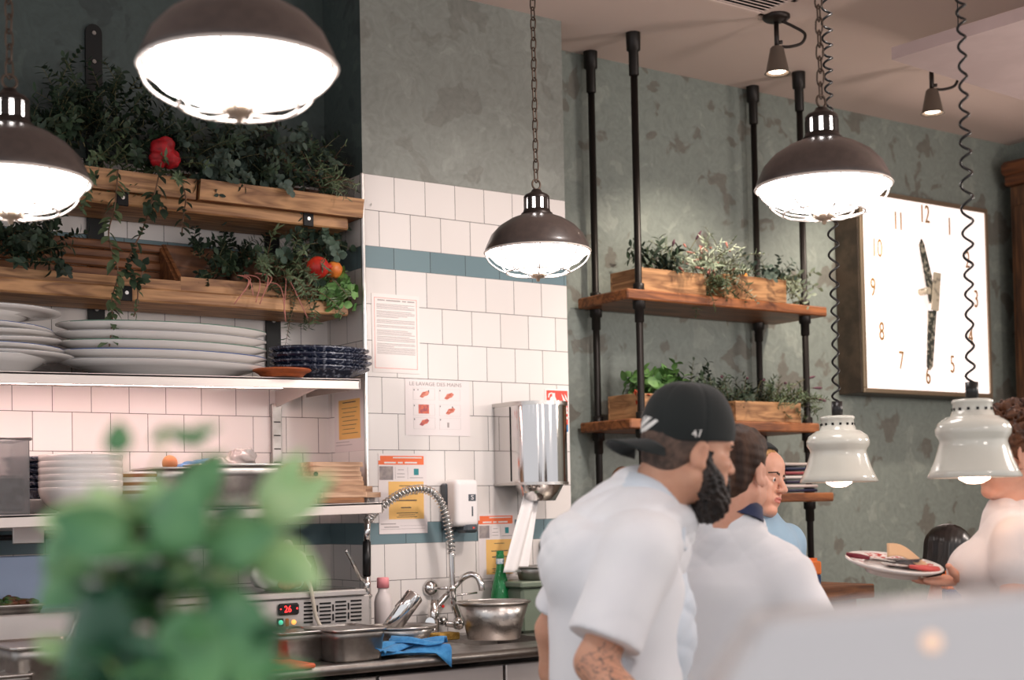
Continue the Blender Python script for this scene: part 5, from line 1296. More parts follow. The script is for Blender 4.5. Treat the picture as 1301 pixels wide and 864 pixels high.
m_pom = mat('pomegranate_red', (206, 58, 36), .35, col2=(176, 36, 28), vscale=10); m_orf = mat('orange_fruit', (232, 152, 70), .4, col2=(206, 112, 44), vscale=12)
def fruit(name, label, x, y, Y, rad, m, crown):
    q = onY(x, y, Y); t = thing(name, label, 'fruit', q)
    MB().lathe([(0, -rad*.95), (rad*.4, -rad*.88), (rad*.8, -rad*.5), (rad, 0), (rad*.85, rad*.5), (rad*.45, rad*.85), (rad*.12, rad*.93), (0, rad*.9)], q, 28, R=rotx(-.4), wob=lambda tt, rr_, z: 1+.02*math.cos(6*tt)).build('fruit_body', m, t)
    b = MB(); Rr = rotx(-.4)@roty(1.4 if crown else 0)
    for k in range(6): a = 2*PI*k/6; leaf(b, q+Rr@V(rad*.15*math.cos(a), rad*.15*math.sin(a), rad*.85), Rr@V(.5*math.cos(a), .5*math.sin(a), 1), Rr@V(-math.cos(a), -math.sin(a), .3), rad*.5, rad*.3, 'lance', -.1)
    b.build('crown', m if crown else m_dkleaf, t, fixn=False)
fruit('pomegranate', 'red pomegranate in the greenery at the right of the open crate', 404, 340, 4.965, .046, m_pom, True)
fruit('orange_fruit', 'small orange fruit tucked beside the red pomegranate', 424, 343, 4.985, .036, m_orf, False)

# rack plants
t, fb, sb = plant('flowering_plant', 'pale feathery plant with pink buds in the left box of the rack\'s top shelf', onY(860, 350, 5.05), None, None)
bush(fb, sb, 818, 855, 342, 352, 4.99, 5.13, 20, .17, .05, .018, 'lance', r, 6, 1, out=(0, -.1, .9))
bush(fb, sb, 855, 925, 338, 356, 4.95, 5.1, 46, .2, .03, .007, 'needle', r, 12, 0, out=(.15, -.3, .55), droop=.8)
bush(fb, sb, 885, 930, 345, 372, 4.9, 4.97, 20, .15, .028, .007, 'needle', r, 10, 2, out=(.1, -.5, -.1), droop=.9)
for k in range(20): p = onY(r.uniform(868, 935), r.uniform(312, 350), r.uniform(4.93, 5.0)); s_ = rdir(r, .2); fb.tube([p, p+s_*.03, p+s_*.045], [.003, .006, .002], 6, 3)
for (x0_, y0_, x1_, y1_) in ((845, 345, 857, 304), (860, 345, 891, 293)): a_, c_ = onY(x0_, y0_, 5.02), onY(x1_, y1_, 5.0); sb.tube([a_, c_], .002, 5); fb.tube([a_+(c_-a_)*.78, a_+(c_-a_)*.9, c_], [.003, .008, .002], 6, 4)
fb.build('foliage', [m_pale, m_dkleaf, m_olive, m_pink, m_purple], t, fixn=False); sb.build('stems', m_stem, t)
t, fb, sb = plant('eucalyptus', 'small eucalyptus sprigs in the right box of the rack\'s top shelf', onY(975, 355, 5.02), None, None)
bush(fb, sb, 930, 990, 348, 358, 4.98, 5.1, 20, .14, .03, .022, 'round', r, 6, out=(.25, -.2, .5))
bush(fb, sb, 985, 1000, 352, 362, 4.95, 5.05, 9, .17, .04, .018, 'lance', r, 6, 1, out=(.7, -.4, .1))
q = onY(944, 352, 4.97); fb.lathe([(0, -.02), (.02, -.01), (.024, .005), (.015, .02), (0, .024)], q, 14, 2)
fb.build('foliage', [m_euca, m_pale, m_orf], t, fixn=False); sb.build('stems', m_stem, t)
t, fb, sb = plant('lavender', 'lavender with purple spikes in the box on the middle rack shelf', onY(975, 515, 5.05), None, None)
bush(fb, sb, 915, 975, 508, 520, 4.98, 5.12, 46, .13, .032, .01, 'lance', r, 8, 1, out=(0, -.2, .8))
bush(fb, sb, 965, 1020, 508, 520, 4.96, 5.1, 46, .13, .028, .007, 'needle', r, 10, 0, out=(.25, -.3, .6))
for (x0_, y0_, x1_, y1_) in ((960, 505, 972, 483), (945, 505, 950, 480), (985, 505, 1000, 487), (992, 510, 1036, 478), (1000, 512, 1045, 493), (1005, 515, 1050, 510), (925, 505, 916, 478)):
    a_, c_ = onY(x0_, y0_, 5.0), onY(x1_, y1_, 4.95); m_ = (a_+c_)/2+V(0, 0, .03); P = smooth_path([a_, m_, c_], 5); sb.tube(P, .0018, 5); fb.tube([P[-4], P[-3], P[-2], P[-1]], [.002, .007, .007, .002], 6, 2)
fb.build('foliage', [m_olive, m_dkleaf, m_purple], t, fixn=False); sb.build('stems', m_stem, t)
t, fb, sb = plant('broadleaf_herb', 'broad green herb with small red flowers in the box behind the cap', onY(840, 505, 5.1), None, None)
bush(fb, sb, 818, 862, 492, 515, 5.02, 5.17, 26, .16, .05, .036, 'ovate', r, 5, 0, out=(0, -.1, .9))
bush(fb, sb, 860, 915, 500, 515, 5.03, 5.17, 34, .15, .032, .014, 'lance', r, 7, 1, out=(.1, -.1, .9))
for k in range(9): p = onY(r.uniform(806, 822), r.uniform(494, 510), 4.98); leaf(fb, p, rdir(r, .1)+V(0, -.4, 0), V(0, -.5, .8), .03, .014, 'lance', .2, .2, 2)
fb.build('foliage', [m_bright, m_dkleaf, mat('red_flower', (190, 66, 40), .5)], t, fixn=False); sb.build('stems', m_stem, t)

# ------------------------------------------------------------------ the basil close to the lens, on the near counter
m_basil = mat('basil_leaf', (108, 158, 104), .36, col2=(64, 116, 76), vscale=16, vlo=.35, vhi=.65, sss=.12, bump=.35, bscale=45, bdist=.004)
m_basil2 = mat('young_basil_leaf', (176, 204, 150), .4, col2=(138, 180, 118), vscale=14, sss=.12)
bc = at(222, 790, 1.02); bb = at(215, 960, 1.02)
t = thing('basil_plant', 'large bright green basil plant close to the lens at the lower left', 'potted plant', bb-UP*.1)
fb, sb = MB(), MB(); r = random.Random(11)
def bleaf(p, d, L, W, mi=0, up=None):
    d = nrm(d); up = nrm(up if up is not None else V(0, 0, 1)+.3*rdir(r)); s = nrm(np.cross(d, up)); n = np.cross(s, d)
    def fn(u, v):
        w = math.sin(PI*min(1, u*1.02)**.75)**.8 if 0 < u < 1 else .02
        x = (v-.5)*2
        return p+d*L*u+s*W*.5*w*x+n*(-.32*L*u*u-.14*W*x*x*w+.1*W*(1-abs(x))*w+.02*L*math.sin(9*u)*abs(x))
    fb.grid(fn, 9, 6, mi)
fw = -AWAY
for k in range(13):                                        # stems with whorls of leaves
    a = 2*PI*k/13+.3; rad = .022+.022*(k % 3); base = bb+V(.02*math.cos(a), .02*math.sin(a), .0)
    top = bc+RIGHT*(rad*math.cos(a)*1.1)+AWAY*(rad*math.sin(a)*.9)+UP*(.075-.045*(k % 3)+r.uniform(-.012, .012))
    P = smooth_path([base, (base+top)/2+V(.01*math.cos(a), .01*math.sin(a), .01), top], 6); sb.tube(P, .0026, 6)
    for j in range(4, len(P), 2):
        az = r.uniform(0, 6.3)
        for sg in range(2):
            o = RIGHT*math.cos(az+PI*sg)+AWAY*math.sin(az+PI*sg); big = r.uniform(.034, .058)
            bleaf(P[j], o*.9+V(0, 0, .35)+.3*rdir(r, 0), big, big*.66, 1 if (j > 10 and r.random() < .35) else (2 if r.random() < .5 else 0))
for (x, y, dx, dy, L, W, mi, dd) in ((92, 668, -.25, -1, .055, .04, 0, .02), (125, 705, -.9, -.6, .058, .046, 0, 0), (130, 650, -.8, .0, .045, .034, 1, 0), (170, 690, -.4, .7, .05, .04, 1, 0), (190, 668, .1, 1, .036, .03, 1, 0), (232, 636, .5, .7, .045, .034, 0, .02),
        (330, 655, .5, .9, .055, .03, 1, 0), (330, 660, .8, .6, .06, .036, 1, 0), (320, 690, .7, -.3, .06, .042, 1, .02), (275, 745, .45, -1, .085, .05, 0, -.04), (235, 770, .1, -1, .08, .05, 0, -.05), (160, 745, -.5, -.5, .06, .05, 2, -.04),
        (200, 700, .2, .4, .06, .05, 0, -.05), (255, 690, .7, .2, .055, .045, 0, -.04), (140, 790, -.7, -.6, .05, .045, 2, -.02), (185, 800, -.1, -1, .06, .046, 2, -.05), (268, 800, .25, -1, .06, .04, 2, -.03), (165, 690, -.6, .35, .055, .045, 0, -.04)):
    bleaf(at(x, y, 1.02+dd), RIGHT*dx+UP*dy-AWAY*.25, L, W, mi, -AWAY+UP*.6)
for (x0_, y0_, x1_, y1_, ls) in ((160, 625, 148, 575, ((148, 578, 0, 1, .026, .022),)), (190, 610, 212, 543, ((212, 545, .95, -.35, .03, .012), (214, 543, -.8, -.5, .018, .01), (238, 553, .9, .35, .024, .011)))):
    sb.tube([at(x0_, y0_, 1.02), at((x0_+x1_)/2+4, (y0_+y1_)/2, 1.02), at(x1_, y1_, 1.02)], .0014, 5)
    for (x, y, dx, dy, L, W) in ls: bleaf(at(x, y, 1.02), RIGHT*dx+UP*dy, L, W, 0, -AWAY+UP*.3)
fb.build('leaves', [m_basil, m_basil2, mat('shaded_basil_leaf', (58, 104, 74), .34, col2=(38, 78, 56), vscale=16, sss=.1, bump=.35, bscale=45, bdist=.004)], t, fixn=False); sb.build('stems', mat('basil_stem', (140, 164, 96), .5), t)  # darker leaf colour mixed in as shade among the dense lower leaves
po = bb-UP*.1
MB().lathe([(0, 0), (.045, 0), (.05, .005), (.062, .1), (.066, .1), (.067, .115), (.06, .115), (.056, .095), (0, .09)], po, 32).build('pot', m_terra, t)
zt_ = po[2]
t = thing('near_counter', 'pale counter under the basil plant and the grey-white housing', 'counter', (.62, .9, 0))
c_ = at(650, 950, .95)
MB().box((c_[0]+.05, c_[1], zt_-.022), (1.9, .5, .04), rotz(-YAW), bev=.006).build('top', m_cream, t); MB().box((c_[0]+.05, c_[1], (zt_-.042)/2), (1.8, .42, zt_-.044), rotz(-YAW)).build('base', m_cream, t)
# pale housing at the lower right
m_hous = mat('pale_housing', (196, 195, 197), .4, coat=.1)
t = thing('screen_housing', 'large blurred grey-white rounded housing close to the lens at the lower right', 'screen', at(1130, 900, .95))
D_ = .97
def hp_(x, y): q = at(x, y, D_)-at(650, 432, D_); return (float(q@RIGHT), float(q[2]))
poly = [hp_(*p) for p in ((872, 938), (960, 808), (970, 793), (981, 786), (995, 783), (1110, 773), (1301, 756), (1450, 743), (1462, 748), (1466, 760), (1480, 938))]
o = MB().prism(poly, at(650, 432, D_)-AWAY*.0+V(0, 0, 0), RIGHT, UP, AWAY*.09).build('shell', m_hous, t)
bv = o.modifiers.new('round', 'BEVEL'); bv.width = .012; bv.segments = 4; bv.limit_method = 'ANGLE'; bv.angle_limit = .9
cs = at(1180, 930, D_)
ft = cs+AWAY*.045
MB().box((ft[0], ft[1], (ft[2]+zt_)/2), (.07, .05, ft[2]-zt_), rotz(-YAW), bev=.005).box((ft[0], ft[1], zt_+.006), (.2, .15, .012), rotz(-YAW), bev=.004).build('stand', m_hous, t)
MB().lathe([(.0065, 0), (.0065, .001), (0, .0014)], at(650, 432, D_)+RIGHT*hp_(1180, 815)[0]+UP*hp_(1180, 815)[1]-AWAY*.0004, 12, R=np.stack([RIGHT, UP, -AWAY], 1)).build('highlight_disc', mat('warm_highlight', (255, 220, 190), .4, emit=(255, 206, 180), estr=.3), t)  # faint glowing disc that paints a warm highlight onto the shell
# ------------------------------------------------------------------ people
def skinm(name, a, b): return mat(name, a, .5, col2=b, vscale=22, vlo=.3, vhi=.8, sss=.18, bump=.12, bscale=240, bdist=.001, spec=.4)
m_skin_a = skinm('tan_skin', (206, 158, 132), (190, 138, 114)); m_skin_b = skinm('fair_skin', (228, 176, 152), (216, 158, 134))
m_ink_t = mat('tattooed_skin', (156, 122, 106), .5, col2=(112, 94, 88), vscale=34, vlo=.42, vhi=.55, sss=.1)
m_lip = mat('lips', (198, 122, 110), .4); m_brow = mat('brow_hair', (62, 46, 38), .8)
m_eyew = mat('eye_white', (236, 230, 226), .2); m_iris = mat('iris', (52, 40, 34), .2)
m_hair_k = mat('black_hair', (24, 20, 19), .5, col2=(44, 36, 32), vscale=60, stretch=(1, 1, .15), bump=.5, bscale=120, bdist=.004)
m_hair_b = mat('dark_brown_hair', (46, 33, 27), .62, col2=(74, 53, 41), vscale=26, stretch=(1, 1, .3), spec=.25, bump=.5, bscale=110, bdist=.004)
m_hair_c = mat('curly_brown_hair', (58, 36, 26), .5, col2=(104, 66, 44), vscale=40, bump=.4, bscale=60, bdist=.004)
m_hair_l = mat('blond_hair', (196, 152, 98), .5, col2=(150, 106, 66), vscale=70, stretch=(1, 1, .2), bump=.4, bscale=90, bdist=.004)
def clothm(name, a, b, sc=3): 
    return mat(name, a, .85, col2=b, vscale=sc, bump=.35, bscale=300, bdist=.0008, sheen=.15)
m_jacket = clothm('white_cotton', (236, 238, 241), (230, 232, 237)); m_apron = clothm('pale_blue_cotton', (216, 225, 234), (208, 218, 229))
m_tee_b = clothm('light_blue_cotton', (150, 184, 208), (140, 174, 200)); m_tee_w = clothm('off_white_cotton', (230, 224, 222), (222, 215, 213))
m_navyc = clothm('navy_cloth', (38, 52, 88), (32, 44, 76)); m_trous = clothm('dark_trousers', (44, 46, 52), (36, 38, 44)); m_shoe = mat('black_shoe', (24, 24, 26), .4)
m_capb = mat('black_cap', (27, 33, 33), .9, bump=.3, bscale=320, bdist=.001, sheen=.1)
m_logo = mat('white_embroidery', (226, 226, 222), .8)

def hframe(fwd_r, fwd_a, pitch=0, roll=0):
    """columns: the person's right, forward, up.  fwd in (RIGHT, AWAY); pitch > 0 looks down; roll > 0 tips the crown to the person's right"""
    f = nrm(RIGHT*fwd_r+AWAY*fwd_a); s = np.cross(f, UP); u = UP.copy()
    f2 = f*math.cos(pitch)-u*math.sin(pitch); u2 = u*math.cos(pitch)+f*math.sin(pitch)
    s3 = s*math.cos(roll)-u2*math.sin(roll); u3 = u2*math.cos(roll)+s*math.sin(roll)
    return np.stack([s3, f2, u3], 1)
def head_sdf(s, R, T, sc=1.0, male=True, mouth=.0):
    s.frame(R, T, sc)
    s.ell((0, -.006, .045), (.075, .098, .086), k=.01)
    s.ell((0, .03, -.02), (.062, .064, .08), k=.02)
    jw = .058 if male else .05
    for g in (-1, 1):
        s.cone((g*jw, .0, -.048), (g*.02, .07, -.09), .021, .019, .02)
        s.ell((g*.044, .064, -.012), (.024, .024, .02), k=.015)
        s.ell((g*.036, .06, -.05), (.026, .03, .03), k=.02)
    s.ell((0, .078, -.088), (.024, .021, .02), k=.015)
    s.cone((-.04, .082, .034), (.04, .082, .034), .013 if male else .009, None, .014)
    s.ell((0, .06, .06), (.055, .035, .045), k=.02)
    for g in (-1, 1):
        s.ell((g*.032, .1, .012), (.018, .014, .0105), k=.008, op='s')
        s.ell((g*.0315, .079, .013), (.0145, .0125, .0125), k=.003)
        s.cone((g*.046, .076, .014), (g*.019, .089, .0155), .0045, .0045, .005)      # upper lid
    s.cone((0, .091, .026), (0, .117, -.014), .0075, .0105, .008)
    s.ell((0, .115, -.018), (.0105, .0105, .0095), k=.006)
    for g in (-1, 1): s.ell((g*.0125, .104, -.021), (.0085, .0115, .008), k=.005)
    for g in (-1, 1): s.ell((g*.006, .108, -.029), (.004, .006, .004), k=.002, op='s')
    s.ell((0, .09, -.052), (.028, .014, .02), k=.01)
    s.ell((0, .1, -.0465), (.021, .0085, .0055), k=.004); s.ell((0, .098, -.0585), (.0185, .0085, .0062), k=.004)
    s.cone((-.022, .104, -.0525), (.022, .104, -.0525), .0022+mouth, None, .003, op='s')
    for g in (-1, 1):
        Re = rotx(-.2)@rotz(g*-.35)
        s.ell((g*.077, -.006, .0), (.008, .02, .033), Re, .006); s.ell((g*.086, -.001, .003), (.006, .010, .019), Re, .003, 's')
        s.ell((g*.079, .004, -.026), (.007, .009, .01), k=.004)
    return s
def face_region(R, T, sc, brow=True, extra=None):
    def f(c):
        q = (c-T)@R/sc; m = np.zeros(len(c), int)
        lips = (np.abs(q[:, 0]) < .023) & (q[:, 1] > .088) & (((q[:, 2]+.0525)/.0115)**2+(q[:, 0]/.024)**2 < 1)
        m[lips] = 1
        if brow:
            zb = .031+.006*(1-((np.abs(q[:, 0])-.032)/.022)**2)
            m[(np.abs(q[:, 0]) > .012) & (np.abs(q[:, 0]) < .053) & (np.abs(q[:, 2]-zb) < .0036) & (q[:, 1] > .055)] = 2
        if extra is not None: m = extra(q, c, m)
        return m
    return f
def eyes(R, T, sc, par):
    for g in (-1, 1):
        c = T+R@(V(g*.0315, .0795, .0128)*sc); e = MB()
        e.lathe([(0, -.0125*sc)]+[(.0125*sc*math.sin(a), -.0125*sc*math.cos(a)) for a in np.linspace(.2, PI-.2, 9)]+[(0, .0125*sc)], c, 16)
        o = e.build('eye', m_eyew, par); n_ = R@nrm((0, 1, -.02)); a_, b_, d_ = frame_of(n_)
        MB().lathe([(0, .0128*sc), (.0055*sc, .0118*sc), (.0058*sc, .0108*sc)], c, 14, R=np.stack([a_, b_, d_], 1)).build('iris', m_iris, o)
def hand_sdf(s, wrist, d, palm_n, L=.185, curl=.35, spread=.16, thumb_out=1.0, side=1, fr=.0085, tcurl=.4):
    """hand from the wrist along d; palm faces palm_n; side=+1 puts the thumb along +(d x palm_n)"""
    s.frame(); d = nrm(d); n = nrm(palm_n-d*np.dot(palm_n, d)); t = np.cross(d, n)*side; w = np.array(wrist, float)
    Rm = np.stack([t, d, n], 1); pl = L*.5
    s.ell(w+d*pl*.52, (.041, pl*.62, .0155), Rm, .012)
    for i, (o, ln) in enumerate(((.031, .39), (.0105, .44), (-.010, .41), (-.029, .32))):
        a = w+d*(pl*.93-abs(o-.01)*.18)+t*o; dd = nrm(d+t*(o*spread*28*.22)); ln *= L; P = [a-dd*.02, a]; q = a; ang = 0
        for k, fr_ in enumerate((.46, .3, .24)):
            ang += curl*(.7 if k == 0 else 1); v = dd*math.cos(ang)+n*math.sin(ang); q = q+v*ln*fr_; P.append(q)
        s.chain(P, [fr*1.1, fr*1.08, fr, fr*.93, fr*.8], .004)
    b = w+d*pl*.22+t*.026; v1 = nrm(d*.75+t*.75*thumb_out+n*.28); q1 = b+v1*.043; v2 = nrm(d*1+t*.35*thumb_out+n*tcurl); q2 = q1+v2*.033; q3 = q2+nrm(v2+n*.25)*.026
    s.chain([b-v1*.012, b, q1, q2, q3], [.014, .0155, .0118, .0105, .0085], .008)
    return s
def legs(t, hip, side, fwd, m, hz=.0):
    s = SDF(); hp = np.array(hip, float)
    s.ell(hp, (.17, .125, .12), np.stack([side, fwd, UP], 1), .04)
    for g in (-1, 1):
        h = hp+side*g*.09-UP*.05; k = V(h[0], h[1], .5)+fwd*.02; a = V(h[0], h[1], .09)-fwd*.02
        s.chain([h, k, a], [.09, .066, .055], .03)
    nets_obj('trousers', s.mesh(.014), m, t)
    for g in (-1, 1):
        h = hp+side*g*.09; s = SDF(); b = V(h[0], h[1], .04)
        s.cone(b-fwd*.05, b+fwd*.14, .04, .035, .02, flat=None); s.cone(b-fwd*.03, b-fwd*.03+UP*.06, .038, .042, .02)
        s.box(b+fwd*.04-UP*.06, (.2, .3, .022), k=.004, op='s')
        nets_obj('shoe', s.mesh(.01), m_shoe, t)
def collar(t, name, c, d, r0, h, m, tilt=None, back=0):
    a_, b_, d_ = frame_of(d); R = np.stack([a_, b_, d_], 1)
    MB().lathe([(r0*1.08, 0), (r0*1.02, h*.5), (r0*.98, h), (r0*.93, h), (r0*.96, h*.5), (r0*1.0, 0)], c, 36, R=R).build(name, m, t)
def wrinkle(k=1.0, sd=0):
    k = k*1.05
    D_ = [((.5, .3, 1), 24, .0042, sd), ((-.6, .5, .8), 33, .0036, 1+sd), ((.9, -.4, .5), 19, .004, 2+sd), ((.2, .8, -.8), 47, .002, 3+sd)]
    def f(P):
        o = np.zeros(len(P))
        for (d, fr, am, ph) in D_:
            q = P@np.array(d, float); w = q*fr+ph+1.6*np.sin(P[:, 2]*fr*.37+ph)+1.4*np.sin((P[:, 0]-P[:, 1])*fr*.3+2*ph)
            o += am*((1-np.abs(np.sin(w)))**2.2-.25)
        return k*o*np.clip(.45+.55*np.sin(P[:, 2]*8+sd+(P[:, 0]+P[:, 1])*6), 0, 1)
    return f
def surf_pt(fn, c, d, r0=.02, r1=.25):
    """where the ray from c along d leaves the surface fn < 0"""
    a, b = r0, r1
    for _ in range(30):
        m_ = (a+b)/2
        if fn((c+d*m_)[None])[0] < 0: a = m_
        else: b = m_
    return c+d*a

# ---------------- the cook in the black cap
Hc = at(871, 579, 3.2); Hr = hframe(math.cos(.36), math.sin(.36), .16, .0)
tf = RIGHT*math.cos(.44)+AWAY*math.sin(.44); ts = np.cross(tf, UP)
NB = at(824, 648, 3.22); UC = at(775, 706, 3.22); CH = at(772, 775, 3.22); PV = at(782, 945, 3.24)
SR = at(812, 700, 3.06); ER = at(757, 842, 2.99); WR = at(815, 925, 2.86)
SL = at(750, 706, 3.37); EL = at(704, 800, 3.44); WL_ = at(712, 905, 3.5)
t = thing('person', 'bearded person in backwards black cap and white chef jacket', 'person', V(PV[0], PV[1], 0))
s = SDF(); head_sdf(s, Hr, Hc, 1.0, True)
nk0 = Hc+Hr@V(0, -.02, -.05); s.frame()
s.cone(nk0, NB-tf*.01, .057, .066, .03); s.cone(Hc+Hr@V(0, -.055, -.03), NB-tf*.025, .04, .045, .03)
s.cone(NB, UC, .05, .06, .03)
s.cone(SR-UP*.03, SL-UP*.03, .036, None, .03); s.cone(UC, CH, .06, .08, .03); s.cone(CH, PV, .08, .1, .05)
s.chain([SR-UP*.02, ER], [.052, .042], .03); s.chain([ER, (ER+WR)/2, WR], [.043, .041, .028], .02)
s.chain([SL-UP*.02, EL], [.052, .042], .03); s.chain([EL, (EL+WL_)/2, WL_], [.043, .041, .028], .02)
hand_sdf(s, WR, WR-ER, -UP, side=-1); hand_sdf(s, WL_, WL_-EL, -UP, side=1)
def tat(q, c, m):
    arm = np.linalg.norm(np.cross(c-ER, nrm(WR-ER)), axis=1)
    n = np.sin(c[:, 0]*140+3*np.sin(c[:, 2]*90))*np.sin(c[:, 2]*170+2*np.sin(c[:, 1]*120))
    m[(arm < .07) & ((c-ER)@nrm(WR-ER) > .0) & (np.abs(n-.1) < .13) & (q[:, 2] < -.2)] = 3
    return m
nets_obj('body', s.mesh(.0042), [m_skin_a, m_lip, m_brow, m_ink_t], t, face_region(Hr, Hc, 1.0, True, tat))
eyes(Hr, Hc, 1.0, t)
# beard
s = SDF(); s.frame(Hr, Hc)
for g in (-1, 1):
    s.cone((g*.069, .022, .004), (g*.066, .025, -.04), .009, .014, .01); s.cone((g*.062, .022, -.04), (g*.035, .066, -.09), .02, .032, .02)
    s.cone((g*.028, .094, -.042), (g*.006, .104, -.037), .006, .006, .006); s.cone((g*.03, .092, -.045), (g*.034, .082, -.08), .008, .014, .01)
s.ell((0, .074, -.092), (.05, .04, .042), k=.02); s.ell((0, .066, -.116), (.042, .036, .026), k=.02);
for g in (-1, 1): s.ell((g*.05, .04, -.056), (.026, .036, .036), k=.02)
s.cone((-.01, .099, -.072), (.01, .099, -.072), .007, None, .008)
nets_obj('beard', s.mesh(.0032, lambda P: wav(P, [((1, .4, .2), 420, .0016, 0), ((.2, .6, 1), 510, .0016, 1), ((1, -1, .6), 300, .0018, 2)])), m_hair_k, t)
s = SDF(); s.frame(Hr, Hc); s.ell((0, -.012, .03), (.0775, .097, .08), k=.01); s.ell((0, -.05, -.02), (.06, .05, .042), k=.02); s.box((0, .09, .0), (.1, .075, .2), rd=.01, k=.004, op='s'); s.box((0, 0, -.138), (.2, .2, .085), rotx(.25), rd=.01, k=.004, op='s')
nets_obj('hair', s.mesh(.004), mat('shaved_hair', (70, 58, 52), .8, col2=(96, 78, 68), vscale=60), t)
# cap
s = SDF(); s.frame(Hr, Hc)
s.ell((0, .0, .06), (.09, .109, .1), k=.01); s.ell((0, -.035, .085), (.074, .062, .072), k=.03); s.ell((0, .025, .1), (.06, .055, .062), k=.03)
s.ell((0, .01, .163), (.011, .011, .006), k=.004)
cutR = rotx(.16); s.box((0, 0, -.052), (.3, .3, .08), cutR, rd=.004, k=.003, op='s')
def seams(P):
    q = (P-Hc)@Hr; a = np.arctan2(q[:, 1]+.005, q[:, 0]); w_ = np.abs(((a/(PI/3)+.5) % 1)-.5)*(PI/3)*np.hypot(q[:, 0], q[:, 1]); return .0014*np.exp(-(w_/.004)**2)-.0006*np.sin(q[:, 2]*60+4*a)
cap_fns = s.p[:4]
nets_obj('cap', s.mesh(.0035, seams), m_capb, t); CAP = bpy.data.objects[[o.name for o in t.children if o.name.startswith('cap')][0]]
def capf(P): return np.min([f(P) for f, _, _, _, _ in cap_fns], 0)
def brim(u, v):
    x = (u-.5)*.15; yb = -.108+.02*(abs(u-.5)*2)**2; ln = .083*(1-(abs(u-.5)*2)**2.4)**.5
    return Hc+Hr@V(x, yb-ln*v, .017-.02*(abs(u-.5)*2)**2-.016*v)
o = MB().grid(brim, 24, 10).build('brim', m_capb, t, fixn=False); sm = o.modifiers.new('thick', 'SOLIDIFY'); sm.thickness = .005
cc = Hc+Hr@V(0, -.01, .05)
def on_cap(az, z, off=.0015):
    """az measured from the back of the cap towards the wearer's right"""
    d = Hr@nrm((math.sin(az), -math.cos(az), z)); return surf_pt(capf, cc, d)+d*off
lg = MB()
def strip(b, ctr, wid):
    n = len(ctr); vs = []
    for i in range(n):
        a, z = ctr[i]; d0 = np.array(ctr[min(i+1, n-1)])-np.array(ctr[max(i-1, 0)]); d0 = d0/np.hypot(*d0); nx, nz = -d0[1], d0[0]
        for k in (-1, -.33, .33, 1): vs.append(on_cap(a+nx*wid[i]*k, z+nz*wid[i]*k, .0022))
    b.add(vs, [(4*i+k, 4*i+4+k, 4*i+5+k, 4*i+1+k) for i in range(n-1) for k in range(3)])
for (a0, z0, a1, z1, a2, z2, w_) in ((-.2, -.1, .2, -.1, .62, .3, .055), (-.22, .02, .12, .06, .55, .5, .055), (-.2, .14, .06, .22, .42, .66, .05)):
    cs_ = [((1-u)**2*a0+2*u*(1-u)*a1+u*u*a2, (1-u)**2*z0+2*u*(1-u)*z1+u*u*z2) for u in np.linspace(0, 1, 9)]
    strip(lg, cs_, [w_*(.9+.5*u-1.3*u**3) for u in np.linspace(0, 1, 9)])
strip(lg, [(-.24, -.14+.04*k) for k in range(9)], [.06]*9)
lg.build('wing_emblem', m_logo, CAP, fixn=False)
az = 1.42; p = on_cap(az, -.1, .002); n_ = Hr@nrm((math.sin(az), -math.cos(az), .1)); ax = nrm(np.cross(UP, n_)); ay = np.cross(n_, ax)
text('47', 'stitched_mark', p, ax, ay, .024, m_logo, CAP, .0008)
# jacket
s = SDF()
Tt = np.stack([ts, tf, UP], 1)
s.ell(UC+tf*.01-UP*.03, (.185, .125, .12), Tt, .05); s.ell(CH+tf*.02, (.175, .14, .15), Tt, .06); s.ell((CH+PV)/2+tf*.01, (.172, .145, .2), Tt, .06); s.ell(PV, (.178, .145, .16), Tt, .06)
s.cone(NB-UP*.015-tf*.015, SR-UP*.0, .074, .07, .05); s.cone(NB-UP*.015-tf*.015, SL, .074, .068, .05); s.cone(NB-tf*.02, UC-tf*.04, .078, .1, .05)
hr = ER*.76+SR*.24; hl = EL*.7+SL*.3
s.cone(SR, hr, .078, .082, .035); s.cone(SL, hl, .066, .068, .035)
s.cone(at(812, 640, 3.25), UC-tf*.04, .062, .12, .05); s.cone(at(806, 640, 3.22), SR*.6+NB*.4, .06, .07, .05); s.ell(at(766, 702, 3.27), (.11, .09, .11), Tt, .06); s.cone(NB+tf*.045-UP*.02, CH+tf*.05, .072, .1, .05)
sd = nrm(ER-SR); s.box(hr+sd*.075, (.11, .11, .06), np.stack([*frame_of(sd)[:2], sd], 1), k=.004, op='s')
sd2 = nrm(EL-SL); s.box(hl+sd2*.07, (.11, .11, .055), np.stack([*frame_of(sd2)[:2], sd2], 1), k=.004, op='s')
nets_obj('chef_jacket', s.mesh(.006, wrinkle(1.5, .4)), m_jacket, t)
nd = nrm(nk0-NB); cd_ = nrm(UP*.82+tf*.57); collar(t, 'stand_collar', at(829, 626, 3.21)-cd_*.05, cd_, .08, .055, m_apron)
MB().tube(smooth_path([NB-tf*.07+UP*.055+ts*.03, NB-tf*.075+UP*.06, NB-tf*.07+UP*.055-ts*.03], 6), .012, 8).build('undershirt', m_jacket, t)
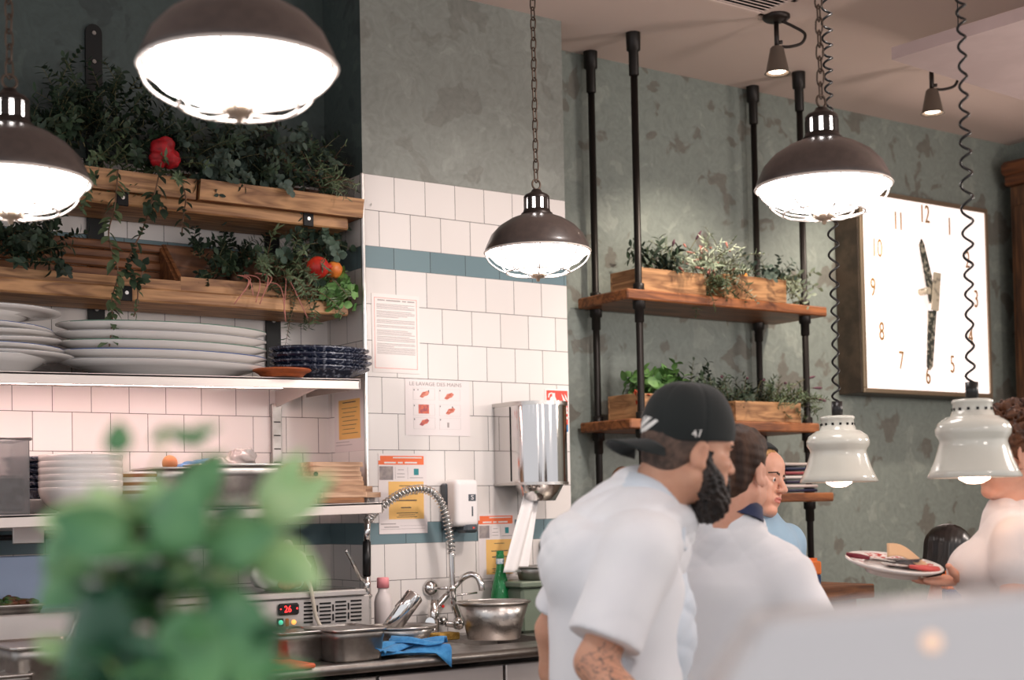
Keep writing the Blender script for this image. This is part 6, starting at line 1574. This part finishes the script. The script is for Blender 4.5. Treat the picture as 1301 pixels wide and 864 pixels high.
# bib apron on the chest
s = SDF(); s.ell(CH+tf*.06-UP*.04, (.15, .148, .2), Tt, .03); s.ell(CH+tf*.03+UP*.09, (.12, .135, .1), Tt, .05); s.ell(PV+tf*.03, (.17, .14, .2), Tt, .05); s.box(CH-tf*.185, (.5, .2, .9), Tt, k=.01, op='s')
nets_obj('bib_apron', s.mesh(.006, wrinkle(1.2, 2)), m_apron, t)
st = MB(); st.tube(smooth_path([CH+tf*.15+UP*.14+ts*.1, UC+tf*.11+ts*.13+UP*.02, NB+ts*.085-UP*.02+tf*.02, NB-tf*.085-UP*.0, NB-ts*.085-UP*.02+tf*.02, UC+tf*.11-ts*.13, CH+tf*.15+UP*.14-ts*.1], 6), .007, 6)
st.build('neck_strap', m_apron, t)
legs(t, PV-UP*.1, ts, tf, m_trous)

# ---------------- the second cook, seen from behind
Hc = at(934, 604, 3.75); Hr = hframe(math.cos(.98), math.sin(.98), .08, .0)
tf = RIGHT*math.cos(1.0)+AWAY*math.sin(1.0); ts = np.cross(tf, UP)
NB = at(928, 669, 3.77); UC = at(935, 733, 3.8); CH = at(935, 790, 3.82); PV = at(932, 950, 3.85)
SR = at(997, 731, 3.72); ER = at(1046, 815, 3.66); WR = at(1085, 840, 3.9); SL = at(872, 718, 3.9); EL = at(850, 830, 3.95); WL_ = at(900, 870, 4.1)
t = thing('person', 'person in white jacket with navy collar and brown hair pulled back, beyond the cap wearer', 'person', V(PV[0], PV[1], 0))
s = SDF(); head_sdf(s, Hr, Hc, .97, False); s.frame(); nk0 = Hc+Hr@V(0, -.025, -.05)
s.cone(nk0, NB, .05, .056, .03); s.cone(Hc+Hr@V(0, -.055, -.03), NB-tf*.035, .036, .045, .03); s.cone(NB, UC, .045, .055, .03)
s.cone(SR-UP*.03, SL-UP*.03, .034, None, .03); s.cone(UC, CH, .055, .075, .03); s.cone(CH, PV, .075, .1, .05)
s.chain([SR-UP*.02, ER], [.046, .038], .03); s.chain([ER, (ER+WR)/2, WR], [.038, .036, .026], .02); s.chain([SL-UP*.02, EL], [.046, .038], .03); s.chain([EL, WL_], [.038, .026], .02)
hand_sdf(s, WR, WR-ER, -UP, .17, side=-1); hand_sdf(s, WL_, WL_-EL, -UP, .17, side=1)
nets_obj('body', s.mesh(.0046), [m_skin_b, m_lip, m_brow], t, face_region(Hr, Hc, .97)); eyes(Hr, Hc, .97, t)
s = SDF(); s.frame(Hr, Hc, .97)
s.ell((0, -.012, .05), (.083, .104, .09), k=.01); s.ell((0, -.06, -.02), (.062, .05, .055), k=.03); s.ell((0, -.1, -.04), (.034, .03, .032), k=.015); s.ell((0, .05, .09), (.062, .045, .045), k=.03)
s.box((0, .145, -.02), (.12, .085, .085), rotx(.25), rd=.03, k=.01, op='s'); s.box((0, .085, -.085), (.12, .075, .08), rd=.02, k=.01, op='s'); s.ell((.082, .0, -.002), (.02, .024, .036), k=.008, op='s'); s.ell((-.082, .0, -.002), (.02, .024, .036), k=.008, op='s')
def strands(P): q = (P-Hc)@Hr; return .0012*np.sin(q[:, 0]*240+np.sin(q[:, 1]*30)*2)+.001*np.sin(q[:, 2]*260+q[:, 0]*60)
nets_obj('hair', s.mesh(.0038, strands), m_hair_b, t)
s = SDF(); Tt = np.stack([ts, tf, UP], 1)
s.ell(UC-UP*.03, (.175, .11, .11), Tt, .05); s.ell(CH, (.165, .125, .14), Tt, .06); s.ell((CH+PV)/2, (.16, .13, .2), Tt, .06); s.ell(PV, (.175, .14, .16), Tt, .06)
s.cone(NB-UP*.012, UC-tf*.02, .062, .1, .04); s.cone(NB-UP*.01, SR, .066, .064, .05); s.cone(NB-UP*.01, SL, .066, .064, .05); s.cone(SR, ER, .07, .064, .035); s.cone(ER, ER*.5+WR*.5, .062, .055, .02); s.cone(SL, EL, .07, .064, .035); s.cone(EL, EL*.5+WL_*.5, .062, .055, .02)
nets_obj('chef_jacket', s.mesh(.006, wrinkle(1.5, 1.4)), m_jacket, t)
nd = nrm(nk0-NB); cd_ = nrm(UP*.9+tf*.3); collar(t, 'navy_collar', at(931, 650, 3.77)-cd_*.025, cd_, .079, .042, m_navyc)
MB().tube(smooth_path([CH+tf*.125+ts*.1-UP*.13, CH+ts*.166-UP*.14, CH-tf*.134-UP*.16, CH-ts*.166-UP*.14, CH+tf*.125-ts*.1-UP*.13], 8), .006, 6).build('apron_string', m_navyc, t)
legs(t, PV-UP*.1, ts, tf, m_trous)

# ---------------- the person in the light blue shirt beyond the pass
Hc = at(958, 613, 4.75); Hr = hframe(math.sin(.95), -math.cos(.95), .12, -.17)
tf = RIGHT*math.sin(.95)-AWAY*math.cos(.95); ts = np.cross(tf, UP)
NB = at(964, 660, 4.78); UC = at(972, 697, 4.8); CH = at(962, 760, 4.8); PV = at(960, 890, 4.8)
SL = UC-ts*.165+UP*.015; SR = UC+ts*.165+UP*.015; EL = SL-UP*.27-ts*.05; ER = SR-UP*.27+ts*.05; WL_ = EL+tf*.2-UP*.05; WR = ER+tf*.2-UP*.05
t = thing('person', 'person in light blue shirt and dark head scarf beside the second cook\'s head', 'person', V(PV[0], PV[1], 0))
s = SDF(); head_sdf(s, Hr, Hc, .97, False, .001); s.frame(); nk0 = Hc+Hr@V(0, -.025, -.05)
s.cone(nk0, NB, .05, .055, .03); s.cone(NB, UC, .045, .055, .03); s.cone(SR-UP*.03, SL-UP*.03, .034, None, .03); s.cone(UC, CH, .055, .075, .03); s.cone(CH, PV, .075, .1, .05)
for (a_, b_, c_, sd_) in ((SR, ER, WR, -1), (SL, EL, WL_, 1)):
    s.chain([a_-UP*.02, b_], [.045, .037], .03); s.chain([b_, c_], [.037, .025], .02); hand_sdf(s, c_, c_-b_, -UP, .17, side=sd_)
nets_obj('body', s.mesh(.0044), [m_skin_b, m_lip, m_brow], t, face_region(Hr, Hc, .97)); eyes(Hr, Hc, .97, t)
s = SDF(); s.frame(Hr, Hc, .97); s.ell((0, -.012, .05), (.082, .103, .09), k=.01); s.ell((0, -.085, -.02), (.045, .04, .045), k=.03)
s.ell((0, .122, -.012), (.058, .075, .092), k=.006, op='s'); s.box((0, .07, -.11), (.12, .09, .1), rd=.02, k=.01, op='s')
nets_obj('hair', s.mesh(.004, lambda P: wav(P, [((1, .4, .2), 300, .0012, 0), ((.2, .6, .4), 360, .001, 1)])), m_hair_l, t)
s = SDF(); s.frame(Hr, Hc, .97); s.ell((0, -.012, .056), (.088, .109, .096), k=.01); Rb_ = rotx(.5); s.box(V(0, .03, .104)-Rb_@V(0, 0, .15), (.3, .3, .15), Rb_, k=.004, op='s')
nets_obj('head_scarf', s.mesh(.004), m_capb, t)
s = SDF(); Tt = np.stack([ts, tf, UP], 1)
s.ell(UC-UP*.03, (.17, .105, .1), Tt, .05); s.ell(CH, (.155, .12, .13), Tt, .06); s.ell((CH+PV)/2, (.15, .12, .18), Tt, .06); s.ell(PV, (.165, .13, .15), Tt, .06)
s.cone(NB-UP*.015, UC, .058, .1, .04); s.cone(NB-UP*.03, SR, .058, .06, .05); s.cone(NB-UP*.03, SL, .058, .06, .05); s.cone(SR, SR*.45+ER*.55, .064, .062, .03); s.cone(SL, SL*.45+EL*.55, .064, .062, .03)
nets_obj('tee_shirt', s.mesh(.0065, wrinkle(1.1, 3)), m_tee_b, t); legs(t, PV-UP*.1, ts, tf, m_trous)

# ---------------- the waiter with curly hair carrying a plate
Hc = at(1288, 582, 3.95); Hr = hframe(-1, .05, .06, .0)
tf = -RIGHT*.97+AWAY*.1; tf = nrm(tf); ts = np.cross(tf, UP)
NB = at(1288, 652, 3.97); UC = at(1292, 694, 3.97); CH = at(1284, 724, 3.97); PV = at(1310, 900, 4.0)
SL = at(1296, 692, 3.8); EL = at(1290, 795, 3.72); WL_ = at(1235, 850, 3.68); SR = at(1290, 694, 4.14); ER = at(1272, 790, 4.16); WR = at(1222, 736, 4.0)
t = thing('person', 'person with curly brown hair in off-white tee shirt, holding out a plate', 'person', V(PV[0], PV[1], 0))
s = SDF(); head_sdf(s, Hr, Hc, .97, False); s.frame(); nk0 = Hc+Hr@V(0, -.02, -.05)
s.cone(nk0, NB, .05, .056, .03); s.cone(NB, UC, .045, .055, .03); s.cone(SR-UP*.03, SL-UP*.03, .034, None, .03); s.cone(UC, CH, .055, .075, .03); s.cone(CH, PV, .075, .1, .05)
s.chain([SL-UP*.02, EL], [.05, .042], .03); s.chain([EL, WL_], [.042, .026], .02); s.chain([SR-UP*.02, ER], [.048, .042], .03); s.chain([ER, (ER+WR)/2, WR], [.042, .038, .027], .02)
hand_sdf(s, WL_, WL_-EL, RIGHT, .175, side=-1)
PLc = at(1134, 729, 3.95); pn = nrm(UP+RIGHT*.12-AWAY*.17)
hand_sdf(s, WR, at(1158, 742, 3.93)-WR, UP+RIGHT*.1, .19, curl=.1, spread=.2, side=-1, thumb_out=.75, tcurl=.7)
nets_obj('body', s.mesh(.0045), [m_skin_b, m_lip, m_brow], t, face_region(Hr, Hc, .97)); eyes(Hr, Hc, .97, t)
s = SDF(); s.frame(Hr, Hc, .97); r = random.Random(5)
s.ell((0, -.02, .055), (.09, .105, .09), k=.01)
for k in range(230):
    d = rdir(r, .1); 
    if d[1] > .35 and d[2] < .75: continue
    if d[2] < -.45: continue
    c = V(0, -.025, .05)+d*V(.094, .112, .1)*r.uniform(.92, 1.12); s.ell(c, (r.uniform(.012, .02),)*3, k=.006)
for k in range(40): c = V(r.uniform(-.05, .05), r.uniform(.03, .09), r.uniform(.1, .15)); s.ell(c, (r.uniform(.01, .017),)*3, k=.005)
for k in range(60): d = rdir(r, 0); s.ell(V(0, -.13, .04)+d*.055, (r.uniform(.012, .02),)*3, k=.006)
nets_obj('hair', s.mesh(.0042, lambda P: wav(P, [((1, .4, .2), 260, .003, 0), ((.2, .6, 1), 300, .003, 1), ((1, -.7, .6), 380, .002, 2)])), m_hair_c, t)
s = SDF(); Tt = np.stack([ts, tf, UP], 1)
s.ell(UC-UP*.03, (.17, .11, .11), Tt, .05); s.ell(CH+tf*.03, (.155, .14, .1), Tt, .05); s.ell((CH+PV)/2, (.155, .14, .2), Tt, .06); s.ell(PV, (.17, .14, .16), Tt, .06)
s.cone(NB-UP*.01, UC, .06, .1, .04); s.cone(NB-UP*.02, SR, .06, .062, .05); s.cone(NB-UP*.02, SL, .06, .066, .05); s.cone(SL, SL*.72+EL*.28, .072, .074, .03); s.cone(SR, SR*.5+ER*.5, .066, .07, .03)
nets_obj('tee_shirt', s.mesh(.006, wrinkle(1.3, 5)), m_tee_w, t); legs(t, PV-UP*.1, ts, tf, m_trous)
# plate, cutlery, napkin
Rp = np.stack([*frame_of(pn)[:2], pn], 1)
m_pattern = mat('red_speckle', (238, 230, 226), .25, col2=(198, 84, 78), vscale=70, vlo=.52, vhi=.56)
t = thing('dinner_plate', 'white plate with red pattern held out at the right, carrying cutlery and a napkin', 'plate', PLc)
MB().lathe([(a, b*1.15) for a, b in plate_prof(.134, .026, .55, .005)], PLc, 48, R=Rp).build('dish', m_white_por, t)
MB().lathe([(.082, .0236), (.104, .0272), (.126, .0325)], PLc, 48, R=Rp).build('patterned_rim', m_pattern, t)
def onp(x, y, h=.0): return PLc+Rp@V(0, 0, 1)*(h)+(RIGHT-pn*np.dot(RIGHT, pn))*x+nrm(np.cross(pn, RIGHT))*y*-1*-1
m_red_h = mat('red_handle', (206, 92, 88), .4); m_mar = mat('maroon_handle', (116, 34, 48), .4)
def cutlery(name, label, a, b_, h, m, kind):
    A, B = onp(*a, h), onp(*b_, h); t = thing(name, label, 'cutlery', A); d = nrm(B-A); L_ = np.linalg.norm(B-A); s_ = np.cross(pn, d)
    MB().tube([A, A+d*L_*.25, A+d*L_*.48], [.006, .0075, .005], 8).build('handle', m, t)
    b = MB()
    if kind == 'knife': b.prism([(0, -.005), (L_*.4, -.007), (L_*.52, .0), (L_*.5, .006), (0, .005)], A+d*L_*.47, d, s_, pn*.002)
    else:
        b.tube([A+d*L_*.47, A+d*L_*.75], .003, 6); b.prism([(0, -.004), (.02, -.011), (.03, -.011), (.03, .011), (.02, .011), (0, .004)], A+d*L_*.74, d, s_, pn*.002)
        for k in range(4): b.box(A+d*(L_*.74+.047)+s_*(-.009+.006*k), (.034, .0025, .002), np.stack([d, s_, pn], 1))
    b.build('blade' if kind == 'knife' else 'tines', m_steel, t)
cutlery('table_knife', 'maroon-handled knife resting on the left rim of the held plate', (-.128, .03), (-.0, -.02), .037, m_mar, 'knife')
cutlery('table_knife', 'knife with light red handle lying across the held plate, nearer the napkin', (.115, -.035), (-.05, -.05), .033, m_red_h, 'knife')
cutlery('table_fork', 'fork with light red handle lying nearest the lens on the held plate', (.11, -.062), (-.06, -.035), .034, m_red_h, 'fork')
def nap(u, v):
    a = at(1124+u*52-4*v*(1-u), 707+u*16-(1-v)*(12-17*u) if False else 707+u*14, 3.95); 
    q = at(1127+u*58, 700+u*15+v*8, 3.99-.05*v); return q+UP*(.012*math.sin(u*5)+.02*(1-u)*(1-v))
t = thing('paper_napkin', 'beige folded paper napkin standing on the held plate', 'napkin', at(1150, 712, 3.95))
o = MB().grid(nap, 14, 8).build('sheet', mat('kraft_paper', (214, 178, 140), .7), t, fixn=False); sm = o.modifiers.new('thick', 'SOLIDIFY'); sm.thickness = .002
bowl('glass_bowl', 'small clear dish beside the napkin on the held plate', onp(.035, .03, .016), .05, .022, .035, m_clear, .002)

# ---------------- the seated guest with black bob
Hc = at(1206, 712, 5.3); Hr = hframe(.75, .66, .2, 0); tf = nrm(RIGHT*.75+AWAY*.66); ts = np.cross(tf, UP)
NB = at(1203, 765, 5.32); UC = at(1200, 800, 5.34); PV = at(1196, 960, 5.4); SL = UC-ts*.17; SR = UC+ts*.17; EL = SL-UP*.24+tf*.1; ER = SR-UP*.24+tf*.1; WL_ = EL+tf*.22; WR = ER+tf*.22
t = thing('person', 'seated person with glossy black bob hair, seen beyond the held plate', 'person', V(PV[0], PV[1], 0))
s = SDF(); head_sdf(s, Hr, Hc, .95, False); s.frame(); nk0 = Hc+Hr@V(0, -.02, -.05)
s.cone(nk0, NB, .05, .055, .03); s.cone(NB, UC, .06, .1, .05); s.cone(SR, SL, .055, None, .05); s.cone(UC, PV, .1, .13, .05)
for (a_, b_, c_, sd_) in ((SR, ER, WR, -1), (SL, EL, WL_, 1)): s.chain([a_, b_, c_], [.048, .04, .026], .02); hand_sdf(s, c_, c_-b_, -UP, .17, side=sd_)
nets_obj('body', s.mesh(.006), [m_skin_b, m_lip, m_brow], t, face_region(Hr, Hc, .95)); eyes(Hr, Hc, .95, t)
s = SDF(); s.frame(Hr, Hc, .95); s.ell((0, -.012, .05), (.09, .108, .092), k=.01); s.ell((0, -.03, -.04), (.088, .09, .075), k=.04); s.box((0, .13, -.05), (.06, .09, .105), rd=.03, k=.015, op='s'); s.box((0, 0, -.17), (.2, .2, .07), k=.01, op='s')
nets_obj('hair', s.mesh(.005, lambda P: .0005*np.sin(((P-Hc)@Hr)[:, 0]*300+3*((P-Hc)@Hr)[:, 1]*40)), mat('glossy_black_hair', (20, 17, 16), .3, col2=(34, 28, 26), vscale=50, stretch=(1, 1, .1)), t)
s = SDF(); Tt = np.stack([ts, tf, UP], 1); s.ell(UC-UP*.03, (.18, .12, .1), Tt, .05); s.cone(UC, PV, .13, .15, .06); s.cone(SR, ER, .065, .06, .03); s.cone(SL, EL, .065, .06, .03)
nets_obj('shirt', s.mesh(.008, wrinkle(1, 7)), m_trous, t)
s = SDF(); s.cone(PV, PV+tf*.4+ts*.1, .09, .07, .04); s.cone(PV, PV+tf*.4-ts*.1, .09, .07, .04)
for g in (-1, 1): k = PV+tf*.4+ts*.1*g; s.cone(k, V(k[0], k[1], .08), .066, .05, .03)
nets_obj('trousers', s.mesh(.014), m_trous, t)
sz = PV[2]-.1
t = thing('stool', 'dark stool under the seated person beyond the held plate', 'stool', V(PV[0], PV[1], 0))
MB().cyl((PV[0], PV[1], sz-.03), (PV[0], PV[1], sz), .17, 24).build('seat', m_dwood_x, t)
for a in range(4): q = V(.12*math.cos(a*PI/2+.8), .12*math.sin(a*PI/2+.8), 0); MB().cyl(V(PV[0], PV[1], sz-.03)+q, V(PV[0], PV[1], 0)+q*1.3, .016, 8).build('leg', m_black, t)
holder('orange and navy holder on the table behind the held plate, by the black bob', 1209, 737, 4.9, .055, at(1209, 764, 4.9)[2])
# ------------------------------------------------------------------ light and colour management
w = bpy.data.worlds.new('world'); SC.world = w; w.use_nodes = True
w.node_tree.nodes['Background'].inputs['Color'].default_value = (.95, .96, 1.0, 1)
w.node_tree.nodes['Background'].inputs['Strength'].default_value = .95
SC.view_settings.view_transform = 'Standard'; SC.view_settings.look = 'None'
SC.view_settings.gamma = 1; SC.view_settings.use_curve_mapping = False
SC.view_settings.exposure = .05
SC.cycles.use_denoising = True
SC.cycles.max_bounces = 6; SC.cycles.diffuse_bounces = 3; SC.cycles.glossy_bounces = 3; SC.cycles.transmission_bounces = 5
SC.cycles.sample_clamp_indirect = 6; SC.cycles.caustics_reflective = False; SC.cycles.caustics_refractive = False

def room_spot(name, loc, tgt, e, size, col, soft=.15, blend=.8):
    l = bpy.data.lights.new(name, 'SPOT'); l.energy = e; l.spot_size = math.radians(size); l.spot_blend = blend; l.shadow_soft_size = soft; l.color = col
    o = bpy.data.objects.new(name, l); C.objects.link(o); o.location = loc; o.rotation_euler = (Vector(tgt)-Vector(loc)).to_track_quat('-Z', 'Y').to_euler()
room_spot('kitchen_spot', (3.5, 2.6, 3.55), (3.35, 5.0, 1.7), 195, 62, (1, .9, .85))

for i, (x, y, e) in enumerate(((.4, -.4, 14), (2.6, .2, 34), (4.6, 1.6, 62), (6.2, 2.6, 62))):  # added warm fill without fittings, brightening ceiling, walls and people
    l = bpy.data.lights.new('fill_light', 'POINT'); l.energy = e; l.shadow_soft_size = .2; l.color = (1, .86, .78)
    o = bpy.data.objects.new('fill_light', l); C.objects.link(o); o.location = (x, y, 2.25)
